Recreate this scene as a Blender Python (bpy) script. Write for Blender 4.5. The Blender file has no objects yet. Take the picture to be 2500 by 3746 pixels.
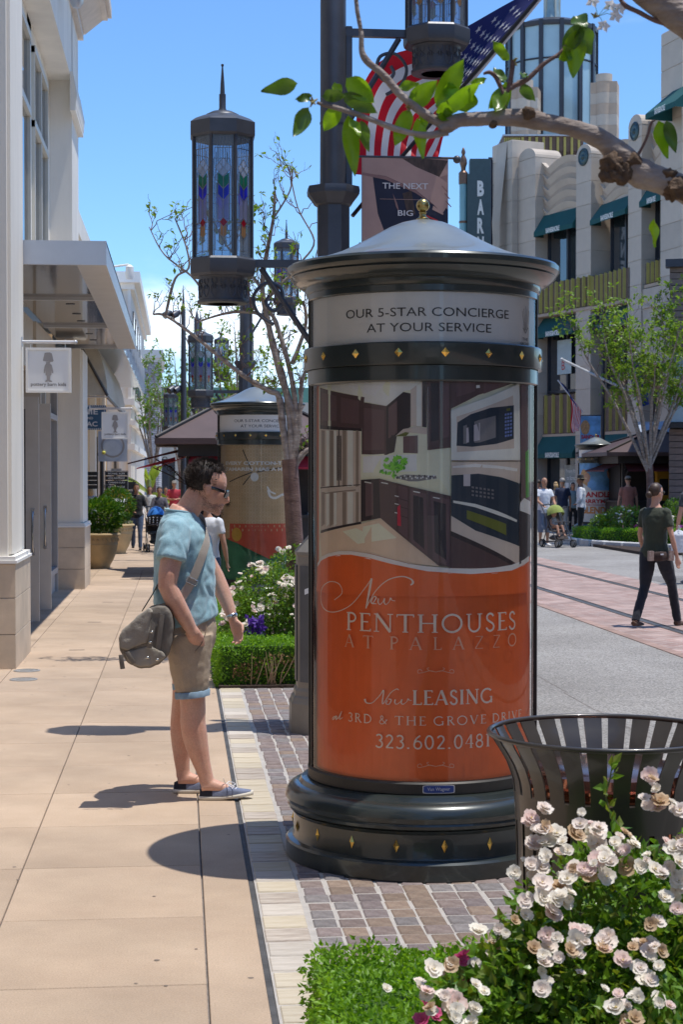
import bpy, bmesh, math, random
from mathutils import Vector, Matrix, noise
S = bpy.context.scene
COL = S.collection
rad = math.radians
PI = math.pi
# ---------------- camera ----------------
EYE = 1.68; YAW = 0.09488; PITCH = math.atan(128/6200)
cam_d = bpy.data.cameras.new('camera'); cam = bpy.data.objects.new('camera', cam_d); COL.objects.link(cam)
cam.location = (0, 0, EYE); cam.rotation_euler = (PI/2-PITCH, 0, -YAW)
cam_d.sensor_fit = 'VERTICAL'; cam_d.sensor_height = 36.0; cam_d.lens = 36*6200/3746
cam_d.clip_start = 0.1; cam_d.clip_end = 3000
cam_d.dof.use_dof = True; cam_d.dof.focus_distance = 9.0; cam_d.dof.aperture_fstop = 13
S.camera = cam
# ---------------- sky and sun ----------------
sun_dir = Vector((0.24, -0.045, 1)).normalized()
W = bpy.data.worlds.new('World'); S.world = W; W.use_nodes = True
nt = W.node_tree; N = nt.nodes; L = nt.links
for n in list(N): N.remove(n)
out = N.new('ShaderNodeOutputWorld'); bg = N.new('ShaderNodeBackground'); bg.inputs[1].default_value = 0.15
sky = N.new('ShaderNodeTexSky'); sky.sky_type = 'NISHITA'; sky.sun_disc = False
sky.sun_elevation = math.asin(sun_dir.z); sky.sun_rotation = math.atan2(sun_dir.x, sun_dir.y)
sky.air_density = 0.9; sky.dust_density = 0.0; sky.ozone_density = 5.0; sky.altitude = 50
tc = N.new('ShaderNodeTexCoord'); mp = N.new('ShaderNodeMapping'); mp.inputs['Scale'].default_value = (1.0, 1.0, 2.6)
mp.inputs['Location'].default_value = (-2.83, -0.78, -4.86)
nz = N.new('ShaderNodeTexNoise'); nz.inputs['Scale'].default_value = 3.4; nz.inputs['Detail'].default_value = 8; nz.inputs['Roughness'].default_value = 0.52
L.new(tc.outputs['Generated'], mp.inputs[0]); L.new(mp.outputs[0], nz.inputs['Vector'])
sep = N.new('ShaderNodeSeparateXYZ'); L.new(tc.outputs['Generated'], sep.inputs[0])
band = N.new('ShaderNodeMapRange'); band.inputs[1].default_value = 0.05; band.inputs[2].default_value = 0.24
band.inputs[3].default_value = 0.055; band.inputs[4].default_value = -0.06; L.new(sep.outputs[2], band.inputs[0])
add = N.new('ShaderNodeMath'); add.operation = 'ADD'; L.new(nz.outputs[0], add.inputs[0]); L.new(band.outputs[0], add.inputs[1])
cr = N.new('ShaderNodeMapRange'); cr.interpolation_type = 'SMOOTHSTEP'; cr.inputs[1].default_value = 0.56; cr.inputs[2].default_value = 0.70
cr.inputs[3].default_value = 0.0; cr.inputs[4].default_value = 0.7; L.new(add.outputs[0], cr.inputs[0])
gd = N.new('ShaderNodeMix'); gd.data_type = 'RGBA'; gd.blend_type = 'MULTIPLY'; gd.inputs[0].default_value = 1; L.new(sky.outputs[0], gd.inputs[6]); gd.inputs[7].default_value = (0.66, 0.84, 0.98, 1)
mx = N.new('ShaderNodeMix'); mx.data_type = 'RGBA'; L.new(cr.outputs[0], mx.inputs[0]); L.new(gd.outputs[2], mx.inputs[6])
mx.inputs[7].default_value = (7.4, 7.9, 8.6, 1)
L.new(mx.outputs[2], bg.inputs[0]); L.new(bg.outputs[0], out.inputs[0])
sd = bpy.data.lights.new('sun', 'SUN'); sun = bpy.data.objects.new('sun', sd); COL.objects.link(sun)
sd.energy = 3.1; sd.angle = rad(0.53); sd.color = (1.0, 0.955, 0.88)
sun.rotation_euler = sun_dir.to_track_quat('Z', 'Y').to_euler(); sun.location = (5, -5, 40)
S.view_settings.view_transform = 'Standard'; S.view_settings.look = 'None'; S.view_settings.gamma = 1; S.view_settings.exposure = 0.5
S.view_settings.use_curve_mapping = False
S.render.engine = 'CYCLES'

# ---------------- helpers ----------------
_cy, _sy = math.cos(YAW), math.sin(YAW)
def wc(xc, d, z=0.0):                       # sideways metres, metres ahead -> world
    return Vector((xc*_cy+d*_sy, d*_cy-xc*_sy, z))
def at(px, py, d):                          # measured bearing + distance -> world point
    x = (px-1250)/6200; t = (1873-py)/6200
    fz = math.cos(PITCH)+t*math.sin(PITCH); up = -math.sin(PITCH)+t*math.cos(PITCH)
    k = d/fz
    return wc(x*k, d, EYE+up*k)
def gnd(px, py, z=0.0):
    return at(px, py, _gd(py, z))
def _gd(py, z):
    t = (1873-py)/6200
    fz = math.cos(PITCH)+t*math.sin(PITCH); up = -math.sin(PITCH)+t*math.cos(PITCH)
    return (z-EYE)/up*fz

class MB:
    def __init__(s): s.v = []; s.f = []; s.m = []
    def add(s, vs, fs, m=0):
        o = len(s.v); s.v += [tuple(v) for v in vs]; s.f += [tuple(i+o for i in f) for f in fs]; s.m += [m]*len(fs)
    def merge(s, b, fn=None):
        s_o = len(s.v); s.v += [tuple(fn(Vector(v))) if fn else v for v in b.v]
        s.f += [tuple(i+s_o for i in f) for f in b.f]; s.m += b.m
    def box(s, x0, x1, y0, y1, z0, z1, m=0):
        s.add([(x0,y0,z0),(x1,y0,z0),(x1,y1,z0),(x0,y1,z0),(x0,y0,z1),(x1,y0,z1),(x1,y1,z1),(x0,y1,z1)],
              [(0,3,2,1),(4,5,6,7),(0,1,5,4),(1,2,6,5),(2,3,7,6),(3,0,4,7)], m)
    def cbox(s, x0, x1, y0, y1, z0, z1, c=0.01, m=0):   # box with chamfered top edges
        s.add([(x0,y0,z0),(x1,y0,z0),(x1,y1,z0),(x0,y1,z0),(x0,y0,z1-c),(x1,y0,z1-c),(x1,y1,z1-c),(x0,y1,z1-c),
               (x0+c,y0+c,z1),(x1-c,y0+c,z1),(x1-c,y1-c,z1),(x0+c,y1-c,z1)],
              [(0,3,2,1),(0,1,5,4),(1,2,6,5),(2,3,7,6),(3,0,4,7),(4,5,9,8),(5,6,10,9),(6,7,11,10),(7,4,8,11),(8,9,10,11)], m)
    def prism(s, poly, fn, a, b, m=0):      # poly 2D, fn(u,v,w)->3D, extruded w from a to b
        n = len(poly)
        vs = [fn(u, v, a) for u, v in poly]+[fn(u, v, b) for u, v in poly]
        s.add(vs, [tuple(range(n))[::-1], tuple(range(n, 2*n))]+[(i, (i+1) % n, n+(i+1) % n, n+i) for i in range(n)], m)
    def lathe(s, prof, n=32, c=(0, 0), a0=0, a1=2*PI, m=0, ph=0):
        full = abs(a1-a0-2*PI) < 1e-6; k = n if full else n+1; vs = []
        for r, z in prof:
            for i in range(k):
                a = a0+(a1-a0)*i/n+ph; vs.append((c[0]+r*math.cos(a), c[1]+r*math.sin(a), z))
        fs = []
        for j in range(len(prof)-1):
            for i in range(n):
                i2 = (i+1) % k; fs.append((j*k+i, j*k+i2, (j+1)*k+i2, (j+1)*k+i))
        s.add(vs, fs, m)
        if full:
            o = len(s.v)-len(vs)
            if prof[0][0] > 1e-4: s.f.append(tuple(o+i for i in range(k))[::-1]); s.m.append(m)
            if prof[-1][0] > 1e-4: s.f.append(tuple(o+(len(prof)-1)*k+i for i in range(k))); s.m.append(m)
    def tube(s, pts, r, n=8, m=0, cap=True, ref=None):
        pts = [Vector(p) for p in pts]; K = len(pts)
        if K < 2: return
        rr = r if isinstance(r, (list, tuple)) else [r]*K
        vs = []; u = None
        for i, p in enumerate(pts):
            t = (pts[min(i+1, K-1)]-pts[max(i-1, 0)])
            t = t.normalized() if t.length > 1e-9 else Vector((0, 0, 1))
            if ref is not None: u = Vector(ref)-t*Vector(ref).dot(t)
            elif u is None: u = t.orthogonal()
            else: u = u-t*u.dot(t)
            if u.length < 1e-6: u = t.orthogonal()
            u.normalize(); w = t.cross(u)
            a, b = rr[i] if isinstance(rr[i], (tuple, list)) else (rr[i], rr[i])
            for k in range(n):
                an = 2*PI*k/n; vs.append(p+u*(a*math.cos(an))+w*(b*math.sin(an)))
        fs = [(i*n+k, i*n+(k+1) % n, (i+1)*n+(k+1) % n, (i+1)*n+k) for i in range(K-1) for k in range(n)]
        if cap: fs += [tuple(range(n))[::-1], tuple(range((K-1)*n, K*n))]
        s.add(vs, fs, m)
    def ball(s, c, r, n=12, m=0, rot=None):
        rx, ry, rz = r if isinstance(r, (tuple, list)) else (r, r, r)
        vs = []; c = Vector(c)
        h = n//2
        for j in range(1, h):
            th = PI*j/h
            for i in range(n):
                ph = 2*PI*i/n; vs.append(Vector((rx*math.sin(th)*math.cos(ph), ry*math.sin(th)*math.sin(ph), rz*math.cos(th))))
        vs += [Vector((0, 0, rz)), Vector((0, 0, -rz))]
        if rot is not None: vs = [rot @ v for v in vs]
        fs = [(j*n+i, (j+1)*n+i, (j+1)*n+(i+1) % n, j*n+(i+1) % n) for j in range(h-2) for i in range(n)]
        t = len(vs)-2
        fs += [(t, i, (i+1) % n) for i in range(n)]+[(t+1, (h-2)*n+(i+1) % n, (h-2)*n+i) for i in range(n)]
        s.add([c+v for v in vs], fs, m)
    def mesh(s, name, mats=(), smooth=0):
        me = bpy.data.meshes.new(name); me.from_pydata(s.v, [], s.f)
        for mt in (mats if isinstance(mats, (list, tuple)) else [mats]): me.materials.append(mt)
        if any(s.m): me.polygons.foreach_set('material_index', s.m)
        if smooth:
            me.polygons.foreach_set('use_smooth', [True]*len(me.polygons))
            if smooth < 180: me.set_sharp_from_angle(angle=rad(smooth))
        me.update(); return me
    def wbuild(s, name, mats, parent, smooth=0, label=None, kind=None):      # built in world metres, hung under an unrotated root
        o = parent.matrix_world.translation if False else (parent.location if not parent.parent else parent.parent.location)
        s.v = [(v[0]-o[0], v[1]-o[1], v[2]-o[2]) for v in s.v]
        return link(name, s.mesh(name, mats, smooth), parent, label, None, kind)
    def build(s, name, mats, parent=None, smooth=0, label=None, loc=None, kind=None):
        return link(name, s.mesh(name, mats, smooth), parent, label, loc, kind)

def link(name, me, parent=None, label=None, loc=None, kind=None, rz=0):
    o = bpy.data.objects.new(name, me); COL.objects.link(o)
    if parent: o.parent = parent
    if loc is not None: o.location = loc
    if rz: o.rotation_euler = (0, 0, rz)
    if label: o['label'] = label
    if kind: o['kind'] = kind
    return o
def tag(o, label, cat, group=None):
    o['label'] = label; o['category'] = cat
    if group: o['group'] = group
    return o
def thing(name, label, cat, loc=(0, 0, 0), rz=0, group=None):
    o = bpy.data.objects.new(name, None); COL.objects.link(o); o.location = loc; o.rotation_euler = (0, 0, rz)
    o.empty_display_size = 0.1
    return tag(o, label, cat, group)
def kids(o): return [c for c in bpy.data.objects if c.parent == o]
def dup(root, loc, rz=None, label=None, group=None, scale=None):
    r = root.copy(); COL.objects.link(r); r.location = loc
    if rz is not None: r.rotation_euler = (0, 0, rz)
    if label: r['label'] = label
    if group: r['group'] = group
    if scale: r.scale = scale
    for ch in kids(root):
        c = ch.copy(); COL.objects.link(c); c.parent = r
        for g in kids(ch):
            d = g.copy(); COL.objects.link(d); d.parent = c
    return r

# ---------------- materials ----------------
MC = {}
def mat(name, col, rough=0.6, metal=0.0, leafy=False, var=0.12, vs=6.0, bump=0.0, bs=60.0, col2=None, spec=0.5, coat=0.0, trans=0.0, streak=None, obvar=0.0, sheen=0.0):
    if name in MC: return MC[name]
    m = bpy.data.materials.new(name); m.use_nodes = True; t = m.node_tree; b = t.nodes['Principled BSDF']
    b.inputs['Roughness'].default_value = rough; b.inputs['Metallic'].default_value = metal
    b.inputs['Specular IOR Level'].default_value = spec; b.inputs['Coat Weight'].default_value = coat; b.inputs['Coat Roughness'].default_value = 0.05
    if sheen: b.inputs['Sheen Weight'].default_value = sheen
    co = t.nodes.new('ShaderNodeTexCoord'); last = None
    vec = co.outputs['Object']
    if streak:
        mpn = t.nodes.new('ShaderNodeMapping'); mpn.inputs['Scale'].default_value = streak; t.links.new(vec, mpn.inputs[0]); vec = mpn.outputs[0]
    if var > 0:
        nn = t.nodes.new('ShaderNodeTexNoise'); nn.inputs['Scale'].default_value = vs; nn.inputs['Detail'].default_value = 6; nn.inputs['Roughness'].default_value = 0.6
        t.links.new(vec, nn.inputs['Vector'])
        mr = t.nodes.new('ShaderNodeMapRange'); mr.inputs[1].default_value = 0.3; mr.inputs[2].default_value = 0.7; t.links.new(nn.outputs[0], mr.inputs[0])
        mi = t.nodes.new('ShaderNodeMix'); mi.data_type = 'RGBA'; t.links.new(mr.outputs[0], mi.inputs[0])
        c2 = col2 or tuple(min(1, c*(1+var)) for c in col); c1 = col if col2 else tuple(c*(1-var) for c in col)
        mi.inputs[6].default_value = (*c1, 1); mi.inputs[7].default_value = (*c2, 1); last = mi.outputs[2]
    if obvar > 0:
        oi = t.nodes.new('ShaderNodeObjectInfo'); hv = t.nodes.new('ShaderNodeHueSaturation')
        m1 = t.nodes.new('ShaderNodeMapRange'); m1.inputs[3].default_value = 1-obvar; m1.inputs[4].default_value = 1+obvar
        t.links.new(oi.outputs['Random'], m1.inputs[0]); t.links.new(m1.outputs[0], hv.inputs['Value'])
        if last: t.links.new(last, hv.inputs['Color'])
        else: hv.inputs['Color'].default_value = (*col, 1)
        last = hv.outputs[0]
    if last: t.links.new(last, b.inputs['Base Color'])
    else: b.inputs['Base Color'].default_value = (*col, 1)
    if bump > 0:
        n2 = t.nodes.new('ShaderNodeTexNoise'); n2.inputs['Scale'].default_value = bs; n2.inputs['Detail'].default_value = 4
        t.links.new(vec, n2.inputs['Vector']); bp = t.nodes.new('ShaderNodeBump'); bp.inputs['Strength'].default_value = bump; bp.inputs['Distance'].default_value = 0.01
        t.links.new(n2.outputs[0], bp.inputs['Height']); t.links.new(bp.outputs[0], b.inputs['Normal'])
    if trans > 0:
        tr = t.nodes.new('ShaderNodeBsdfTranslucent'); ms = t.nodes.new('ShaderNodeMixShader'); ms.inputs[0].default_value = trans
        o = t.nodes['Material Output']; t.links.new(b.outputs[0], ms.inputs[1]); t.links.new(tr.outputs[0], ms.inputs[2]); t.links.new(ms.outputs[0], o.inputs[0])
        if last:
            g = t.nodes.new('ShaderNodeMix'); g.data_type = 'RGBA'; g.blend_type = 'MULTIPLY'; g.inputs[0].default_value = 1
            t.links.new(last, g.inputs[6]); g.inputs[7].default_value = (1.7, 1.6, 0.6, 1) if leafy else (1, 1, 1, 1); t.links.new(g.outputs[2], tr.inputs[0])
        else: tr.inputs[0].default_value = (*col, 1)
    MC[name] = m; return m
def flat(name, col, rough=0.5, coat=0.0, spec=0.5): return mat(name, col, rough, var=0, coat=coat, spec=spec)
def thin_glass(name, tint=(0.95, 0.97, 0.98), refl=1.0, rough=0.0):
    if name in MC: return MC[name]
    m = bpy.data.materials.new(name); m.use_nodes = True; t = m.node_tree; t.nodes.remove(t.nodes['Principled BSDF'])
    o = t.nodes['Material Output']; a = t.nodes.new('ShaderNodeBsdfTransparent'); a.inputs[0].default_value = (*tint, 1)
    g = t.nodes.new('ShaderNodeBsdfGlossy'); g.inputs['Roughness'].default_value = rough; f = t.nodes.new('ShaderNodeFresnel'); f.inputs[0].default_value = 1.5
    k = t.nodes.new('ShaderNodeMath'); k.operation = 'MULTIPLY'; k.inputs[1].default_value = refl; k.use_clamp = True
    ms = t.nodes.new('ShaderNodeMixShader'); t.links.new(f.outputs[0], k.inputs[0]); t.links.new(k.outputs[0], ms.inputs[0])
    t.links.new(a.outputs[0], ms.inputs[1]); t.links.new(g.outputs[0], ms.inputs[2]); t.links.new(ms.outputs[0], o.inputs[0])
    MC[name] = m; return m

# ---------------- lettering ----------------
_tc = {}
def _text_geo(s, off=0.0):
    k = (s, off)
    if k in _tc: return _tc[k]
    cu = bpy.data.curves.new('lettering', 'FONT'); cu.body = s; cu.size = 1; cu.offset = off; cu.resolution_u = 3
    ob = bpy.data.objects.new('lettering', cu); COL.objects.link(ob)
    dg = bpy.context.evaluated_depsgraph_get(); me = bpy.data.meshes.new_from_object(ob.evaluated_get(dg))
    vs = [tuple(v.co) for v in me.vertices]; fs = [tuple(p.vertices) for p in me.polygons]
    bpy.data.objects.remove(ob); bpy.data.meshes.remove(me)
    x0 = min(v[0] for v in vs); x1 = max(v[0] for v in vs); y0 = min(v[1] for v in vs); y1 = max(v[1] for v in vs)
    _tc[k] = (vs, fs, x0, x1, y0, y1); return _tc[k]
def text(mb, s, x0, x1, z0, z1, y=0.0, m=0, off=0.0, fn=None):
    """sans lettering fitted into the rectangle x0..x1, z0..z1 on the plane y"""
    vs, fs, a, b, c, d = _text_geo(s, off)
    out = []
    for v in vs:
        p = (x0+(v[0]-a)/(b-a)*(x1-x0), y, z0+(v[1]-c)/(d-c)*(z1-z0))
        out.append(fn(*p) if fn else p)
    mb.add(out, fs, m)
# ================= ground =================
rnd = random.Random(11)
asphalt = mat('asphalt_grey', (0.245, 0.228, 0.208), 0.9, var=0.28, vs=.55, bump=0.9, bs=140, col2=(0.36, 0.34, 0.315))
def speckle(m, dark, light, sc=220.0, amt=0.35):
    t = m.node_tree; b = t.nodes['Principled BSDF']; src = b.inputs['Base Color'].links[0].from_socket
    co = [n for n in t.nodes if n.type == 'TEX_COORD'][0]
    n = t.nodes.new('ShaderNodeTexNoise'); n.inputs['Scale'].default_value = sc; n.inputs['Detail'].default_value = 3; t.links.new(co.outputs['Object'], n.inputs['Vector'])
    r = t.nodes.new('ShaderNodeMapRange'); r.inputs[1].default_value = 0.36; r.inputs[2].default_value = 0.64; r.inputs[3].default_value = dark; r.inputs[4].default_value = light
    t.links.new(n.outputs[0], r.inputs[0]); h = t.nodes.new('ShaderNodeHueSaturation'); t.links.new(r.outputs[0], h.inputs['Value']); t.links.new(src, h.inputs['Color']); t.links.new(h.outputs[0], b.inputs['Base Color'])
    return m
speckle(asphalt, 0.62, 1.35, 60)
slab_m = speckle(mat('sand_concrete', (0.44, 0.325, 0.232), 0.85, var=0.1, vs=1.7, bump=0.35, bs=230, col2=(0.53, 0.405, 0.295), obvar=0.085), 0.9, 1.08, 150)
joint_m = mat('joint_mortar_dark', (0.20, 0.175, 0.16), 0.95, var=0.3, vs=20)
mortar_m = mat('pale_mortar', (0.43, 0.405, 0.38), 0.95, var=0.12, vs=14, bump=0.5, bs=120)
b = MB(); b.box(-400, 400, -160, 1200, -0.5, -0.03); b.build('ground', asphalt, kind='structure')
# road sheets (mall street, flush with the pavements)
b = MB(); b.box(1.95, 4.66, -8, 110, -0.03, -0.006); b.box(7.49, 12.6, -8, 110, -0.03, -0.006)
b.build('road', asphalt, kind='structure')
# brick tram lane with rails
lane_m = bpy.data.materials.new('brick_paving'); lane_m.use_nodes = True
t = lane_m.node_tree; bb = t.nodes['Principled BSDF']; bb.inputs['Roughness'].default_value = 0.85
co = t.nodes.new('ShaderNodeTexCoord'); br = t.nodes.new('ShaderNodeTexBrick'); br.inputs['Scale'].default_value = 1.0
br.inputs['Brick Width'].default_value = 0.21; br.inputs['Row Height'].default_value = 0.11; br.inputs['Mortar Size'].default_value = 0.006
br.inputs['Color1'].default_value = (0.30, 0.19, 0.16, 1); br.inputs['Color2'].default_value = (0.38, 0.27, 0.235, 1); br.inputs['Mortar'].default_value = (0.42, 0.36, 0.32, 1)
mp = t.nodes.new('ShaderNodeMapping'); mp.inputs['Rotation'].default_value = (0, 0, rad(-45)); t.links.new(co.outputs['Object'], mp.inputs[0]); t.links.new(mp.outputs[0], br.inputs['Vector'])
nn = t.nodes.new('ShaderNodeTexNoise'); nn.inputs['Scale'].default_value = 2.2; nn.inputs['Detail'].default_value = 7; t.links.new(co.outputs['Object'], nn.inputs['Vector'])
hs = t.nodes.new('ShaderNodeHueSaturation'); mr = t.nodes.new('ShaderNodeMapRange'); mr.inputs[1].default_value = .3; mr.inputs[2].default_value = .7; mr.inputs[3].default_value = 0.75; mr.inputs[4].default_value = 1.3
t.links.new(nn.outputs[0], mr.inputs[0]); t.links.new(mr.outputs[0], hs.inputs['Value']); t.links.new(br.outputs[0], hs.inputs['Color']); t.links.new(hs.outputs[0], bb.inputs['Base Color'])
bp = t.nodes.new('ShaderNodeBump'); bp.inputs['Distance'].default_value = 0.004; bp.inputs['Strength'].default_value = 0.8; bp.invert = True; t.links.new(br.outputs['Fac'], bp.inputs['Height']); t.links.new(bp.outputs[0], bb.inputs['Normal'])
lane = MB(); lane.box(4.66, 7.49, -8, 110, -0.03, -0.002); lane = lane.build('brick_road', lane_m, kind='structure')
edge_m = mat('edge_brick', (0.33, 0.22, 0.18), 0.85, var=0.2, vs=3, bump=.3, obvar=0.16)
me = MB(); me.cbox(-0.055, 0.055, -0.105, 0.105, -0.02, 0.003, 0.003); me = me.mesh('brick', edge_m)
for i in range(150):
    y = 13.2+i*0.218
    link('brick', me, lane, loc=(4.66+0.056, y, 0))
steel = mat('worn_steel', (0.22, 0.215, 0.21), 0.4, 0.8, var=.3, vs=9)
slot = mat('rail_groove', (0.03, 0.028, 0.027), 0.9, var=0.2)
for x in (5.38, 6.815):
    r = thing('tram_rail', 'nearer grooved steel tram rail set in the brick lane' if x < 6 else 'farther grooved steel tram rail set in the brick lane', 'rail', (x, 0, 0), group='tram rails in the brick lane')
    b = MB(); b.box(-0.035, 0.035, -8, 110, -0.02, 0.006); b.build('rail_head', steel, r)
    b = MB(); b.box(0.035, 0.10, -8, 110, -0.02, 0.0015); b.build('groove', slot, r)
# sidewalk of sand-coloured slabs: each slab a piece
side = MB(); side.box(-4.2, 0.285, -6, 31, -0.028, -0.012); side = side.build('sidewalk', joint_m, kind='structure')
far = MB(); far.box(-4.2, 0.285, 31, 110, -0.03, 0.0); far.build('far_pavement', slab_m, kind='structure')
# faint large stains on the slabs
t = slab_m.node_tree; _b = t.nodes['Principled BSDF']; _s = _b.inputs['Base Color'].links[0].from_socket; _g = t.nodes.new('ShaderNodeNewGeometry'); _n = t.nodes.new('ShaderNodeTexNoise'); _n.inputs['Scale'].default_value = .8; _n.inputs['Detail'].default_value = 9; _n.inputs['Roughness'].default_value = .62; t.links.new(_g.outputs['Position'], _n.inputs['Vector'])
_r = t.nodes.new('ShaderNodeMapRange'); _r.inputs[1].default_value = .35; _r.inputs[2].default_value = .62; _r.inputs[3].default_value = .84; _r.inputs[4].default_value = 1.06; t.links.new(_n.outputs[0], _r.inputs[0]); _h = t.nodes.new('ShaderNodeHueSaturation'); t.links.new(_r.outputs[0], _h.inputs['Value']); t.links.new(_s, _h.inputs['Color']); t.links.new(_h.outputs[0], _b.inputs['Base Color'])
cols = [(-1.47, -0.68), (-0.675, 0.083), (0.090, 0.278)]
cut = {}
rows = []; y = 1.3
while y < 31: rows.append(y); y += 0.866
for i in range(-3, 34):
    y0 = 4.74+0.866*(i)+0.0
    if y0 > 31: break
    for c, (x0, x1) in enumerate([(-2.9, -2.2), (-2.195, -1.475)]+cols):
        if c == 4:
            if i % 4: continue
            ya, yb = y0+0.2, y0+0.2+0.866*4
        else: ya, yb = y0, y0+0.866
        yb = min(yb, 31)
        if c < 2 and (ya > 27 or ya < 13): pass
        w = x1-x0; h = yb-ya-0.007
        key = (round(w, 3), round(h, 3))
        if key not in cut:
            q = MB(); q.cbox(0, w, 0, h, -0.02, 0.0, 0.0025); cut[key] = q.mesh('paving_slab', slab_m)
        link('paving_slab', cut[key], side, loc=(x0, ya, rnd.uniform(-0.0008, 0.0008)))
# dark expansion joint
b = MB(); b.box(0.279, 0.300, -6, 60, -0.02, -0.004); b.build('expansion_joint', mat('black_sealant', (0.07, 0.07, 0.072), 0.7, var=.35, vs=8, bump=.4, bs=40), side)
# border of pale yellow stones + cobble setts, in pale mortar
verge = MB(); verge.box(0.301, 1.93, -6, 110, -0.028, 0.0012); verge = verge.build('cobbled_pavement', mortar_m, kind='structure')
bst = [mat('border_stone_%d' % i, c, 0.85, var=0.3, vs=14, bump=.5, bs=50, col2=d, streak=(0.35, 2.2, 1), obvar=.1) for i, (c, d) in enumerate(
    [((0.42, 0.35, 0.25), (0.62, 0.56, 0.45)), ((0.40, 0.355, 0.30), (0.60, 0.55, 0.49)), ((0.24, 0.19, 0.155), (0.58, 0.52, 0.45)), ((0.44, 0.37, 0.26), (0.58, 0.52, 0.42))])]
bm_ = []
for m in bst:
    for k in range(2):
        q = MB(); j = lambda: rnd.uniform(-0.003, 0.003)
        q.cbox(j(), 0.165+j(), j(), 0.166+j()+0.006*k, -0.02, 0.0065, 0.006); bm_.append(q.mesh('border_stone', m))
y = 2.6
while y < 13.4:
    link('border_stone', rnd.choice(bm_), verge, loc=(0.306, y, rnd.uniform(-0.003, 0.001))); y += 0.183
sett_m = [mat('sett_%d' % i, c, 0.8, var=0.35, vs=22, bump=.6, bs=70, col2=d, obvar=.18) for i, (c, d) in enumerate(
    [((0.15, 0.11, 0.10), (0.265, 0.215, 0.20)), ((0.15, 0.115, 0.11), (0.27, 0.22, 0.21)), ((0.135, 0.105, 0.105), (0.235, 0.20, 0.20)), ((0.17, 0.12, 0.095), (0.29, 0.22, 0.17)), ((0.145, 0.13, 0.13), (0.255, 0.235, 0.235))])]
setts = []
for mi_, m in enumerate(sett_m):
    for k in range(3):
        q = MB(); j = lambda: rnd.uniform(-0.005, 0.005)
        x0, x1, y0, y1 = j(), 0.092+j(), j(), 0.108+j(); c = 0.007
        q.add([(x0+j()/2, y0+j()/2, -0.02), (x1, y0, -0.02), (x1, y1, -0.02), (x0, y1, -0.02), (x0+j()/3, y0+j()/3, .001), (x1+j()/3, y0+j()/3, .001), (x1+j()/3, y1+j()/3, .001), (x0+j()/3, y1+j()/3, .001),
               (x0+c, y0+c, .006), (x1-c, y0+c, .006), (x1-c, y1-c, .006), (x0+c, y1-c, .006)],
              [(0,1,5,4),(1,2,6,5),(2,3,7,6),(3,0,4,7),(4,5,9,8),(5,6,10,9),(6,7,11,10),(7,4,8,11),(8,9,10,11)])
        setts.append((mi_, q))
sett_me = [q.mesh('sett', sett_m[mi_]) for mi_, q in setts]
pos = []
iy = 0; y = 4.9
while y < 14.6:
    for ix in range(14):
        x = 0.492+ix*0.1035+rnd.uniform(-.002, .002)
        if math.hypot(x+.045-1.078, y+.055-7.5) < 0.55: continue
        if y > 13.3 and x < 1.8: continue
        pos.append((x, y+rnd.uniform(-.003, .003)+ix*0.0008, rnd.uniform(-0.0015, 0.0015)))
    y += 0.1235
vis = [p for p in pos if not (p[0] > 1.62 and p[1] > 7.0) and not (p[1] > 8.2 and p[0] > 0.62+0.0*p[1] and p[1] < 13.3 and p[0]/p[1] > 0.135)]
vis.sort(key=lambda p: p[1]); near = vis[:298]; nset = set(near)
for p in near: link('sett', rnd.choice(sett_me), verge, loc=p)
q = MB()
for p in pos:
    if p in nset: continue
    mi_, s_ = rnd.choice(setts); o = len(q.v); q.v += [(v[0]+p[0], v[1]+p[1], v[2]+p[2]) for v in s_.v]; q.f += [tuple(i+o for i in f) for f in s_.f]; q.m += [mi_]*len(s_.f)
q.build('sett_field', sett_m, verge, kind='stuff')
# kerb flush stones
km = mat('kerb_granite', (0.42, 0.41, 0.40), 0.8, var=.15, vs=12, bump=.3)
me = MB(); me.cbox(0, 0.12, 0, 0.89, -0.03, 0.008, 0.006); me = me.mesh('kerb_stone', km)
for i in range(22): link('kerb_stone', me, verge, loc=(1.93, 3.5+i*0.9, 0))
# round recessed covers near the first pilaster
for (x, y, s_) in ((-1.33, 14.85, 'farther'), (-1.30, 14.2, 'nearer')):
    r = thing('floor_light', '%s round grey in-ground light cover beside the stone pilaster' % s_, 'light cover', (x, y, 0), group='in-ground lights by the pilaster')
    b = MB(); b.lathe([(0.115, 0.0), (0.115, .006), (0.095, .009), (0.095, .005), (0.0, .005)], 28); b.build('ring', mat('brushed_ring', (.45, .45, .44), .45, .6), r, 40)
    b = MB(); b.lathe([(0.06, 0.0), (0.058, .0065), (0.0, .0075)], 20); b.build('lens', mat('ring_lens', (.25, .27, .28), .2, .1), r, 40)

for i, (px, py) in enumerate(((395, 2203), (345, 2276), (280, 2378), (455, 2120))):
    g = gnd(px, py); b = MB(); b.box(-.075, .075, -.02, .02, -.002, .0012); link('drain_slot', b.mesh('drain_slot', mat('drain_black', (.05, .045, .04), .8)), side, loc=(g.x, g.y, 0))
rn_ = random.Random(77); gum = mat('gum_spot', (.20, .16, .13), .9, var=.2); b = MB()
for i in range(150):
    x, y, r_ = rn_.uniform(-1.45, .25), rn_.uniform(3.2, 24)**1.0, rn_.uniform(.004, .011); b.add([(x+r_*math.cos(a)*(1+.2*math.sin(3*a)), y+r_*math.sin(a), .0012) for a in [k*PI/4 for k in range(8)]], [tuple(range(8))])
b.build('gum_spots', gum, side, kind='stuff')

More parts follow.
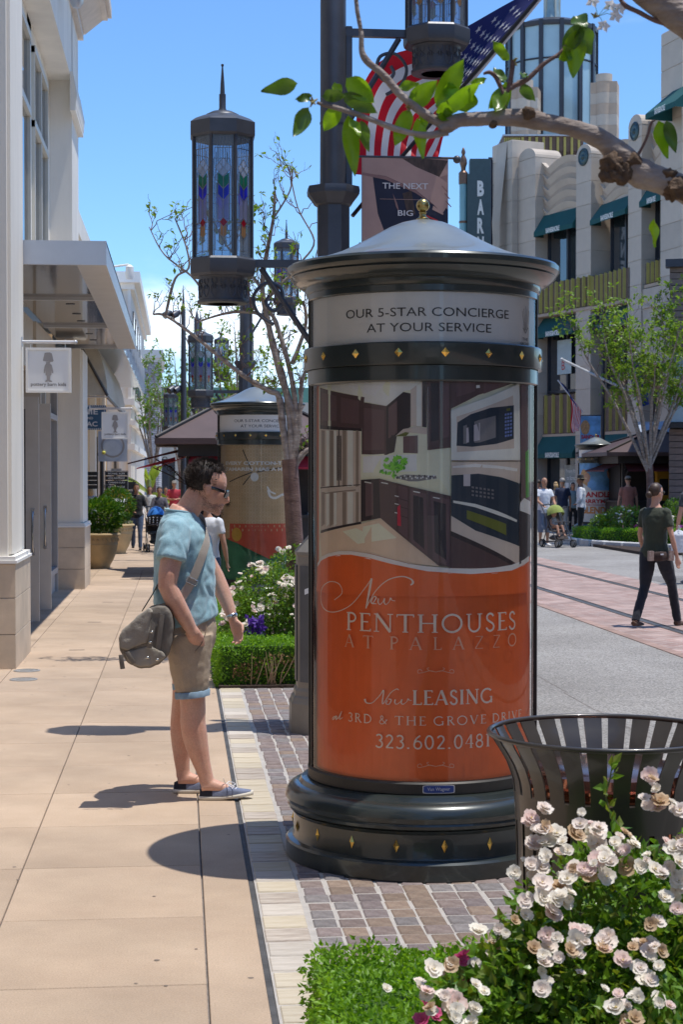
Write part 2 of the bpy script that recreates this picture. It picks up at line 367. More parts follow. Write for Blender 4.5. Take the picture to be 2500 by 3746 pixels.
# repair patches, drain cover and a saw-cut joint in the road
road = [o for o in bpy.data.objects if o.name == 'road'][0]
pm_ = speckle(mat('patched_asphalt', (0.16, 0.15, 0.14), .9, var=.25, vs=3, bump=.8, bs=120, col2=(.24, .225, .21)), .7, 1.25, 70)
for (x, y, w, h) in ((2.35, 14.2, .9, 1.6), (3.3, 19.5, .7, 2.6), (8.4, 27, 1.5, 2.2), (2.9, 30, .8, 3)):
    b = MB(); n = 18; b.add([(x+w/2*math.copysign(abs(math.cos(a))**.4, math.cos(a))*(1+.05*noise.noise(Vector((a, x, 0)))), y+h/2*math.copysign(abs(math.sin(a))**.4, math.sin(a)), -.0035) for a in [2*PI*i/n for i in range(n)]], [tuple(range(n))]); b.build('asphalt_patch', pm_, road)
b = MB()
for k in range(26): b.box(3.0+.02*math.sin(k*1.7), 3.012+.02*math.sin(k*1.7), 9+k*1.0, 10+k*1.0, -.0055, -.0045)
b.build('road_joint', joint_m, road)
# ================= curved print helpers =================
CX, CY = 1.078, 7.50            # advertising column axis
def curved(bm_src, mats, name, parent, Rr, step=0.04, smooth=0, kind=None, yscale=1.0):
    """bm_src: MB on the plane (x = arc length, y = layer proud of the surface, z = height) -> wrapped round the column facing -Y"""
    bm = bmesh.new()
    vs = [bm.verts.new(v) for v in bm_src.v]
    for f, m in zip(bm_src.f, bm_src.m):
        try: fc = bm.faces.new([vs[i] for i in f]); fc.material_index = m
        except ValueError: pass
    big = [f for f in bm.faces if len(f.verts) > 3]
    xs = [v.co.x for v in bm.verts]
    bmesh.ops.triangulate(bm, faces=big)
    x = math.ceil(min(xs)/step)*step
    while x < max(xs):
        bmesh.ops.bisect_plane(bm, geom=bm.verts[:]+bm.edges[:]+bm.faces[:], plane_co=(x, 0, 0), plane_no=(1, 0, 0), dist=1e-6)
        x += step
    for v in bm.verts:
        r = Rr+v.co.y; a = v.co.x/Rr
        v.co = (r*math.sin(a), -r*math.cos(a), v.co.z)
    me = bpy.data.meshes.new(name); bm.to_mesh(me); bm.free()
    for m in (mats if isinstance(mats, list) else [mats]): me.materials.append(m)
    return link(name, me, parent, kind=kind)

# ---------- serif capitals drawn as strokes ----------
def arc(cx, cy, rx, ry, a0, a1, n=14): return [(cx+rx*math.cos(rad(a0+(a1-a0)*i/n)), cy+ry*math.sin(rad(a0+(a1-a0)*i/n))) for i in range(n+1)]
T_, N_ = 0.115, 0.05            # thick, thin
def sf(x, y, w=.13): return ([(x-w, y), (x+w, y)], .035)
def vb(x, y0=0, y1=1): return [([(x, y0), (x, y1)], T_), sf(x, y0+.018), sf(x, y1-.018)]
GL = {
 'P': (.62, vb(.15)+[([(.15, .97)]+arc(.28, .73, .27, .245, 90, -90)+[(.15, .485)], .075)]),
 'R': (.72, vb(.15)+[([(.15, .97)]+arc(.28, .75, .25, .225, 90, -90)+[(.15, .525)], .075), ([(.32, .52), (.68, .0)], .1), sf(.7, .018, .07)]),
 'B': (.65, vb(.15)+[([(.15, .97)]+arc(.28, .75, .23, .22, 90, -90)+[(.15, .53)], .07), ([(.15, .53)]+arc(.3, .27, .27, .255, 90, -90)+[(.15, .015)], .075)]),
 'D': (.85, vb(.15)+[([(.15, .97)]+arc(.3, .5, .47, .475, 90, -90, 20)+[(.15, .025)], .085)]),
 'E': (.6, vb(.15)+[([(.15, .975), (.55, .975)], .045), ([(.15, .52), (.47, .52)], .045), ([(.15, .025), (.58, .025)], .045), ([(.55, .86), (.55, .99)], .04), ([(.58, 0), (.58, .15)], .04)]),
 'L': (.58, vb(.15)+[([(.15, .025), (.55, .025)], .045), ([(.56, 0), (.56, .17)], .04)]),
 'I': (.3, vb(.15)),
 'H': (.92, vb(.15)+vb(.77)+[([(.15, .51), (.77, .51)], .045)]),
 'N': (.95, [([(.15, 0), (.15, 1)], N_), ([(.15, 1), (.8, 0)], T_), ([(.8, 0), (.8, 1)], N_), sf(.15, .018), sf(.13, .982, .1), sf(.8, .982)]),
 'T': (.8, vb(.4)+[([(.03, .97), (.77, .97)], .05), ([(.03, .84), (.03, .99)], .04), ([(.77, .84), (.77, .99)], .04)]),
 'U': (.85, [([(.15, 1), (.15, .35)]+arc(.42, .35, .27, .335, 180, 360)[1:]+[(.69, 1)], .08), sf(.15, .982), sf(.7, .982)]),
 'V': (.85, [([(.1, 1), (.43, 0)], T_), ([(.43, 0), (.76, 1)], N_), sf(.1, .982, .1), sf(.76, .982, .1)]),
 'A': (.85, [([(.42, 1), (.08, 0)], N_), ([(.42, 1), (.77, 0)], T_), ([(.2, .34), (.64, .34)], .04), sf(.08, .018, .1), sf(.77, .018, .1)]),
 'O': (1.0, [(arc(.5, .5, .43, .48, 0, 360, 32), .085)]),
 'G': (.95, [(arc(.5, .5, .43, .48, 45, 330, 24), .085), ([(.83, .0), (.83, .42)], .085), sf(.8, .42, .1)]),
 'S': (.55, [([(.45, .82)]+arc(.27, .76, .18, .215, 40, 250, 12)+arc(.27, .245, .2, .235, 70, -150, 14)+[(.06, .2)], .08)]),
 'W': (1.2, [([(.1, 1), (.35, 0)], T_), ([(.35, 0), (.6, .95)], N_), ([(.6, .95), (.85, 0)], T_), ([(.85, 0), (1.1, 1)], N_)]),
 'Z': (.72, [([(.1, .97), (.65, .97)], .04), ([(.65, .97), (.07, .025)], .06), ([(.07, .025), (.66, .025)], .04)]),
 'Y': (.75, [([(.08, 1), (.38, .48), (.38, 0)], .09), ([(.38, .48), (.68, 1)], N_)]),
 '3': (.55, [(arc(.26, .76, .2, .21, 150, -80, 12)+arc(.25, .27, .23, .26, 80, -150, 14), .08)]),
 '2': (.58, [(arc(.28, .72, .2, .25, 160, -20, 12)+[(.4, .5), (.08, .03)], .08), ([(.06, .035), (.54, .035)], .07)]),
 '6': (.6, [(arc(.3, .3, .23, .28, 0, 360, 22), .075), ([(.075, .3), (.12, .6), (.26, .84), (.46, 1)], .075)]),
 '0': (.62, [(arc(.3, .5, .24, .48, 0, 360, 28), .08)]),
 '4': (.62, [([(.42, 0), (.42, 1)], .09), ([(.42, 1), (.05, .32), (.58, .32)], .05), sf(.42, .018, .1)]),
 '8': (.58, [(arc(.28, .74, .19, .23, 0, 360, 20), .07), (arc(.28, .26, .23, .25, 0, 360, 20), .075)]),
 '1': (.42, [([(.22, 0), (.22, 1)], .1), sf(.22, .018, .13), ([(.22, 1), (.08, .88)], .05)]),
 '.': (.3, [([(.12, .0), (.12, .1)], .11)]),
 '&': (.85, [([(.78, .5), (.6, .2), (.4, .03), (.22, .03), (.1, .2), (.16, .4), (.42, .62), (.44, .82), (.32, .96), (.2, .84), (.24, .66), (.5, .32), (.74, .03)], .07), sf(.76, .5, .09)]),
}
def stroke(mb, pts, w, y, m, ws=None):
    n = len(pts); L_ = []; R_ = []
    for i, (x, z) in enumerate(pts):
        a = pts[max(0, i-1)]; b_ = pts[min(n-1, i+1)]
        dx, dz = b_[0]-a[0], b_[1]-a[1]; l = math.hypot(dx, dz) or 1
        ww = (ws[i] if ws else w)/2
        L_.append((x-dz/l*ww, y, z+dx/l*ww)); R_.append((x+dz/l*ww, y, z-dx/l*ww))
    mb.add(L_+R_, [(i, n+i, n+i+1, i+1) for i in range(n-1)], m)
def serif(mb, s, x0, x1, z0, z1, y=0.0, m=0, gap=.14, wk=1.0):
    tot = sum(.45 if c == ' ' else GL[c][0]+gap for c in s)-gap
    k = (x1-x0)/tot; h = z1-z0; x = x0
    for c in s:
        if c == ' ': x += .45*k; continue
        wd, st = GL[c]
        for j, (pts, w) in enumerate(st): stroke(mb, [(x+p[0]*k, z0+p[1]*h) for p in pts], w*min(k, h)*1.38*wk, y+j*0.00004, m)
        x += (wd+gap)*k
def spline(pts, n=8):
    out = []
    P = [pts[0]]+list(pts)+[pts[-1]]
    for i in range(1, len(P)-2):
        for k in range(n):
            t = k/n
            out.append(tuple(0.5*((2*P[i][d])+(-P[i-1][d]+P[i+1][d])*t+(2*P[i-1][d]-5*P[i][d]+4*P[i+1][d]-P[i+2][d])*t*t+(-P[i-1][d]+3*P[i][d]-3*P[i+1][d]+P[i+2][d])*t**3) for d in range(len(P[0]))))
    out.append(tuple(pts[-1])); return out

# ================= advertising column =================
green_metal = mat('dark_green_enamel', (0.030, 0.038, 0.036), 0.28, 0.2, var=.3, vs=3, coat=.5, bump=.04, bs=8)
frame_metal = mat('bronze_frame', (0.045, 0.043, 0.040), 0.5, 0.25, var=.15, vs=5, spec=.3)
roof_metal = mat('roof_metal', (0.26, 0.285, 0.28), 0.36, 0.45, var=.12, vs=4, coat=.3)
gold = mat('gilded_metal', (0.72, 0.47, 0.12), 0.25, 1.0, var=.2, vs=20)
brass = mat('brass_ball', (0.48, 0.36, 0.14), 0.28, 1.0, var=.1, vs=20)
glass_m = thin_glass('display_glass', (0.97, 0.98, 0.98), 0.75)
panel_m = mat('cream_panel', (0.80, 0.77, 0.72), 0.5, var=.03, vs=2)
ink = flat('black_ink', (0.035, 0.032, 0.032), .5)
def make_column(label, loc, rz=0, header=None, near=True):
    r = thing('advertising_column', label, 'advertising column', loc, rz, 'round advertising columns of the mall')
    n = 96 if near else 48
    b = MB(); b.lathe([(.606, 0), (.612, .01), (.612, .075), (.604, .084), (.583, .09), (.578, .10), (.578, .195), (.585, .203), (.592, .212)], n); b.build('plinth', green_metal, r, 30)
    b = MB(); b.lathe([(.585, .212), (.602, .222), (.606, .235), (.602, .243), (.608, .25), (.616, .268), (.612, .29), (.597, .31), (.575, .322), (.553, .327), (.548, .334), (.542, .345), (.53, .349), (.51, .349)], n); b.build('base_ring', green_metal, r, 30)
    b = MB(); b.lathe([(.500, .349), (.512, .352), (.514, .395), (.506, .402), (.490, .402)], n); b.build('lower_frame', frame_metal, r, 30)
    b = MB(); b.lathe([(.470, .38), (.470, 2.47)], n); b.build('core', mat('core_dark', (.06, .055, .05), .6), r, 60)
    for a in (-84, 78, 150, 200):
        b = MB()
        a0 = rad(a-90)
        for (da, r0, r1) in ((0, .49, .512), (.055, .485, .504), (.095, .488, .508)):
            b.prism([(r0, a0+da-.018), (r1, a0+da-.018), (r1, a0+da+.018), (r0, a0+da+.018)], lambda u, v, w: (u*math.cos(v), u*math.sin(v), w), .40, 2.47)
        b.build('upright_frame', frame_metal, r)
    b = MB(); b.lathe([(.488, 2.078), (.508, 2.08), (.513, 2.086), (.513, 2.146), (.500, 2.15)], n); b.build('middle_ring', green_metal, r, 30)
    b = MB(); b.lathe([(.500, 2.148), (.529, 2.148), (.531, 2.152), (.531, 2.238), (.527, 2.243), (.500, 2.246)], n); b.build('diamond_band', green_metal, r, 30)
    def dia(w, h, R_, z, k, nm, off):
        q = MB(); q.add([(0, -.003, h), (w, -.003, 0), (0, -.003, -h), (-w, -.003, 0), (0, -.012, 0)], [(0, 4, 1), (1, 4, 2), (2, 4, 3), (3, 4, 0)]); me = q.mesh(nm, gold)
        for i in range(k):
            a = 2*PI*i/k+off; o = link(nm, me, r, loc=(R_*math.sin(a), -R_*math.cos(a), z)); o.rotation_euler = (0, 0, a)
    dia(.0175, .0195, .529, 2.198, 17, 'gold_diamond', rad(7.5)); dia(.0125, .028, .577, .149, 18, 'gold_lozenge', rad(6.5))
    b = MB(); b.lathe([(.485, 2.452), (.505, 2.453), (.512, 2.458), (.512, 2.483), (.518, 2.485), (.525, 2.50), (.525, 2.512), (.535, 2.515), (.553, 2.522), (.578, 2.540), (.592, 2.556), (.588, 2.562), (.596, 2.566), (.606, 2.580), (.607, 2.600), (.598, 2.610), (.585, 2.614)], n); b.build('cornice', green_metal, r, 30)
    b = MB(); b.lathe([(.588, 2.611), (.56, 2.618), (.50, 2.632), (.44, 2.649), (.385, 2.668), (.32, 2.697), (.255, 2.730), (.20, 2.760), (.153, 2.786), (.10, 2.808), (.05, 2.820), (.02, 2.823), (0, 2.824)], n); b.build('domed_roof', roof_metal, r, 60)
    b = MB(); b.lathe([(.03, 2.82), (.03, 2.828), (.018, 2.836), (.013, 2.848), (.018, 2.856), (.012, 2.862)], 20); b.ball((0, 0, 2.888), .030, 20); b.build('finial', brass, r, 50)
    b = MB(); b.lathe([(.497, 2.244), (.497, 2.455)], n, a0=rad(-90-84), a1=rad(-90+78)); b.build('header_panel', panel_m, r, 60)
    return r
col1 = make_column('tall round advertising column with orange kitchen poster beside the litter bin', (CX, CY, 0), -YAW)
RP = 0.483
def pu(zx, zy, ox=1150, oy=1350, k=1.8447, Rr=None):   # measured print position -> (arc length, height) on the poster cylinder
    Rr = Rr or RP
    px = ox+zx/k; py = oy+zy/k
    a = 0.0; xc0 = (1546-1250)/6200*7.57
    for _ in range(8):
        dd = 7.57-Rr*math.cos(a); s_ = ((px-1250)/6200*dd-xc0)/Rr; a = math.asin(max(-.995, min(.995, s_)))
    dd = 7.57-Rr*math.cos(a); p = at(px, py, dd)
    return (Rr*(a+0.0), p.z)
def K(zx, zy): return pu(zx, zy)
def T(zx, zy): return pu(zx, zy, 1150, 2000)
prt = MB(); pm = []; pidx = {}
def pc(name, col):
    if name not in pidx: pidx[name] = len(pm); pm.append(mat('print_'+name, tuple(min(.88, c*(1.0 if name in ('orange', 'white', 'lettering', 'faint_lettering') else 2.15)) for c in col), .45, var=.06, vs=9))
    return pidx[name]
lay = [0]
def poly(pts, m, f=K):
    lay[0] += 1
    prt.add([(lambda q: (q[0], lay[0]*0.00006, q[1]))(f(*p)) for p in pts], [tuple(range(len(pts)))], m)
ou = [RP*rad(-83), RP*rad(77)]
ORG = pc('orange', (0.88, 0.17, 0.035)); CRM = pc('cream', (0.62, 0.56, 0.47)); WHT = pc('white', (0.88, 0.87, 0.84)); FLR = pc('floor', (0.40, 0.31, 0.23)); WAL = pc('wall', (0.52, 0.43, 0.32))
DK = pc('cabinet', (0.060, 0.036, 0.036)); DK2 = pc('cabinet_panel', (0.085, 0.050, 0.052)); DK3 = pc('cabinet_shadow', (0.025, 0.018, 0.020)); STL = pc('steel', (0.34, 0.29, 0.25)); ST2 = pc('steel_light', (0.52, 0.45, 0.38)); ST3 = pc('steel_dark', (0.17, 0.135, 0.11))
BLK = pc('oven_glass', (0.018, 0.026, 0.038)); GRY = pc('grey', (0.12, 0.115, 0.12)); GRN = pc('leaf', (0.12, 0.34, 0.03)); GR2 = pc('leaf_dark', (0.05, 0.20, 0.02)); CEI = pc('ceiling', (0.46, 0.41, 0.39)); OLV = pc('olive', (0.09, 0.10, 0.02)); RED = pc('red', (0.35, 0.02, 0.04)); BLU = pc('button', (0.10, 0.14, 0.30)); COU = pc('counter', (0.50, 0.40, 0.29))
prt.add([(ou[0], -.001, .40), (ou[1], -.001, .40), (ou[1], -.001, 2.08), (ou[0], -.001, 2.08)], [(0, 1, 2, 3)], ORG)
# kitchen picture
curve_top = [(38, 1312), (60, 1270), (110, 1243), (180, 1228), (260, 1228), (380, 1245), (520, 1282), (640, 1312), (760, 1330), (900, 1342), (1050, 1346), (1200, 1340), (1320, 1320), (1400, 1285), (1433, 1258)]
poly([(30, 1312)]+curve_top+[(1440, 1250), (1440, 98), (1300, 85), (1100, 76), (900, 70), (700, 70), (500, 74), (300, 84), (100, 96), (30, 100)][0:]+[], WAL)
poly([(38, 100), (300, 84), (700, 70), (728, 80), (650, 140), (600, 150), (486, 250), (330, 215), (340, 190), (38, 115)], CEI)
poly([(230, 88), (490, 78), (405, 185), (230, 120)], CRM)
poly([(38, 125), (338, 190), (322, 225), (318, 402), (38, 385)], DK)
poly([(52, 160), (148, 182), (148, 350), (52, 348)], DK2); poly([(178, 190), (300, 215), (300, 372), (178, 362)], DK2)
poly([(38, 378), (318, 402), (318, 420), (38, 404)], DK3)
poly([(38, 404), (310, 424), (316, 1040), (42, 1108)], STL)
for a_, b_, c_ in ((48, 70, ST3), (80, 100, ST2), (104, 128, ST3), (132, 150, ST2), (190, 215, ST3), (225, 262, ST2), (280, 300, ST3)):
    poly([(a_, 414), (b_, 416), (b_, 790), (a_, 795)], c_); poly([(a_, 830), (b_, 830), (b_, 1045), (a_, 1065)], c_)
poly([(163, 410), (169, 411), (169, 795), (163, 795)], DK3); poly([(42, 798), (310, 778), (310, 784), (42, 806)], DK3)
poly([(153, 450), (160, 450), (160, 755), (153, 750)], DK3); poly([(174, 450), (182, 450), (182, 755), (174, 750)], DK3)
poly([(70, 836), (280, 812), (280, 820), (70, 844)], ST3); poly([(45, 1090), (316, 1030), (316, 1048), (45, 1112)], DK3)
poly([(320, 222), (486, 250), (486, 580), (320, 575)], DK); poly([(336, 262), (472, 278), (472, 545), (336, 548)], DK2)
poly([(486, 250), (600, 155), (650, 165), (650, 390), (545, 450), (540, 560), (486, 580)], DK3); poly([(500, 262), (560, 212), (560, 430), (500, 470)], DK2)
poly([(320, 583), (920, 545), (920, 850), (840, 835), (435, 720), (320, 735)], WAL); poly([(330, 590), (690, 575), (690, 690), (330, 700)], CRM)
poly([(650, 140), (728, 80), (728, 390), (650, 385)], STL); poly([(690, 110), (722, 88), (722, 388), (690, 386)], ST2)
poly([(545, 455), (600, 405), (690, 388), (760, 400), (758, 440), (640, 428)], STL); poly([(545, 455), (615, 425), (640, 430), (620, 452)], OLV); poly([(600, 455), (698, 448), (698, 570), (600, 566)], DK2)
poly([(756, 75), (925, 72), (920, 530), (762, 548)], DK); poly([(785, 95), (840, 95), (840, 480), (785, 490)], DK3); poly([(862, 90), (908, 88), (908, 455), (862, 470)], DK2)
poly([(728, 80), (756, 74), (756, 395), (728, 390)], DK3)
poly([(435, 720), (850, 745), (920, 855), (640, 790), (430, 735)], COU); poly([(320, 735), (435, 722), (480, 745), (320, 748)], COU)
poly([(530, 730), (610, 712), (820, 720), (826, 738), (700, 758), (640, 758)], GRY)
for i in range(22):
    x_ = 545+i*12.3; y_ = 728+10*math.sin(i*2.3); poly([(x_, y_-6), (x_+9, y_-3), (x_+6, y_+8), (x_-2, y_+5)], (CRM, DK3, ST2)[i % 3])
rn = random.Random(4)
for i in range(46):
    a_ = rn.uniform(0, 2*PI); rr_ = rn.uniform(0, 1)**.6; x_ = 536+98*rr_*math.cos(a_); y_ = 652+72*rr_*math.sin(a_); s_ = rn.uniform(12, 26); b_ = rn.uniform(0, 3)
    poly([(x_+s_*math.cos(b_), y_+s_*math.sin(b_)), (x_+s_*.6*math.cos(b_+1.4), y_+s_*.6*math.sin(b_+1.4)), (x_-s_*math.cos(b_), y_-s_*math.sin(b_)), (x_+s_*.6*math.cos(b_-1.4), y_+s_*.6*math.sin(b_-1.4))], GRN if i % 3 else GR2)
poly([(320, 748), (440, 740), (450, 1005), (320, 1030)], DK3); poly([(350, 770), (400, 766), (402, 985), (350, 995)], DK2)
poly([(440, 738), (640, 792), (920, 858), (920, 1335), (840, 1328), (450, 1005)], DK)
for q_ in (((570, 785), (632, 802), (632, 1150), (572, 1095)), ((652, 812), (755, 842), (765, 1262), (655, 1170)), ((785, 850), (910, 880), (915, 1330), (800, 1290))): poly(q_, DK2)
for q_ in (((668, 850), (735, 868), (742, 1215), (668, 1150)), ((805, 890), (885, 910), (890, 1290), (812, 1235))): poly(q_, DK3)
for y_ in (852, 905, 965): poly([(545, y_), (572, y_+6), (572, y_+12), (545, y_+6)], WHT); poly([(575, y_+20), (635, y_+38), (635, y_+42), (575, y_+24)], DK3)
for x_, y_ in ((345, 758), (455, 762), (668, 822), (800, 862)): poly([(x_, y_), (x_+45, y_+8), (x_+45, y_+16), (x_, y_+7)], WHT)
poly([(563, 930), (582, 915), (588, 1060), (563, 1055)], RED)
poly([(45, 1112), (316, 1046), (450, 1005), (840, 1330), (640, 1310), (380, 1243), (180, 1226), (60, 1262)], FLR); poly([(200, 1095), (440, 1040), (560, 1140), (300, 1180)], WAL)
for x_ in (955, 1128):
    pass
poly([(915, 72), (1340, 90), (1100, 175), (918, 268)], DK); poly([(955, 78), (1078, 80), (1078, 150), (955, 190)], DK2); poly([(1135, 82), (1310, 92), (1135, 168)], DK2); poly([(1085, 110), (1108, 108), (1110, 128), (1085, 130)], WHT)
poly([(918, 280), (1372, 92), (1382, 620), (920, 620)], ST2); poly([(955, 322), (1330, 178), (1338, 535), (958, 560)], STL); poly([(962, 360), (1050, 305), (1180, 262), (1335, 245), (1335, 470), (1220, 505), (1060, 525), (955, 518)], BLK)
poly([(1000, 385), (1100, 345), (1215, 315), (1215, 462), (1110, 495), (1000, 505)], GRY); poly([(1020, 400), (1110, 362), (1110, 480), (1020, 498)], pc('glint', (.30, .28, .29)))
for i in range(7):
    for j in range(3): poly([(1275+j*17, 302+i*24-j*3), (1287+j*17, 299+i*24-j*3), (1287+j*17, 313+i*24-j*3), (1275+j*17, 316+i*24-j*3)], BLU)
poly([(1285, 268), (1310, 263), (1310, 280), (1285, 284)], OLV)
poly([(920, 615), (1382, 615), (1382, 627), (920, 623)], ST3); poly([(920, 628), (1378, 628), (1374, 772), (1250, 730), (1100, 706), (920, 716)], STL)
poly([(930, 655), (1080, 640), (1230, 652), (1358, 672), (1356, 692), (1230, 672), (1080, 662), (930, 668)], WHT)
poly([(920, 718), (1100, 706), (1250, 730), (1372, 774), (1370, 1195), (1250, 1150), (1080, 1090), (920, 990)], BLK)
for i in range(6):
    for j in range(3): poly([(1055+i*26, 790+j*26+i*4), (1070+i*26, 793+j*26+i*4), (1070+i*26, 806+j*26+i*4), (1055+i*26, 803+j*26+i*4)], GRY)
poly([(932, 886), (1080, 910), (1230, 960), (1355, 1018), (1352, 1034), (1225, 985), (1075, 932), (932, 902)], ST2)
poly([(1022, 952), (1282, 1045), (1284, 1122), (1022, 1010)], OLV); poly([(1000, 710), (1045, 708), (1045, 790), (1000, 790)], pc('glint', (0, 0, 0)))
poly([(918, 990), (1080, 1090), (1250, 1150), (1370, 1197), (1368, 1325), (918, 1100)], STL); poly([(918, 1100), (1368, 1325), (1200, 1342), (915, 1342)], DK); poly([(918, 1092), (1330, 1300), (1320, 1325), (918, 1125)], DK3)
poly([(1375, 100), (1442, 112), (1442, 980), (1382, 950), (1380, 620)], DK2); poly([(1408, 560), (1432, 540), (1436, 860), (1412, 870)], GR2)
poly([(1374, 900), (1400, 870), (1442, 895), (1442, 985), (1372, 955)], CRM); poly([(1370, 955), (1442, 985), (1442, 1262), (1370, 1318)], DK3)
# white wave and orange field edge
poly(curve_top+[(x, y+(26 if x < 300 else 30+10*min(1, (x-300)/900))) for x, y in curve_top[::-1]], WHT)
wave = [(x, y+(24 if x < 300 else 28+10*min(1, (x-300)/900))) for x, y in curve_top]
poly(wave+[(1440, 1500), (30, 1500)], ORG)
LZ = (lay[0]+4)*0.00006
# serif lettering
TXT = pc('lettering', (0.88, 0.80, 0.68)); TX2 = pc('faint_lettering', (0.85, 0.50, 0.33))
def sline(s, x0, x1, y0, y1, m=TXT, gap=.14, wk=1.0):
    a = T(x0, y1); b_ = T(x1, y1); zc = T((x0+x1)/2, y1)[1]; zt = T((x0+x1)/2, y0)[1]
    serif(prt, s, a[0], b_[0], zc, zt, LZ, m, gap, wk)
sline('PENTHOUSES', 228, 1346, 456, 578, gap=.13); sline('AT PALAZZO', 218, 1350, 608, 694, TX2, gap=.75, wk=.9)
sline('LEASING', 665, 1195, 965, 1062, gap=.1, wk=1.15); sline('3RD & THE GROVE DRIVE', 240, 1385, 1143, 1203, gap=.22, wk=.95); sline('323.602.0481', 420, 1180, 1272, 1362, gap=.13, wk=1.1)
def script(pts, f=T, m=TXT, y=None):
    q = spline(pts, 7); g = [f(p[0], p[1]) for p in q]; stroke(prt, g, 0, LZ if y is None else y, m, [p[2]/1.8447*0.00115 for p in q])
script([(150, 358, 5), (200, 310, 5), (180, 250, 5), (120, 235, 5), (70, 275, 6), (60, 360, 7), (90, 425, 7), (160, 438, 6), (260, 390, 5), (350, 280, 5), (395, 213, 6)])
script([(395, 213, 14), (380, 300, 16), (358, 415, 10)]); script([(358, 415, 5), (420, 300, 5), (500, 225, 6), (590, 200, 7), (650, 215, 9), (668, 240, 14), (652, 258, 8)])
for o_ in (0,):
    script([(400, 385, 5), (425, 345, 8), (410, 335, 6), (392, 375, 9), (428, 384, 4)]); script([(440, 348, 8), (438, 372, 8), (450, 388, 5), (470, 370, 4), (480, 348, 8), (478, 374, 8), (490, 388, 5), (512, 368, 4), (520, 345, 8), (530, 360, 5), (552, 364, 3)])
script([(350, 1025, 16), (362, 1050, 9), (400, 1050, 5), (450, 1000, 5), (475, 968, 9), (468, 1058, 7), (520, 985, 4), (560, 958, 6), (575, 965, 6)])
script([(500, 1035, 8), (490, 1055, 6), (510, 1060, 6), (525, 1030, 8), (505, 1025, 5)]); script([(552, 1028, 8), (548, 1048, 8), (560, 1060, 5), (585, 1044, 4), (595, 1028, 8), (591, 1050, 8), (603, 1060, 5), (628, 1042, 4), (636, 1024, 7), (646, 1034, 4), (660, 1034, 3)])
script([(165, 1140, 8), (140, 1150, 6), (140, 1165, 6), (165, 1142, 8), (160, 1165, 7), (180, 1145, 5), (198, 1108, 6), (182, 1160, 7), (205, 1150, 4)])
for oy in (0, 636):
    for sg in (1, -1):
        cx_ = 819
        script([(cx_, 843+oy, 4), (cx_-sg*40, 835+oy, 5), (cx_-sg*80, 845+oy, 4), (cx_-sg*115, 850+oy, 4), (cx_-sg*118, 832+oy, 4), (cx_-sg*100, 826+oy, 4), (cx_-sg*92, 838+oy, 4)], m=TX2)
        script([(cx_-sg*20, 840+oy, 4), (cx_-sg*45, 832+oy, 4), (cx_-sg*58, 820+oy, 4), (cx_-sg*45, 814+oy, 4)], m=TX2)
curved(prt, pm, 'poster', col1, RP)
# header lettering
hd = MB()
def H(zx, zy): return pu(zx, zy, 1000, 700, 1.4255, .497)
a = H(380, 660); b_ = H(1225, 660); text(hd, 'OUR 5-STAR CONCIERGE', a[0], b_[0], H(800, 650)[1], H(800, 604)[1], .0015)
a = H(487, 735); b_ = H(1135, 735); text(hd, 'AT YOUR SERVICE', a[0], b_[0], H(800, 730)[1], H(800, 684)[1], .0015)
for k_ in range(5):
    xx = (k_-2); g = [H(1312+xx*(2+abs(1-t)*6.5), 600+(t)*125+abs(xx)*(1-t)*12) for t in [i/8 for i in range(9)]]; stroke(hd, g, .0022, .0015+.00003*k_, 1)
g = [H(1300, 712), H(1312, 740), H(1325, 712)]; stroke(hd, g, .004, .0015, 1)
a = H(1297, 775); b_ = H(1324, 775); text(hd, 'THE', a[0], b_[0], H(1310, 778)[1], H(1310, 764)[1], .0015)
a = H(1287, 800); b_ = H(1326, 800); text(hd, 'GROVE', a[0], b_[0], H(1310, 802)[1], H(1310, 788)[1], .0015)
curved(hd, [ink, mat('grey_emblem', (.10, .09, .10), .5)], 'header_lettering', col1, .497)
b = MB(); b.lathe([(.503, .402), (.503, 2.08)], 96, a0=rad(-90-83), a1=rad(-90+77)); b.build('poster_glass', glass_m, col1, 60)
b = MB(); b.lathe([(.506, 2.246), (.506, 2.453)], 96, a0=rad(-90-83), a1=rad(-90+77)); b.build('header_glass', glass_m, col1, 60)
# maker's plate
pl = MB(); pl.add([(x, .0, z) for x, z in [(lambda a_: (.068*max(-1, min(1, 1.25*math.cos(a_))), .0175*max(-1, min(1, 1.4*math.sin(a_)))))(2*PI*i/28) for i in range(28)]], [tuple(range(28))], 0)
pl.add([(x*.95, .0006, z*.85) for x, _, z in pl.v[:28]], [tuple(range(28))], 1); text(pl, 'Van Wagner', -.048, .048, -.010, .008, .0012, 0)
pl.v = [(v[0]+.045, v[1], v[2]+.375) for v in pl.v]
curved(pl, [mat('plate_silver', (.6, .62, .66), .3, .5), mat('plate_blue', (.02, .05, .22), .35)], 'name_plate', col1, .5145)

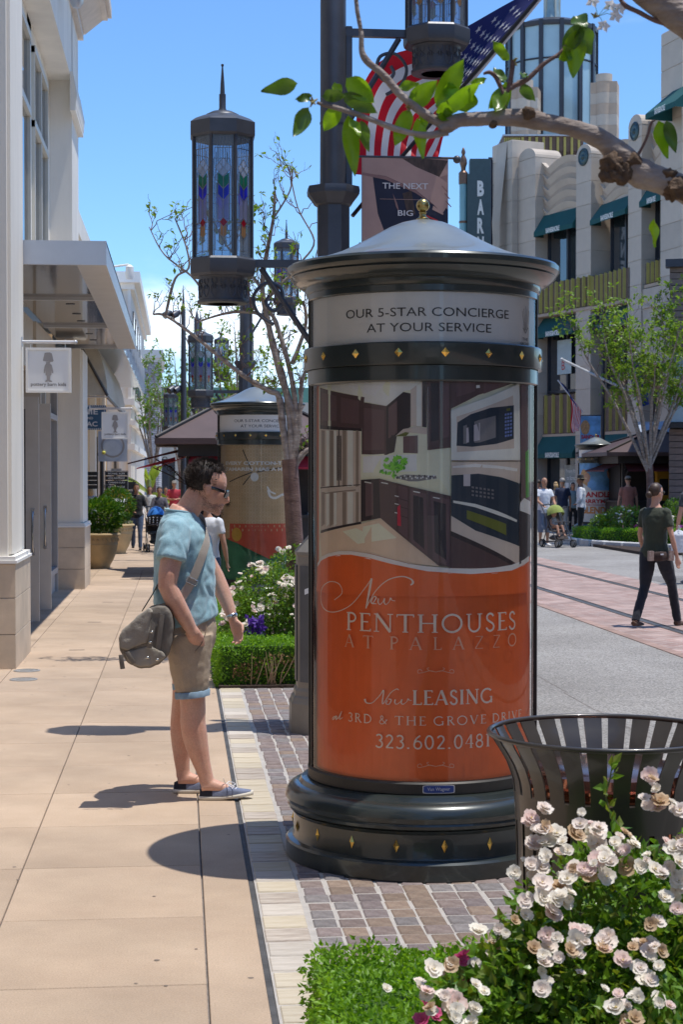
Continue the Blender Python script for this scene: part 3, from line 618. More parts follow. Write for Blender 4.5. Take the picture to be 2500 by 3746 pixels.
# second column down the pavement, with the wildlife-room poster
c2 = at(943, 2229, 21.5)
col2 = make_column('round advertising column with beige and red living room poster behind the tree', (c2.x, c2.y, 0), 0.02, near=False)
q = MB(); mm = [mat('p2_beige', (.60, .42, .235), .5, var=.1), mat('p2_red', (.60, .10, .05), .5), mat('p2_green', (.05, .22, .11), .5, var=.3, vs=5), mat('p2_pattern', (.68, .52, .32), .5), mat('p2_white', (.88, .86, .82), .5), mat('p2_dark', (.05, .04, .035), .5), mat('p2_yellow', (.62, .38, .06), .5)]
w = .483*rad(77)
q.add([(-w, 0, .40), (w, 0, .40), (w, 0, 2.08), (-w, 0, 2.08)], [(0, 1, 2, 3)], 0)
for i in range(17):
    for j in range(22):
        x, z = -w+.04+i*.076+(j % 2)*.038, 1.02+j*.049
        if x < w-.04 and z < 2.05: q.add([(x+.03*math.cos(a_), .0004, z+.03*math.sin(a_)) for a_ in [k*PI/3+PI/6 for k in range(6)]], [tuple(range(6))], 3); q.add([(x+.018*math.cos(a_), .0007, z+.018*math.sin(a_)) for a_ in [k*PI/3+PI/6 for k in range(6)]], [tuple(range(6))], 0)
q.add([(-.42, .001, .74), (w, .001, .74), (w, .001, 1.10), (-.42, .001, 1.10)], [(0, 1, 2, 3)], 1); q.add([(-.46, .0013, .66), (w, .0013, .66), (w, .0013, .86), (-.46, .0013, .92)], [(0, 1, 2, 3)], 1)
q.add([(-w, .002, .40), (w, .002, .40), (w, .002, .80), (.3, .002, .78), (.12, .002, .66), (-.15, .002, .72), (-.3, .002, .86), (-.52, .002, .92), (-w, .002, .95)], [tuple(range(9))], 2)
q.add([(-.31+.075*math.cos(a_), .002, .965+.085*math.sin(a_)) for a_ in [k*PI/10 for k in range(20)]], [tuple(range(20))], 6)
for k in range(12):
    a_ = k*PI/6; q.add([(-.46+.015*math.cos(a_+1), .0022, 1.36+.015*math.sin(a_+1)), (-.46+.07*math.cos(a_), .0022, 1.36+.07*math.sin(a_)), (-.46+.015*math.cos(a_-1), .0022, 1.36+.015*math.sin(a_-1))], [(0, 1, 2)], 5)
q.add([(-.07+.05*math.cos(a_), .002, 1.68+.055*math.sin(a_)) for a_ in [k*PI/8 for k in range(16)]], [tuple(range(16))], 4)
for (x0, z0, x1, z1) in ((-.1, 1.75, -.22, 2.02), (-.1, 1.74, -.42, 1.62), (-.04, 1.74, .28, 1.80), (-.12, 1.7, -.22, 1.58)): stroke(q, [(x0, z0), ((x0+x1)/2, (z0+z1)/2), (x1, z1)], .013, .0015, 5)
script_pts = spline([(.10, 1.52), (.13, 1.44), (.2, 1.42), (.3, 1.46), (.36, 1.45)], 6); stroke(q, script_pts, .03, .0015, 4); stroke(q, spline([(.12, 1.5), (.09, 1.56), (.13, 1.5), (.2, 1.47)], 5), .02, .0016, 4)
text(q, 'EVERY COTTON-TOP', -.50, .42, 1.83, 1.875, .003, 4, .045); text(q, 'TAMARIN HAS A HOME', -.50, .5, 1.755, 1.80, .003, 4, .045); text(q, 'JUST LIKE YOURS', -.16, .36, .58, .625, .003, 4, .02)
curved(q, mm, 'poster', col2, .483)
q = MB(); text(q, 'OUR 5-STAR CONCIERGE', -.34, .36, 2.36, 2.395, .0015); text(q, 'AT YOUR SERVICE', -.25, .28, 2.295, 2.33, .0015); curved(q, ink, 'header_lettering', col2, .497)
b = MB(); b.lathe([(.503, .402), (.503, 2.08)], 48, a0=rad(-90-83), a1=rad(-90+77)); b.build('poster_glass', glass_m, col2, 60)
# third column, across the street
c3 = at(2181, 1958, 48.6)
col3 = make_column('distant advertising column with blue sky and red lettering poster across the street', (c3.x, c3.y, 0), -0.2, near=False)
q = MB(); mm = [mat('p3_sky', (.16, .38, .66), .5, var=.35, vs=4), mat('p3_pale', (.62, .60, .55), .5), mat('p3_red', (.50, .03, .03), .5), mat('p3_hair', (.50, .30, .14), .5, var=.4, vs=20), mat('p3_skin', (.52, .30, .20), .5), mat('p3_dark', (.03, .025, .03), .5), mat('p3_orange', (.60, .22, .05), .5)]
q.add([(-w, 0, .40), (w, 0, .40), (w, 0, 1.3), (-w, 0, 1.3)], [(0, 1, 2, 3)], 1); q.add([(-w, 0, 1.3), (w, 0, 1.3), (w, 0, 2.08), (-w, 0, 2.08)], [(0, 1, 2, 3)], 0)
def blob(q, cx, cz, rx, rz, m, y): q.add([(cx+rx*math.cos(a_)*(1+.06*math.sin(5*a_)), y, cz+rz*math.sin(a_)) for a_ in [k*PI/10 for k in range(20)]], [tuple(range(20))], m)
blob(q, -.40, 1.62, .17, .28, 3, .001); blob(q, -.28, 1.66, .10, .14, 4, .002); q.add([(-.6, .0015, 1.1), (-.12, .0015, 1.1), (-.16, .0015, 1.35), (-.42, .0015, 1.5)], [(0, 1, 2, 3)], 1)
blob(q, .44, 1.78, .12, .15, 4, .001); blob(q, .49, 1.90, .14, .13, 5, .002); q.add([(.38, .0025, 1.0), (w, .0025, 1.0), (w, .0025, 1.7), (.5, .0025, 1.6)], [(0, 1, 2, 3)], 5)
text(q, 'SANDLER', -.42, .62, 1.10, 1.26, .003, 2, .04); text(q, 'BARRYMORE', -.48, .64, .93, 1.05, .003, 2, .04); text(q, 'BLENDED', -.42, .56, .64, .84, .003, 6, .04)
q.add([(-w, .003, .875), (w, .003, .875), (w, .003, .895), (-w, .003, .895)], [(0, 1, 2, 3)], 2)
curved(q, mm, 'poster', col3, .483)
q = MB(); text(q, 'FIND YOURSELF', -.22, .34, 2.33, 2.375, .0015); curved(q, mat('grey_ink', (.25, .24, .24), .5), 'header_lettering', col3, .497)
# ================= shop building on the left =================
stucco = mat('ivory_stucco', (0.84, 0.78, 0.68), 0.8, var=.09, vs=1.5, streak=(1, 1, .25), bump=.15, bs=90)
stucco_w = mat('white_trim', (0.87, 0.84, 0.78), 0.6, var=.04, vs=3)
tanst = mat('tan_limestone', (0.60, 0.49, 0.37), 0.8, var=.16, vs=3, bump=.2, bs=60, obvar=.04)
wgray = mat('warm_grey_paint', (0.62, 0.55, 0.46), 0.55, var=.05, vs=3)
alu = mat('brushed_canopy_metal', (0.60, 0.60, 0.61), 0.35, 0.6, var=.05, vs=3)
soff = mat('polished_soffit', (0.30, 0.25, 0.21), 0.09, 0.85, var=.05, vs=3, bump=.12, bs=2.2)
shopglass = mat('shop_glass', (0.02, 0.024, 0.03), 0.03, var=.1, vs=1, spec=1.0, coat=1.0)
skyglass = mat('upper_glass', (0.10, 0.11, 0.12), 0.02, 0.8, var=0)
bA = thing('shop_building', 'ivory shop front with stone based pilasters and a flat metal canopy', 'building', (-1.9, 21, 0))
def pil(y0, y1, xf, ztop, nm='pilaster'):
    b = MB(); b.box(-3.2, xf-.05, y0+.05, y1-.06, .98, ztop); b.box(-3.0, xf-.02, y0+.12, y1-.16, 1.0, ztop-.01)
    return b.wbuild(nm, stucco, bA)
p1 = pil(15.0, 16.45, -1.46, 9.6); p2 = pil(25.6, 27.2, -1.44, 3.6)
for (y0, y1, xf) in ((15.0, 16.5, -1.44), (25.6, 27.2, -1.43)):
    for k, (z0, z1) in enumerate(((.0, .30), (.305, .62), (.625, .92))):
        b = MB(); b.cbox(-3.1, xf, y0, y1, z0, z1, .004); b.wbuild('base_stone', tanst, bA)
    b = MB(); b.box(-3.12, xf+.015, y0-.015, y1+.015, .924, .95); b.box(-3.1, xf+.0, y0+.0, y1, .95, .985); b.wbuild('base_moulding', stucco_w, bA)
# bright edge strips of the pilasters
b = MB(); b.box(-1.515, -1.482, 15.35, 15.6, .99, 9.5); b.box(-1.515, -1.488, 15.75, 16.2, .99, 9.5); b.wbuild('trim_strip', stucco_w, bA)
b = MB(); b.box(-1.49, -1.47, 25.85, 26.9, .99, 3.4); b.wbuild('trim_strip', stucco_w, bA)
# door zone under the canopy
b = MB(); b.box(-3.3, -2.75, 16.4, 22.3, 0, 3.7); b.box(-3.3, -1.86, 22.3, 23.0, 0, 3.7); b.box(-3.3, -1.86, 25.2, 25.7, 0, 3.7); b.box(-3.3, -1.86, 23.0, 25.2, 2.95, 3.7); b.box(-2.75, -1.9, 16.4, 22.3, 3.05, 3.7); b.wbuild('lower_wall', wgray, bA)
b = MB(); b.box(-2.2, -1.84, 23.0, 25.2, 0, .28); b.box(-1.86, -1.80, 22.95, 23.06, 0, 3); b.box(-1.86, -1.80, 25.14, 25.24, 0, 3); b.box(-1.86, -1.80, 23.06, 25.14, 2.5, 2.58); b.box(-1.86, -1.8, 23.06, 25.14, .28, .36); w_ = b.wbuild('window_frame', mat('grey_frame', (.42, .41, .40), .4, var=.05), bA)
b = MB(); b.box(-1.95, -1.85, 23.06, 25.14, .36, 2.95); b.wbuild('pane', shopglass, w_)
b = MB(); b.box(-2.76, -2.70, 16.6, 19.2, .3, 2.9); b.wbuild('window', shopglass, bA)
for yy in (19.7, 21.5):
    b = MB(); b.box(-2.6, -2.42, yy, yy+.045, .02, 2.6); b.box(-1.77, -1.62, yy, yy+.045, .02, 2.6); b.box(-2.42, -1.77, yy, yy+.045, .02, .28); b.box(-2.42, -1.77, yy, yy+.045, 2.46, 2.6); b.box(-2.03, -1.95, yy, yy+.045, .28, 2.46)
    d = b.wbuild('door', mat('door_paint', (.66, .62, .56), .45, var=.05), bA)
    b = MB(); b.box(-2.42, -2.03, yy+.018, yy+.028, .28, 2.46); b.box(-1.95, -1.77, yy+.018, yy+.028, .28, 2.46); b.wbuild('pane', mat('door_pane', (.20, .20, .20), .05, var=.4, vs=3, spec=1), d)
    b = MB(); b.tube([(-1.69, yy, .82), (-1.69, yy-.06, .88), (-1.69, yy-.07, 1.05), (-1.69, yy-.06, 1.22), (-1.69, yy, 1.28)], .012, 8); b.box(-1.71, -1.67, yy-.008, yy, .78, .86); b.box(-1.71, -1.67, yy-.008, yy, 1.24, 1.32); b.wbuild('handle', mat('steel_handle', (.5, .5, .5), .25, .9), d, 40)
b = MB(); b.box(-2.6, -1.8, 22.2, 22.32, 2.6, 3.05); b.wbuild('door_transom', wgray, bA)
# canopy
b = MB(); b.box(-2.0, -.70, 16.35, 16.40, 3.70, 3.93); b.box(-.76, -.70, 16.40, 27.0, 3.70, 3.93); b.box(-1.9, -.70, 16.36, 27.0, 3.90, 3.925); b.box(-2.0, -.76, 26.95, 27.0, 3.70, 3.90); b.box(-.98, -.76, 16.40, 26.95, 3.70, 3.73); cn = b.wbuild('canopy', alu, bA)
b = MB(); b.box(-1.84, -.98, 16.40, 26.95, 3.735, 3.76); b.wbuild('soffit_panel', soff, cn)
for y_ in (19.6, 23.2):
    b = MB(); b.box(-1.84, -.98, y_, y_+.09, 3.70, 3.735); b.wbuild('canopy_rib', alu, cn)
for y_ in (20.4, 21.6, 22.6, 24.6, 25.7):
    b = MB(); b.lathe([(.055, 3.728), (.055, 3.736)], 14, c=(-1.30, y_)); b.wbuild('downlight', mat('dark_steel', (.12, .12, .12), .4), cn)
# upper storey
b = MB(); b.box(-3.2, -1.6, 16.4, 25.7, 7.58, 9.6); b.box(-3.2, -1.93, 16.4, 17.3, 3.9, 7.58); b.box(-3.2, -1.93, 21.9, 22.5, 3.9, 7.58); b.box(-3.2, -1.93, 24.75, 25.7, 3.9, 7.58); b.box(-3.2, -1.93, 17.3, 24.75, 7.30, 7.58); b.wbuild('upper_wall', stucco, bA)
b = MB(); b.box(-3.2, -1.60, 25.6, 27.2, 3.94, 8.6); b.wbuild('upper_pilaster', stucco, bA)
b = MB(); b.box(-1.6, -1.52, 25.2, 27.2, 7.05, 7.12); b.prism([(-1.6, 7.12), (-1.515, 7.12), (-1.50, 7.3), (-1.56, 7.62), (-1.6, 7.62)], lambda u, v, w: (u, w, v), 25.2, 27.2); b.wbuild('string_course', stucco, bA)
for (y0, y1) in ((17.3, 21.9), (22.5, 24.75)):
    fr = MB()
    n = 3 if y1-y0 > 3 else 2
    for i in range(n+1):
        yy = y0+(y1-y0)*i/n; e = .06 if i in (0, n) else .045
        fr.box(-1.93, -1.885, max(y0, yy-e), min(y1, yy+e), 3.95, 7.30)
    for z_ in (3.95, 6.25, 7.22): fr.box(-1.93, -1.875, y0, y1, z_, z_+.09)
    wf = fr.wbuild('window', mat('bronze_ivory_frame', (.66, .62, .52), .45, var=.05), bA)
    for i in range(n):
        a_, b2 = y0+(y1-y0)*i/n+.05, y0+(y1-y0)*(i+1)/n-.05
        for (z0, z1) in ((4.04, 6.25), (6.34, 7.22)):
            g = MB(); g.box(-1.96, -1.925, a_, b2, z0, z1); g.wbuild('pane', skyglass, wf)
# cornice with brackets
b = MB(); b.box(-3.2, -1.52, 14.5, 27.3, 8.6, 8.72); b.prism([(-1.6, 8.72), (-1.50, 8.72), (-1.22, 8.95), (-1.14, 8.95), (-1.14, 9.12), (-1.6, 9.12)], lambda u, v, w: (u, w, v), 14.5, 27.4); b.box(-1.14, -1.08, 14.5, 27.45, 9.0, 9.16); b.wbuild('cornice', mat('cornice_buff', (.66, .58, .50), .75, var=.08), bA)
for y_ in (19.0, 20.4, 21.8, 23.2):
    b = MB(); b.tube([(-1.6, y_, 8.30), (-1.42, y_, 8.30), (-1.38, y_, 8.18)], .02, 8); b.lathe([(.05, 8.0), (.09, 8.06), (.09, 8.18), (.03, 8.2)], 14, c=(-1.38, y_)); b.wbuild('wall_light', alu, bA, 40)
# hanging signs
ply = mat('sign_white', (.80, .80, .79), .5, var=.02); gry = mat('sign_grey', (.36, .33, .31), .5, var=.03); gtx = flat('sign_text_grey', (.20, .18, .17))
def kid_sign(x0, y, z0, s_, label, xm):
    r = thing('hanging_sign', label, 'sign', (x0+.21, y, z0), group='square white shop signs on brackets')
    b = MB(); b.box(-.21, .21, -.02, .02, 0, .42); 
    f_ = MB()
    for q in ((-.21, .21, 0, .022), (-.21, .21, .398, .42), (-.21, -.188, .022, .398), (.188, .21, .022, .398)): f_.box(q[0], q[1], -.03, -.02, q[2], q[3])
    b.build('board', ply, r); f_.build('board_frame', stucco_w, r)
    g = MB()
    F = lambda pts: g.add([((x-474)/426*.42, -.0225, .42-(z-730)/420*.42) for x, z in pts], [tuple(range(len(pts)))], 0)
    F([(438, 780), (460, 775), (488, 775), (505, 782), (522, 852), (512, 862), (492, 862), (445, 858), (422, 852)])
    F([(452, 862), (492, 862), (488, 880), (505, 892), (518, 945), (518, 968), (506, 968), (502, 940), (502, 985), (492, 990), (488, 1030), (508, 1042), (508, 1050), (478, 1050), (470, 1040), (462, 1050), (440, 1048), (442, 1042), (458, 1030), (456, 992), (446, 985), (446, 940), (440, 968), (430, 968), (430, 940), (440, 895), (452, 880)])
    g.build('figure_emblem', gry, r)
    g = MB(); text(g, 'pottery barn kids', -.163, .163, .052, .094, -.0225, 0, .015); g.build('lettering', gtx, r)
    g = MB(); g.tube([(xm, 0, .475), (.235, 0, .475)], .017, 10); g.ball((.25, 0, .475), .02, 12); g.box(xm, xm+.02, -.03, .03, .43, .52); g.tube([(-.165, 0, .42), (-.165, 0, .50)], .004, 6); g.tube([(.155, 0, .42), (.155, 0, .50)], .004, 6); g.build('bracket', alu, r, 40)
kid_sign(-1.44, 16.1, 2.47, 1, 'larger square white shop sign with lamp-shade figure under the metal canopy', -.26)
kid_sign(-1.22, 26.6, 2.27, 1, 'smaller square white lamp-shade figure sign beyond the second pilaster', -.40)
r = thing('hanging_sign', 'blue shop sign with white letters and dentilled edge partly behind the pilaster', 'sign', (-1.62, 31.5, 2.55))
b = MB(); b.box(-.36, .26, -.02, .02, 0, .45); b.build('board', mat('sign_blue', (.05, .13, .22), .5, var=.1), r)
b = MB()
for i in range(16):
    b.box(-.35+i*.038, -.33+i*.038, -.026, -.02, .425, .445); b.box(-.35+i*.038, -.33+i*.038, -.026, -.02, .005, .025)
text(b, 'NIE', -.17, .11, .28, .38, -.024, 0, .02); text(b, 'AND', -.13, .02, .19, .235, -.024, 0, .02); text(b, 'AC', -.10, .10, .06, .15, -.024, 0, .02); b.build('lettering', ply, r)
b = MB(); b.tube([(-.6, 0, .6), (.3, 0, .6)], .015, 8); b.tube([(-.2, 0, .45), (-.2, 0, .6)], .005, 6); b.tube([(.2, 0, .45), (.2, 0, .6)], .005, 6); b.build('bracket', alu, r)
r = thing('hanging_sign', 'pale grey square sign with a dark ring hanging behind the smaller white sign', 'sign', (-1.30, 33.0, 1.98))
b = MB(); b.box(-.28, .28, -.02, .02, 0, .58); b.build('board', mat('sign_pale', (.55, .58, .62), .5, var=.1), r)
b = MB(); stroke(b, arc(0, .30, .21, .21, 0, 360, 30), .035, -.024, 0); b.build('ring_emblem', gry, r)
b = MB(); b.ball((-.17, -.03, .17), .035, 10); b.build('yellow_dot', mat('yellow', (.7, .65, .1), .4), r)
# second building: ochre wall, barrel awning
bB = thing('shop_building', 'ochre and white building with an arched pale awning beyond the canopy', 'building', (-2.4, 40, 0))
ochre = mat('ochre_stucco', (.62, .42, .22), .8, var=.08, vs=2, bump=.2, bs=60)
b = MB(); b.box(-7, -2.35, 27.3, 54.9, 0, 7.0); b.wbuild('wall', ochre, bB)
b = MB(); b.box(-7, -2.2, 27.3, 54.9, 7.0, 7.5); b.box(-2.35, -2.2, 44.5, 45.0, 0, 7); b.box(-2.35, -2.2, 50, 50.5, 0, 7); b.box(-7, -1.9, 27.3, 30.5, 4.3, 7.2); b.wbuild('parapet', stucco, bB)
b = MB()
prof = [(math.cos(rad(a_)), math.sin(rad(a_))) for a_ in range(0, 91, 10)]
vs = []
for yy in (33.0, 43.5):
    for (c_, s_) in prof: vs.append((-2.35+.95*c_, yy, 3.25+1.5*s_))
K_ = len(prof); b.add(vs, [(i, i+1, K_+i+1, K_+i) for i in range(K_-1)]); b.add([(-2.35, 33.0, 3.25)]+vs[:K_], [tuple(range(K_+1))])
b.wbuild('barrel_awning', mat('cream_canvas', (.70, .66, .56), .9, var=.1, trans=.25), bB)
b = MB(); b.tube([(-1.4, 33.0, 3.22), (-1.4, 43.5, 3.22)], .03, 6); b.tube([(-2.3, 33.0, 4.9), (-1.4, 33.0, 3.25)], .03, 6); b.wbuild('awning_rail', mat('rail_dark', (.10, .09, .08), .5), bB)
for y_ in (29.0, 31.5, 46, 48, 52):
    b = MB(); b.box(-2.37, -2.31, y_, y_+1.1, .2, 2.8); b.wbuild('window', shopglass, bB)
b = MB(); b.box(-2.3, -1.05, 27.6, 50, 4.3, 4.36); b.box(-1.1, -1.05, 27.6, 50, 4.05, 4.36); b.wbuild('glass_canopy', mat('blue_canopy', (.45, .55, .66), .15, .5), bB)
for y_ in range(28, 50, 2):
    b = MB(); b.box(-1.06, -1.0, y_, y_+.06, 4.05, 4.75); b.wbuild('canopy_post', alu, bB)
b = MB(); b.tube([(-1.35, 30, 4.4), (-1.35, 30, 5.2), (-1.25, 30, 5.35), (-.9, 30, 5.4)], .02, 8); b.lathe([(.06, 5.15), (.075, 5.22), (.07, 5.36), (.02, 5.4)], 14, c=(-.88, 30)); b.wbuild('security_camera', stucco_w, bB, 40)
# third building: white pilastered block
bC = thing('white_building', 'tall white classical building with ledges and narrow windows at the far end', 'building', (-2.0, 57, 0))
b = MB(); b.box(-9, -1.58, 55, 75, 0, 7.9); b.wbuild('wall', stucco, bC)
for (z0, z1, o) in ((7.7, 7.9, .12), (7.9, 8.25, .3), (4.0, 4.2, .10), (3.35, 3.5, .14), (2.55, 2.75, .12), (0, .8, .08)):
    b = MB(); b.box(-9, -1.58+o, 55-o, 75, z0, z1); b.wbuild('ledge', stucco_w, bC)
for x_ in (-2.36, -1.98, -1.68):
    for (z0, z1) in ((4.2, 7.7), (2.75, 3.35), (.8, 2.55)):
        b = MB(); b.box(x_, x_+.10, 54.93, 55, z0, z1); b.wbuild('pilaster', stucco_w, bC)
for (x_, z0, z1) in ((-2.16, 4.5, 7.3), (-2.16, 2.8, 3.3), (-2.16, 1.0, 2.4)):
    b = MB(); b.box(x_, x_+.14, 54.96, 55.0, z0, z1); wf = b.wbuild('window', mat('frame_cream', (.6, .56, .48), .6), bC)
    b = MB(); b.box(x_+.03, x_+.11, 54.955, 54.962, z0+.04, z1-.04); b.wbuild('pane', shopglass, wf)
for y_ in (57, 60, 63, 66):
    b = MB(); b.box(-1.6, -1.54, y_, y_+1.2, 4.6, 7.2); b.wbuild('window', shopglass, bC)
# blue-grey and painted brick tower
pD = wc((499-1250)/6200*86, 86); pD2 = wc((536-1250)/6200*86, 86); pD3 = wc((582-1250)/6200*86, 86)
bD = thing('brick_building', 'pale painted brick building with blue grey side wall and white cornice', 'building', (pD.x, pD.y, 0))
whb = bpy.data.materials.new('white_brick'); whb.use_nodes = True; t = whb.node_tree; bb = t.nodes['Principled BSDF']; co = t.nodes.new('ShaderNodeTexCoord'); br = t.nodes.new('ShaderNodeTexBrick'); br.inputs['Scale'].default_value = 1; br.inputs['Brick Width'].default_value = .3; br.inputs['Row Height'].default_value = .1; br.inputs['Mortar Size'].default_value = .02
br.inputs['Color1'].default_value = (.55, .54, .53, 1); br.inputs['Color2'].default_value = (.40, .39, .40, 1); br.inputs['Mortar'].default_value = (.25, .25, .27, 1)
mp = t.nodes.new('ShaderNodeMapping'); mp.inputs['Rotation'].default_value = (PI/2, 0, 0); t.links.new(co.outputs['Object'], mp.inputs[0]); t.links.new(mp.outputs[0], br.inputs['Vector']); t.links.new(br.outputs[0], bb.inputs['Base Color']); bb.inputs['Roughness'].default_value = .85
b = MB(); b.box(pD.x-8, pD2.x, pD.y, pD.y+12, 0, 7.2); b.wbuild('side_wall', mat('blue_grey_render', (.36, .43, .50), .7, var=.06, vs=1), bD)
b = MB(); b.box(pD2.x, pD3.x, pD.y-.05, pD.y+12, 0, 7.5); b.wbuild('brick_wall', whb, bD)
b = MB(); b.box(pD.x-8, pD3.x+.05, pD.y-.1, pD.y+12, 7.5, 7.7); b.prism([(0, 7.7), (.06, 7.7), (.22, 7.95), (.22, 8.12), (0, 8.12)], lambda u, v, w: (pD3.x+u, w, v), pD.y-.2, pD.y+12); b.box(pD.x-8, pD3.x+.12, pD.y-.22, pD.y+12, 7.7, 8.12); b.wbuild('cornice', mat('cornice_stone', (.70, .68, .64), .7, var=.05), bD)
# low far block closing the street
pE = wc((700-1250)/6200*125, 125)
bE = thing('far_building', 'low beige building with green copper roof closing the end of the street', 'building', (pE.x, pE.y, 0))
b = MB(); b.box(pE.x-30, pE.x+42, pE.y, pE.y+15, 0, 7.2); b.wbuild('wall', mat('far_beige', (.50, .44, .36), .8, var=.1, vs=.3), bE)
b = MB(); b.prism([(-30, 7.2), (42, 7.2), (38, 8.3), (-26, 8.3)], lambda u, v, w: (pE.x+u, pE.y+w, v), 0, 10); b.wbuild('roof', mat('copper_green', (.12, .27, .20), .6, var=.15, vs=.5), bE)
for i in range(14):
    x_ = pE.x-12+i*2.4
    b = MB(); b.box(x_, x_+1.2, pE.y-.05, pE.y, .4, 3.0); b.wbuild('shop_window', shopglass, bE)
    b = MB(); b.box(x_, x_+1.0, pE.y-.05, pE.y, 4.3, 6.0); b.wbuild('window', shopglass, bE)
# blocks behind the viewer, seen only mirrored in the display glass
for (x0, x1, y0, y1, h, nm, c_) in ((-14, -2.0, -45, 13.5, 9, 'cream shop row standing behind the camera along the pavement', (.66, .60, .52)), (11.0, 24, -40, 14, 11, 'tall tan shop row behind the camera across the street', (.5, .40, .30)), (-2, 11, -75, -62, 10, 'pale building closing the street behind the camera', (.55, .50, .45))):
    r = thing('shop_building', nm, 'building', ((x0+x1)/2, (y0+y1)/2, 0))
    b = MB(); b.box(x0, x1, y0, y1, 0, h); b.box(x0-.3, x1+.3, y0-.3, y1+.0, h, h+.5); b.wbuild('wall', mat('back_'+nm[:4], c_, .8, var=.1, vs=.5), r)
    n = 9
    for i in range(n):
        for (z0, z1) in ((.3, 3.2), (4.6, 7.4)):
            w_ = MB()
            if y1-y0 > 20:
                yy = y0+3+(y1-y0-5)*i/n; xx = x1 if x0 < 0 else x0; w_.box(xx-.06, xx+.06, yy, yy+3.2, z0, z1)
            else:
                xx = x0+.6+(x1-x0)*i/n; w_.box(xx, xx+.8, y1-.05, y1+.05, z0, z1)
            w_.wbuild('window', shopglass, r)
# ================= bookshop building on the right =================
lime = mat('limestone', (.52, .44, .355), .8, var=.1, vs=1.2, bump=.2, bs=40, obvar=.06)
lime_t = mat('tan_limestone_band', (.46, .35, .26), .8, var=.1, vs=1.5, bump=.2, bs=40)
gold_p = mat('olive_gold_panel', (.40, .33, .085), .5, .15, var=.12, vs=2)
brn = mat('brown_recess', (.14, .09, .07), .7, var=.15)
awn = mat('green_canvas', (.008, .085, .082), .8, var=.08, vs=2, trans=.08)
awn_w = mat('awning_lettering', (.8, .8, .74), .6, var=0)
wfrm = mat('dark_window_frame', (.045, .045, .055), .4, .3, var=.1)
def seg(p, d, name, label):
    a = wc(*p); e = wc(p[0]+d[0], p[1]+d[1]); return thing(name, label, 'building', (a.x, a.y, 0), math.atan2(e.y-a.y, e.x-a.x))
b1 = seg((6.5, 62), (.425, -.905), 'bookshop_building', 'limestone bookshop front with wavy panels and green awnings')
b2 = seg((8.62, 57.5), (.2857, -.958), 'bookshop_wing', 'limestone wing of the bookshop with round bronze medallions, behind the leafy tree')
_blk = {}
def pilr(root, s0, s1, z1, y0=-.2, y1=.9, top='flat', zs=0.0, hb=.78):
    z = zs; k = 0
    while z < z1-.05:
        h = min(hb, z1-z); key = (round(s1-s0, 2), round(h, 2), y0, y1)
        if key not in _blk:
            b = MB(); b.cbox(.004, s1-s0-.004, y0, y1, 0, h-.018, .006); b.box(.02, s1-s0-.02, y0+.02, y1, h-.018, h); _blk[key] = b.mesh('stone_block', lime)
        link('stone_block', _blk[key], root, loc=(s0, 0, z)); z += h
    if top == 'round':
        b = MB(); w = (s1-s0)/2; b.prism([(s0+w+w*math.cos(rad(a_)), z1+.38*math.sin(rad(a_))) for a_ in range(0, 181, 15)], lambda u, v, w_: (u, w_, v), y0, y1); b.build('rounded_cap', lime, root)
def awning(root, s0, s1, zt, zb, out=.42, yb=.12):
    b = MB(); P = [(s0, yb, zt), (s1, yb, zt), (s1, yb-out, zb+.16), (s0, yb-out, zb+.16)]
    b.add(P+[(s0, yb-out, zb), (s1, yb-out, zb), (s0, yb, zb+.0), (s1, yb, zb+.0)], [(0, 3, 2, 1), (3, 4, 5, 2), (0, 6, 4, 3), (1, 2, 5, 7)])
    o = b.build('awning', awn, root)
    g = MB(); c_ = (s0+s1)/2; text(g, 'BARNES&NOBLE', c_-.42*(s1-s0)/2.4, c_+.42*(s1-s0)/2.4, zb+.025, zb+.20, yb-out-.008, 0, .03); g.build('awning_lettering', awn_w, o)
def win(root, s0, s1, z0, z1, y=.30, n=2, name='window'):
    b = MB(); b.box(s0, s1, y+.03, y+.09, z0, z1); w = b.build(name, shopglass, root)
    f = MB()
    for i in range(n+1): xx = s0+(s1-s0)*i/n; f.box(max(s0, xx-.05), min(s1, xx+.05), y-.03, y+.03, z0, z1)
    f.box(s0, s1, y-.02, y+.03, z0, z0+.1); f.box(s0, s1, y-.02, y+.03, z1-.1, z1); f.build('window_frame', wfrm, w)
slat = MB(); slat.add([(0, 0, 0), (.20, -.07, 0), (.235, 0, 0), (0, 0, 1), (.20, -.07, 1.04), (.235, 0, 1)], [(0, 1, 4, 3), (1, 2, 5, 4), (0, 2, 1), (3, 4, 5), (0, 3, 5, 2)]); slat_me = slat.mesh('gold_slat', gold_p)
def goldband(root, s0, s1, z0, z1, y=-.22, pitch=.345):
    b = MB(); b.box(s0, s1, y+.02, .3, z0, z1-.03); b.build('band_backing', brn, root)
    s = s0+.04
    while s < s1-.2:
        o = link('gold_slat', slat_me, root, loc=(s, y+.02, z0+.03)); o.scale = (1, 1.3, z1-z0-.06); s += pitch
    b = MB(); b.box(s0, s1, y-.03, .3, z0-.10, z0); b.build('band_footing', lime_t, root)
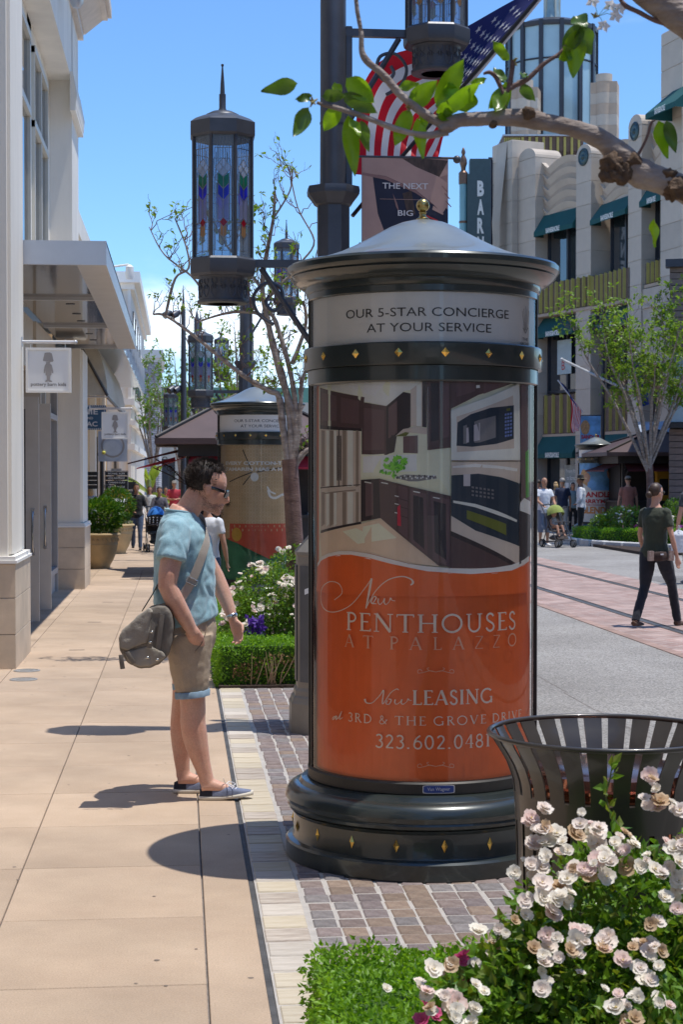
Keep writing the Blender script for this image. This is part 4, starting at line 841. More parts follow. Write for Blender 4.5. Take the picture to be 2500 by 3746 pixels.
def chevrons(root, s0, s1, z0, z1):
    n = 9; h = (z1-z0)/n; w = s1-s0
    b = MB(); b.box(s0, s1, .2, .6, z0-.3, z1-.2); b.build('panel_backing', lime, root)
    def cz(t): return -.26*t/.13 if t < .13 else (-.26+.26*math.sin((t-.13)/.87*PI)*1.0 if t < .9 else -.26+.26*math.sin(.77/.87*PI)+(t-.9)*2.2)
    for k in range(n):
        top = [(s0+w*i/14, z0+.15+(k+1)*h+cz(i/14)) for i in range(15)]; bot = [(x, z-h*1.04) for x, z in top]
        q = MB(); pr = .02 if k % 2 else .075
        nn_ = 15; vs = [(x, .2-pr-.05*(1 if k % 2 == 0 else 0), z) for x, z in top]+[(x, .2-pr+.05*(1 if k % 2 == 0 else 0), z) for x, z in bot]+[(x, .25, z) for x, z in top]+[(x, .25, z) for x, z in bot]
        q.add(vs, [(i, nn_+i, nn_+i+1, i+1) for i in range(14)]+[(i, i+1, 2*nn_+i+1, 2*nn_+i) for i in range(14)]+[(nn_+i, 3*nn_+i, 3*nn_+i+1, nn_+i+1) for i in range(14)])
        q.build('wavy_band', lime if k % 2 == 0 else lime_t, root)
def medallion(root, s, z, y=-.2):
    q = MB()
    q.lathe([(.30, 0), (.30, .03), (.25, .06), (.22, .03), (.17, .05), (.10, .03), (.04, .09), (0, .1)], 24); me_ = [(v[0], -v[2]+y, v[1]) for v in q.v]; q.v = [(x+s, yy, zz+z) for x, yy, zz in me_]; q.build('medallion', mat('verdigris_bronze', (.05, .085, .09), .4, .5, var=.4, vs=6), root, 40)
# core masses
b = MB(); b.box(-1.0, 5.0, .62, 14, 0, 12.2); b.build('core_wall', lime, b1)
b = MB(); b.box(0.1, 6.6, .62, 12, 0, 12.0); b.build('core_wall', lime, b2)
pilr(b1, -1.2, .22, 13.9, -.45); pilr(b1, .24, 1.42, 13.1, -.2, top='round'); pilr(b1, 4.06, 4.98, 12.6, top='round'); medallion(b1, 4.52, 12.55)
b = MB(); b.add([(-.75, -.72, 11.0), (-.2, -.72, 11.0), (-.1, -.45, 13.9), (-.85, -.45, 13.9), (-.48, -.6, 5.0)], [(0, 1, 2, 3), (4, 1, 0)]); b.build('fluted_fin', lime, b1)
chevrons(b1, 1.42, 4.06, 10.95, 12.75); awning(b1, 1.47, 4.0, 11.0, 10.22); win(b1, 1.5, 4.06, 8.5, 10.9)
goldband(b1, .6, 5.2, 7.45, 8.5); awning(b1, 1.47, 4.0, 7.33, 6.6); win(b1, 1.5, 4.06, 4.65, 7.3)
goldband(b1, 1.45, 4.06, 3.2, 4.6, y=.12, pitch=.5); awning(b1, 1.47, 4.0, 3.16, 2.34); win(b1, 1.5, 4.06, .3, 3.1)
b = MB(); b.box(1.45, 4.06, .1, .6, 0, .3); b.build('shop_plinth', lime_t, b1)
q = MB(); q.box(2.2, 3.1, .24, .26, 5.3, 6.5); o = q.build('window_poster', mat('poster_pale', (.42, .50, .50), .6, var=.1), b1); q = MB(); text(q, 'B', 2.5, 2.7, 5.45, 5.75, .235); q.build('poster_letter', mat('p3_red', (.5, .03, .03)), o)
q = MB(); q.box(2.7, 3.7, .24, .26, .7, 2.1); o = q.build('window_poster', mat('poster_grey', (.33, .35, .34), .6, var=.3, vs=4), b1); q = MB(); text(q, 'From Page', 2.8, 3.6, 1.8, 1.95, .232, 0, .01); text(q, 'to Screen', 2.85, 3.5, 1.58, 1.72, .232, 0, .01)
for i in range(3):
    for j in range(2): q.box(2.78+i*.3, 2.98+i*.3, .228, .236, .82+j*.36, 1.12+j*.36)
q.build('poster_lettering', ply, o)
chevrons(b2, .12, 2.83, 10.85, 12.6); awning(b2, .15, 2.8, 10.85, 10.15); win(b2, .55, 2.83, 8.45, 10.8); goldband(b2, 0.0, 2.98, 7.42, 8.45)
pilr(b2, 2.83, 3.78, 12.85, top='round'); medallion(b2, 3.3, 12.7); awning(b2, .15, 2.8, 7.30, 6.58); win(b2, .3, 2.83, 4.65, 7.3); goldband(b2, .2, 2.83, 3.2, 4.6, y=.12, pitch=.5); awning(b2, .15, 2.8, 3.14, 2.34); win(b2, .2, 2.83, .3, 3.1)
chevrons(b2, 3.78, 5.56, 10.95, 13.0); awning(b2, 3.8, 5.5, 11.0, 10.2); win(b2, 3.8, 5.56, 8.5, 10.95, n=1); goldband(b2, 3.85, 5.5, 7.75, 8.45, y=-.1, pitch=.3)
b = MB(); b.box(3.78, 6.6, -.15, .62, 5.2, 7.62); b.box(3.85, 6.5, -.2, -.1, 7.0, 7.08); b.build('name_wall', lime, b2)
q = MB(); text(q, 'CO', 4.62, 5.35, 6.95, 7.38, -.19, 0, .02); q.build('wall_lettering', mat('bronze_letters', (.09, .085, .08), .5, .3), b2)
pilr(b2, 5.56, 6.9, 15.2, -.45); awning(b2, 6.3, 8.2, 13.3, 12.4, out=.9, yb=-.45)
b = MB(); b.box(3.8, 5.5, .2, .5, .2, 5.2); b.build('lower_glazing', shopglass, b2)
# roof screens
a = wc((1842-1250)/6200*64, 64); rr = thing('roof_parapet', 'olive and brown ribbed rooftop parapet below the glazed tower', 'parapet', (a.x, a.y, 11.5), -YAW)
rs = MB(); rs.box(0, 4.9, 0, 3, 0, 2.62-.18); rs.box(0, 3.0, 0, 3, 0, 2.98); rs = rs.build('parapet_wall', brn, rr)
for i in range(18):
    q = MB(); q.box(i*.265+.66, i*.265+.75, -.07, 0, .02, 2.95 if i < 9 else 2.42); q.build('rib', gold_p, rr)
for i in range(9):
    q = MB(); q.tube([(.04+i*.07, -.01, .02), (.04+i*.07, -.01, 2.94)], .03, 8); q.build('rib', gold_p, rr)
b = MB(); b.box(-.05, 3.05, -.12, 3, 2.98, 3.04); b.box(3.05, 5.0, -.12, 3, 2.44, 2.5); b.build('coping', mat('zinc', (.45, .46, .48), .4, .5), rr)
b = MB()
for i in range(12): b.box(-1.75+i*.05, -1.72+i*.05, -.3-i*.02, 2.5, 4, 13.6-.02*i)
b.box(-1.8, -1.2, -.2, 4, 0, 13.3); b.build('side_fins', mat('dark_violet_metal', (.055, .055, .075), .5, .3, var=.2), b1)
# glazed rooftop tower
pT = wc((2016-1250)/6200*70, 70)
tw = thing('glazed_tower', 'round rooftop tower of pale blue glass between dark ribs with a slim mast', 'tower', (pT.x, pT.y, 12.4))
bg_m = mat('pale_blue_glass', (.36, .50, .54), .25, var=.12, vs=.6, spec=.8, coat=.4)
RT = 1.84
b = MB(); b.lathe([(RT-.12, 0), (RT-.12, 7.55)], 48); b.build('core', mat('core_dark', (.06, .055, .05)), tw)
ng = 14; gm = {}
for (z0, z1) in ((.0, 1.3), (1.36, 2.9), (2.96, 6.05), (6.12, 7.4)):
    q = MB(); a_ = PI/ng*.90; R_ = RT-.04; q.add([(-R_*math.sin(a_), -R_*math.cos(a_), z0), (R_*math.sin(a_), -R_*math.cos(a_), z0), (R_*math.sin(a_), -R_*math.cos(a_), z1), (-R_*math.sin(a_), -R_*math.cos(a_), z1)], [(0, 1, 2, 3)]); me = q.mesh('glass_panel', bg_m)
    for i in range(ng): o = link('glass_panel', me, tw); o.rotation_euler = (0, 0, 2*PI*(i+.5)/ng)
q = MB(); q.box(-.085, .085, -RT-.06, -RT+.14, 0, 7.62); me = q.mesh('rib', wfrm)
for i in range(ng): o = link('rib', me, tw); o.rotation_euler = (0, 0, 2*PI*i/ng)
b = MB(); b.lathe([(RT+.02, 7.4), (RT+.04, 7.45), (RT+.04, 7.58), (RT-.1, 7.62), (1.2, 7.85), (.5, 7.95), (0, 7.95)], 42); b.build('rim_roof', wfrm, tw, 30)
for z_ in (1.3, 2.9, 6.06):
    b = MB(); b.lathe([(RT-.03, z_), (RT+.0, z_+.01), (RT+.0, z_+.05), (RT-.03, z_+.06)], 42); b.build('ring_bar', wfrm, tw, 30)
b = MB(); b.lathe([(.46, 7.9), (.36, 8.1), (.30, 8.5), (.29, 11.2), (.33, 11.25), (.33, 11.35)], 10); b.build('mast', mat('mast_teal', (.30, .38, .38), .3, .3), tw, 20)
q = MB(); q.box(-.035, .035, -.36, -.26, 8.0, 11.2); me = q.mesh('mast_rib', mat('mast_trim', (.55, .50, .40), .4, .4))
for i in range(5): o = link('mast_rib', me, tw); o.rotation_euler = (0, 0, 2*PI*i/5+.25)
for (px0, px1, d, zt, nm) in ((2156, 2253, 66.5, 15.45, 'right'), (1866, 1965, 67.5, 15.55, 'left')):
    a = wc((px0-1250)/6200*d, d); e = wc((px1-1250)/6200*d, d); wd = (e-a).length
    r = thing('banded_pylon', 'striped cream and tan stone pylon at the %s of the glazed tower' % nm, 'pylon', (a.x, a.y, 12.0), -YAW-.25, group='banded pylons beside the glazed tower')
    z = 0; k = 0
    while z < zt-12+1.5:
        q = MB(); q.box(0, wd*.28, .12, 1.0, z, z+.42); q.lathe([(wd*.30, z), (wd*.30, z+.42)], 16, c=(wd*.5, .25)); q.box(wd*.72, wd, .05, 1.0, z, z+.42)
        q.build('stone_band', lime_t if k % 2 else lime, r, 30); z += .425; k += 1
    q = MB(); q.lathe([(wd*.31, z), (wd*.31, z+.3), (0, z+.3)], 16, c=(wd*.5, .25)); q.build('pylon_cap', lime, r, 30)
# vertical projecting sign
a = wc((1709-1250)/6200*61, 61)
r = thing('vertical_sign', 'tall dark green projecting sign with white capital letters down it', 'sign', (a.x, a.y, 0), -YAW)
b = MB(); b.box(0, .84, 0, .35, 6.2, 12.55); b.box(.1, .84, .05, .6, 12.55, 13.1); b.build('panel', mat('sign_green', (.055, .085, .09), .5, .2, var=.1), r)
b = MB(); q = 12.3
for ch in 'BARNES&N': text(b, ch, .36 if ch != 'N' else .36, .60, q-.56, q, -.03, 0, .05); q -= .665
b.build('lettering', mat('letter_white', (.74, .72, .66), .5, var=0), r)
b = MB(); b.lathe([(.14, 6.2), (.14, 12.2)], 16, c=(-.13, .15)); b.build('glass_tube', mat('teal_glass', (.16, .33, .35), .2, spec=.8, var=.2, vs=1), r, 60)
for z_ in (6.4, 7.8, 9.3, 10.8):
    b = MB(); b.lathe([(.155, z_), (.16, z_+.02), (.16, z_+.06), (.155, z_+.08)], 16, c=(-.13, .15)); b.build('tube_ring', mat('copper_brown', (.16, .09, .06), .4, .5, var=.2), r, 40)
b = MB(); b.lathe([(.17, 12.2), (.17, 12.6), (.08, 12.7), (.09, 12.8), (.14, 12.95), (.12, 13.1), (.05, 13.25), (.08, 13.35), (.03, 13.5), (0, 13.52)], 16, c=(-.13, .15)); b.build('finial', mat('copper_brown', (.16, .09, .06), .4, .5, var=.2), r, 40)
# nearer brick corner shop at the right edge
a = wc((2452-1250)/6200*44, 44)
r = thing('corner_shop', 'brown brick corner shop with a pale blue fascia, nearer than the bookshop', 'building', (a.x, a.y, 0), -YAW-.235)
brk = mat('brown_brick', (.22, .16, .14), .85, var=.25, vs=4, obvar=.12)
q = MB(); q.box(0, .54, .1, 8, 0, 7.2); q.box(.5, 8, .0, 8, 0, 7.7); q.build('wall', mat('mortar_brown', (.12, .10, .09), .9), r)
bme = MB(); bme.cbox(0, .36, 0, .12, 0, .15, .01); bme = bme.mesh('brick', brk)
for (z0, z1) in ((.3, 2.9), (5.0, 7.1)):
    z = z0; k = 0
    while z < z1:
        for i in range(4): link('brick', bme, r, loc=(-.02+i*.375+(k % 2)*.18-(.18 if k % 2 else 0), .01 if True else 0, z))
        z += .165; k += 1
q = MB(); q.box(-.02, 6, -.15, .12, 3.1, 4.9); q.build('fascia', mat('pale_blue_panel', (.42, .55, .68), .3, var=.15, vs=.8), r)
q = MB(); q.box(-.14, 6, -.35, .2, 4.9, 5.02); q.box(-.08, 6, -.3, .2, 2.95, 3.08); q.box(-.12, 6, -.2, .2, 7.1, 7.3); q.build('ledge', wfrm, r)
# pale blue awning panel under the tree
a = wc((2350-1250)/6200*49, 49)
r = thing('shop_awning', 'pale blue flat shop awning with dark fringe behind the leafy tree', 'awning', (a.x, a.y, 0), -YAW)
q = MB(); q.add([(0, 0, 2.62), (.95, 0, 2.62), (.95, .6, 3.35), (.0, .6, 3.2), (0, .03, 2.5), (.95, .03, 2.5)], [(0, 1, 2, 3)]); q.box(0, .95, .6, .66, 2.5, 3.3); q.build('canvas', mat('pale_canvas', (.42, .50, .62), .8), r)
q = MB()
for i in range(9): q.box(.02+i*.105, .07+i*.105, -.01, .0, 2.5, 2.64)
q.build('fringe', wfrm, r)
q = MB(); q.box(.02, .06, .55, .6, 0, 2.6); q.box(.88, .92, .55, .6, 0, 2.6); q.build('post', wfrm, r)
# tall slim banner hung beside the second row
a = at(2125, 1614, 52.0)
r = thing('street_banner', 'small street banner with blue sky and red letters above the distant column', 'banner', (a.x, a.y, 0), -YAW)
q = MB(); q.box(0, .62, 0, .012, 2.7, 3.55); q.build('cloth', mat('p3_sky', (.16, .38, .66)), r)
q = MB(); blob(q, .15, 3.2, .14, .22, 0, -.004); q.build('portrait_hair', mat('p3_hair', (.5, .3, .14)), r); q = MB(); text(q, 'SANDLER', .03, .6, 2.85, 2.97, -.006, 0, .04); q.build('lettering', mat('p3_red', (.5, .03, .03)), r)
q = MB(); q.tube([(.7, .05, 0), (.7, .05, 6.9)], .06, 10); q.tube([(.7, .05, 3.57), (-.02, .0, 3.57)], .015, 6); q.build('pole', wfrm, r, 40)
q = MB(); q.lathe([(.10, 6.35), (.17, 6.4), (.17, 6.62), (.05, 6.7)], 14, c=(.42, .05)); q.lathe([(.09, 6.05), (.13, 6.1), (.13, 6.25), (.05, 6.3)], 14, c=(.40, .05)); q.tube([(.7, .05, 6.5), (.42, .05, 6.5)], .02, 6); q.tube([(.7, .05, 6.17), (.4, .05, 6.17)], .02, 6); q.build('spotlight', wfrm, r, 40)
# ================= lamp posts with stained glass lanterns =================
iron = mat('grey_iron', (0.078, 0.084, 0.100), 0.42, 0.35, var=.18, vs=5, bump=.05, bs=30)
iron_l = mat('grey_iron_light', (0.20, 0.185, 0.17), 0.45, 0.3, var=.18, vs=4)
came = mat('lead_came', (.20, .20, .20), .4, .6, var=.1)
def tglass(name, c, rough=.05): return thin_glass(name, c, 1.2, rough)
def cglass(name, c, f=.55):
    if name in MC: return MC[name]
    m = bpy.data.materials.new(name); m.use_nodes = True; t = m.node_tree; b = t.nodes['Principled BSDF']; b.inputs['Base Color'].default_value = (*c, 1); b.inputs['Roughness'].default_value = .12
    tr = t.nodes.new('ShaderNodeBsdfTransparent'); tr.inputs[0].default_value = (*[min(1, x*1.4) for x in c], 1); ms = t.nodes.new('ShaderNodeMixShader'); ms.inputs[0].default_value = f; o = t.nodes['Material Output']
    t.links.new(b.outputs[0], ms.inputs[1]); t.links.new(tr.outputs[0], ms.inputs[2]); t.links.new(ms.outputs[0], o.inputs[0]); MC[name] = m; return m
G_clear = cglass('lantern_clear', (.42, .50, .58), .70); G_white = cglass('glass_frost', (.50, .53, .56))
G_green = cglass('glass_green', (.02, .22, .12)); G_blue = cglass('glass_blue', (.03, .04, .62)); G_red = cglass('glass_red', (.45, .01, .03)); G_amber = cglass('glass_amber', (.62, .32, .12)); G_lav = cglass('glass_lavender', (.30, .32, .48))
def oct_prism(mb, prof, n=8, ph=rad(22.5), m=0, c=(0, 0)): mb.lathe(prof, n, c=c, ph=ph-PI/2, m=m)
_lan = {}
def lantern(root, x, zo, full=True):
    """zo: rise above the lower lantern; frame mesh is the part, panes and cames are its sub-parts"""
    if not _lan:
        b = MB()
        oct_prism(b, [(.206, 2.985), (.222, 3.0), (.228, 3.02), (.228, 3.09), (.215, 3.105), (.20, 3.105)])
        _lan['ring'] = b.mesh('lantern_frame', iron, 20); b = MB()
        oct_prism(b, [(.198, 3.885), (.212, 3.885), (.226, 3.90), (.226, 3.985), (.19, 4.01), (.13, 4.035)])
        _lan['cap'] = b.mesh('lantern_cap', iron, 20)
        b = MB(); b.lathe([(.125, 4.02), (.11, 4.045), (.07, 4.065), (.03, 4.07), (.022, 4.09), (.022, 4.18), (.016, 4.182), (.013, 4.25), (.005, 4.36), (.009, 4.365), (.009, 4.375), (0, 4.38)], 20); _lan['fin'] = b.mesh('spire', iron, 40)
        b = MB(); b.lathe([(.165, 2.815), (.168, 2.82), (.168, 2.832), (.158, 2.836), (.156, 2.97), (.165, 2.985), (.19, 2.99)], 32)
        b.lathe([(.165, 2.815), (.10, 2.812), (.10, 2.86), (0, 2.86)], 32)
        for k in range(16):
            a = 2*PI*k/16; f = lambda u, z: ((.158)*math.cos(a+u), (.158)*math.sin(a+u), z)
            for sg in (1, -1): b.tube([f(sg*.02, 2.85), f(sg*.13, 2.875), f(sg*.14, 2.91), f(sg*.05, 2.925), f(sg*.04, 2.90)], .004, 4); b.tube([f(sg*.02, 2.93), f(sg*.11, 2.945), f(sg*.09, 2.965)], .004, 4)
        _lan['drum'] = b.mesh('drum', iron, 40)
        b = MB(); b.box(-.008, .008, -.213, -.190, 3.10, 3.89); _lan['mull'] = b.mesh('mullion', iron)
        R_ = .1835; hw = .0755
        q = MB(); q.add([(-hw, -R_, 3.105), (hw, -R_, 3.105), (hw, -R_, 3.885), (-hw, -R_, 3.885)], [(0, 1, 2, 3)], 0)
        Y = -R_-.002
        def pg(pts, m): q.add([(x_, Y, z_) for x_, z_ in pts], [tuple(range(len(pts)))], m)
        pg([(0, 3.735), (.055, 3.672), (0, 3.612), (-.055, 3.672)], 1)
        for s_ in (1, -1):
            pg([(0, 3.610), (s_*.036, 3.640), (s_*.036, 3.575), (0, 3.535)], 2)
            pg([(0, 3.533), (s_*.036, 3.573), (s_*.036, 3.500), (0, 3.460)], 3)
            pg([(0, 3.458), (s_*.036, 3.498), (s_*.036, 3.33), (0, 3.355)], 6)
            pg([(0, 3.290), (s_*.020, 3.31), (s_*.020, 3.245), (0, 3.222)], 5)
        pg([(0, 3.352), (.027, 3.322), (0, 3.290), (-.027, 3.322)], 4)
        _lan['pane'] = q.mesh('stained_pane', [G_clear, G_white, G_green, G_blue, G_red, G_amber, G_lav])
        c_ = MB(); Yc = Y-.0015
        def ln(*pts): stroke(c_, list(pts), .0045, Yc, 0)
        ln((0, 3.735), (.055, 3.672), (0, 3.612), (-.055, 3.672), (0, 3.735)); ln((.0275, 3.704), (-.0275, 3.642)); ln((-.0275, 3.704), (.0275, 3.642))
        for s_ in (1, -1):
            ln((s_*.055, 3.68), (s_*.055, 3.80)); ln((s_*.037, 3.84), (s_*.037, 3.70)); ln((s_*.037, 3.64), (s_*.037, 3.33), (s_*.027, 3.322)); ln((s_*.052, 3.66), (s_*.052, 3.14), (0, 3.14)); ln((0, 3.535), (s_*.036, 3.573)); ln((0, 3.46), (s_*.036, 3.50), (s_*.073, 3.50))
            ln((0, 3.222), (s_*.034, 3.255)); ln((s_*.02, 3.31), (s_*.02, 3.245)); ln((s_*.027, 3.322), (s_*.074, 3.322)); ln((s_*.022, 3.87), (s_*.022, 3.71))
        ln((-.055, 3.80), (.055, 3.80)); ln((-.027, 3.322), (0, 3.352), (.027, 3.322), (0, 3.29), (-.027, 3.322)); ln((0, 3.61), (0, 3.352)); ln((0, 3.29), (0, 3.14)); ln((0, 3.87), (0, 3.735))
        _lan['came'] = c_.mesh('leadwork', came)
    fr = link('lantern_frame', _lan['ring'], root, loc=(x, 0, zo))
    link('lantern_cap', _lan['cap'], fr); link('spire', _lan['fin'], fr); link('drum', _lan['drum'], fr)
    for i in range(8):
        for nm, me, off in (('mullion', _lan['mull'], .5), ('stained_pane', _lan['pane'], 0), ('leadwork', _lan['came'], 0)):
            o = link(nm, me, fr); o.rotation_euler = (0, 0, 2*PI*(i+off)/8)
    return fr
def bracket(root, x, z, sg):
    b = MB(); b.box(min(0, x), max(0, x), -.022, .022, z-.025, z+.025)
    xe = x-sg*.215 if True else x
    b.tube([(x-sg*.25, 0, z-.03), (sg*.08, 0, z-.62)], .02, 6)
    sp = spline([(xe+sg*(-.12), z-.40), (xe+sg*(-.02), z-.33), (xe+sg*.015, z-.22), (xe-sg*.06, z-.13), (xe-sg*.16, z-.15), (xe-sg*.18, z-.25), (xe-sg*.12, z-.31), (xe-sg*.07, z-.26), (xe-sg*.09, z-.21)], 5)
    b.tube([(p[0], 0, p[1]) for p in sp], .012, 6)
    return b.build('bracket', iron, root, 40)
def lamp_post(label, loc, ztop=6.1, banner=None, base=True):
    r = thing('lamp_post', label, 'lamp post', loc, 0, 'lamp posts with stained glass lanterns')
    b = MB(); oct_prism(b, [(.31, 0), (.31, .20), (.30, .215), (.295, .235), (.28, .25), (.278, .28), (.262, .30)]); b.build('base', iron_l, r, 20)
    b = MB(); oct_prism(b, [(.262, .30), (.262, 1.16), (.27, 1.17), (.27, 1.19), (.14, 1.33), (.115, 1.36)]); b.build('pedestal', iron_l, r, 20)
    q = MB(); q.box(-.075, .075, -.252, -.244, .34, 1.10); me = q.mesh('pedestal_panel', iron)
    for i in range(8): o = link('pedestal_panel', me, r); o.rotation_euler = (0, 0, 2*PI*i/8)
    b = MB(); oct_prism(b, [(.112, 1.34), (.112, 3.46), (.13, 3.47), (.15, 3.50), (.18, 3.535), (.183, 3.56), (.178, 3.585), (.10, 3.59)]); b.build('shaft', iron, r, 20)
    b = MB(); b.lathe([(.088, 3.58), (.086, 4.0), (.089, 4.0), (.089, 4.012), (.086, 4.012), (.083, ztop), (.05, ztop+.05), (0, ztop+.3)], 28); b.build('upper_pole', iron, r, 40)
    b = MB(); b.box(.085, .12, -.02, .02, 3.585, 4.64); b.box(.115, .125, -.012, .012, 3.585, 4.64); b.build('side_rail', iron, r)
    lantern(r, -.728, 0); lantern(r, .686, 1.53); bracket(r, -.728, 3.08, -1); bracket(r, .686, 4.60, 1)
    return r
L1 = at(1220, 2690, 11.2); lp1 = lamp_post('nearest lamp post, standing behind the big column with the photo banner', (L1.x, L1.y, 0))
q = MB(); q.add([(-.21, -.258, .92), (-.13, -.262, .95), (-.13, -.262, .985), (-.21, -.258, .955)], [(0, 1, 2, 3)]); q.build('pedestal_label', ply, lp1)
L2 = wc(-1.59, 27.9); lp2 = lamp_post('second lamp post, behind the second column and tree', (L2.x, L2.y, 0))
L3 = wc(-4.05, 47.5); lp3 = lamp_post('third lamp post, farthest away beyond the kiosk roof', (L3.x, L3.y, 0))
# photo banner hung from the first post
r = thing('banner', 'vertical photo banner of folded arms reading THE NEXT BIG', 'banner', (L1.x, L1.y, 0), 0)
x0, x1 = .188, .765; zt, zb = 3.787, 2.30
def BX(zx): return x0+(zx-145)/(815-145)*(x1-x0)
def BZ(zy): return zt-(zy-1210)/2.0907*11.2/6200
q = MB(); q.box(x0, x1, -.003, .003, zb, zt); q.build('cloth', mat('banner_skin', (.42, .26, .225), .6, var=.12, vs=3), r)
lay_ = [0]
def bp_(pts, m, nm):
    lay_[0] += 1; g = MB(); g.add([(BX(x), -.0035-.0004*lay_[0], BZ(y)) for x, y in pts], [tuple(range(len(pts)))]); return g
nav = mat('banner_navy', (.018, .020, .045), .6, var=.2); hr = mat('banner_hair', (.085, .055, .042), .6, var=.5, vs=30, streak=(1, 1, .3)); skl = mat('banner_skin_light', (.50, .325, .275), .6, var=.1, vs=4); skd = mat('banner_skin_shade', (.32, .18, .16), .6)
art = MB(); arm_ = []
def ap(pts, m):
    g = bp_(pts, m, ''); art.merge(g); 
    if m not in arm_: arm_.append(m)
    art.m[-1] = arm_.index(m)
ap([(230, 1345), (420, 1330), (700, 1420), (760, 1550), (815, 1600), (815, 1950), (400, 2300), (330, 1800), (270, 1640)], nav)
ap([(460, 1215), (600, 1210), (815, 1225), (745, 1355), (640, 1320), (520, 1265)], hr); ap([(815, 1225), (745, 1355), (815, 1330)], skl)
ap([(148, 1213), (460, 1215), (560, 1275), (745, 1350), (815, 1400), (815, 1560), (770, 1630), (700, 1560), (560, 1450), (330, 1350), (150, 1325)], skl)
ap([(150, 1325), (330, 1352), (560, 1452), (700, 1565), (560, 1475), (330, 1378), (150, 1345)], skd)
ap([(150, 1345), (230, 1360), (270, 1640), (330, 1800), (400, 2300), (150, 2300)], skl)
ap([(700, 1570), (780, 1630), (775, 1640), (690, 1600)], skl)
for i_, (xx, yy) in enumerate(((770, 1415), (790, 1470), (800, 1530))): ap([(xx, yy), (xx+40, yy+45), (xx+36, yy+52), (xx-6, yy+8)], skd)
ap([(385, 1480), (420, 1560), (440, 1640), (410, 1580)], skd); ap([(460, 1480), (530, 1460), (560, 1640), (500, 1640)], hr); ap([(640, 1640), (735, 1680), (735, 1690), (640, 1655)], mat('p3_red', (.5, .03, .03)))
ap([(285, 1524), (680, 1527), (680, 1530), (285, 1527)], skl)
art.build('picture', arm_, r)
q = MB(); text(q, 'THE NEXT', BX(305), BX(658), BZ(1447), BZ(1402), -.011, 0, .01); text(q, 'BIG', BX(424), BX(541), BZ(1652), BZ(1609), -.011, 0, .01); text(q, 'THING', BX(360), BX(600), BZ(1858), BZ(1815), -.011, 0, .01); q.build('lettering', mat('banner_white', (.78, .76, .76), .5, var=0), r)
q = MB(); q.tube([(.09, 0, zt+.005), (.805, 0, zt+.005)], .008, 8); q.build('rod', iron, r, 40); q = MB(); q.ball((.825, 0, zt-.003), .027, 12); q.build('rod_knob', iron, r, 60); q = MB(); q.tube([(.09, 0, zb), (.78, 0, zb)], .008, 8); q.build('rod', iron, r, 40); q = MB(); q.tube([(.1, 0, 3.05), (.19, 0, 3.22)], .02, 6); q.build('wall_clip', iron, r, 40)
# large flag on a slanting staff
def US(r, hoist_top, fly_pts_top, hoist_bot, fly_pts_bot, nu=44, waves=.03, star=True, name='cloth'):
    """surface between an upper and a lower fly edge; 13 stripes and a starred canton as cloth parts"""
    up = spline([hoist_top]+fly_pts_top, 10); lo = spline([hoist_bot]+fly_pts_bot, 10)
    def samp(a, t): k = t*(len(a)-1); i = min(int(k), len(a)-2); return Vector(a[i]).lerp(Vector(a[i+1]), k-i)
    def Sf(u, v):
        p = samp(up, u).lerp(samp(lo, u), v**.74)
        return p+Vector((0, waves*math.sin(u*9+v*3.5)*(0.3+u)+waves*.6*math.sin(u*17-v*6), waves*.3*math.sin(u*13+v*4)))
    for j in range(13):
        q = MB(); vs = []; i0 = int(nu*.4) if j < 7 else 0
        for i in range(i0, nu+1):
            for k in range(3): vs.append(Sf(i/nu, (j+k/2)/13))
        q.add(vs, [(i*3+k, i*3+k+1, i*3+k+4, i*3+k+3) for i in range(nu-i0) for k in range(2)])
        q.build('stripe', flag_r if j % 2 == 0 else flag_w, r, 180)
    q = MB(); vs = [Sf(i/40, k/26) for i in range(17) for k in range(15)]
    q.add(vs, [(i*15+k, i*15+k+1, i*15+k+16, i*15+k+15) for i in range(16) for k in range(14)]); q.build('canton', flag_b, r, 180)
    if star:
        q = MB()
        for row in range(9):
            for c in range(6 if row % 2 == 0 else 5):
                u = .4*((c+.5+(.5 if row % 2 else 0))/6.3); v = 7/13*((row+.9)/9.8)
                c0 = Sf(u, v); ex = (Sf(u+.01, v)-c0).normalized(); ey = (Sf(u, v+.01)-c0).normalized(); nn = ex.cross(ey).normalized()
                if nn.y > 0: nn = -nn
                R_ = .030 if nu > 30 else .03
                vs = [c0+nn*.004+(ex*math.cos(a)+ey*math.sin(a))*(R_ if k % 2 == 0 else R_*.4) for k in range(10) for a in (PI*k/5,)]
                q.add(vs, [tuple(range(10))])
        q.build('stars', flag_w, r, kind='stuff')
flag_r = mat('flag_red', (.62, .012, .03), .7, var=.08, trans=.35); flag_w = mat('flag_white', (.78, .78, .80), .7, var=.03, trans=.35); flag_b = mat('flag_navy', (.012, .02, .13), .7, var=.1, trans=.2)
r = thing('flag', 'large striped and starred flag on a slanting black staff beside the lamp post', 'flag', (L1.x, L1.y, 0))
def F1(px, py, d=11.55): v = at(px, py, d); return (v.x-L1.x, v.y-L1.y, v.z)
US(r, F1(2010, -70), [F1(1850, 20), F1(1700, 100), F1(1560, 160), F1(1420, 215), F1(1335, 300), F1(1305, 450), F1(1300, 640)],
   F1(1655, 385), [F1(1640, 440), F1(1625, 500), F1(1608, 560), F1(1590, 620), F1(1580, 680)], waves=.035)
q = MB(); q.tube([F1(1290, 790, 11.3), F1(1465, 580, 11.5), F1(1800, 195, 11.5), F1(2030, -80, 11.5)], .014, 8); q.build('staff', mat('black_staff', (.02, .02, .022), .35), r, 40)
q = MB(); q.tube([F1(1700, 330, 11.52), F1(1830, 175, 11.52), F1(2005, -35, 11.52)], .011, 8); q.build('sleeve', flag_w, r, 40)
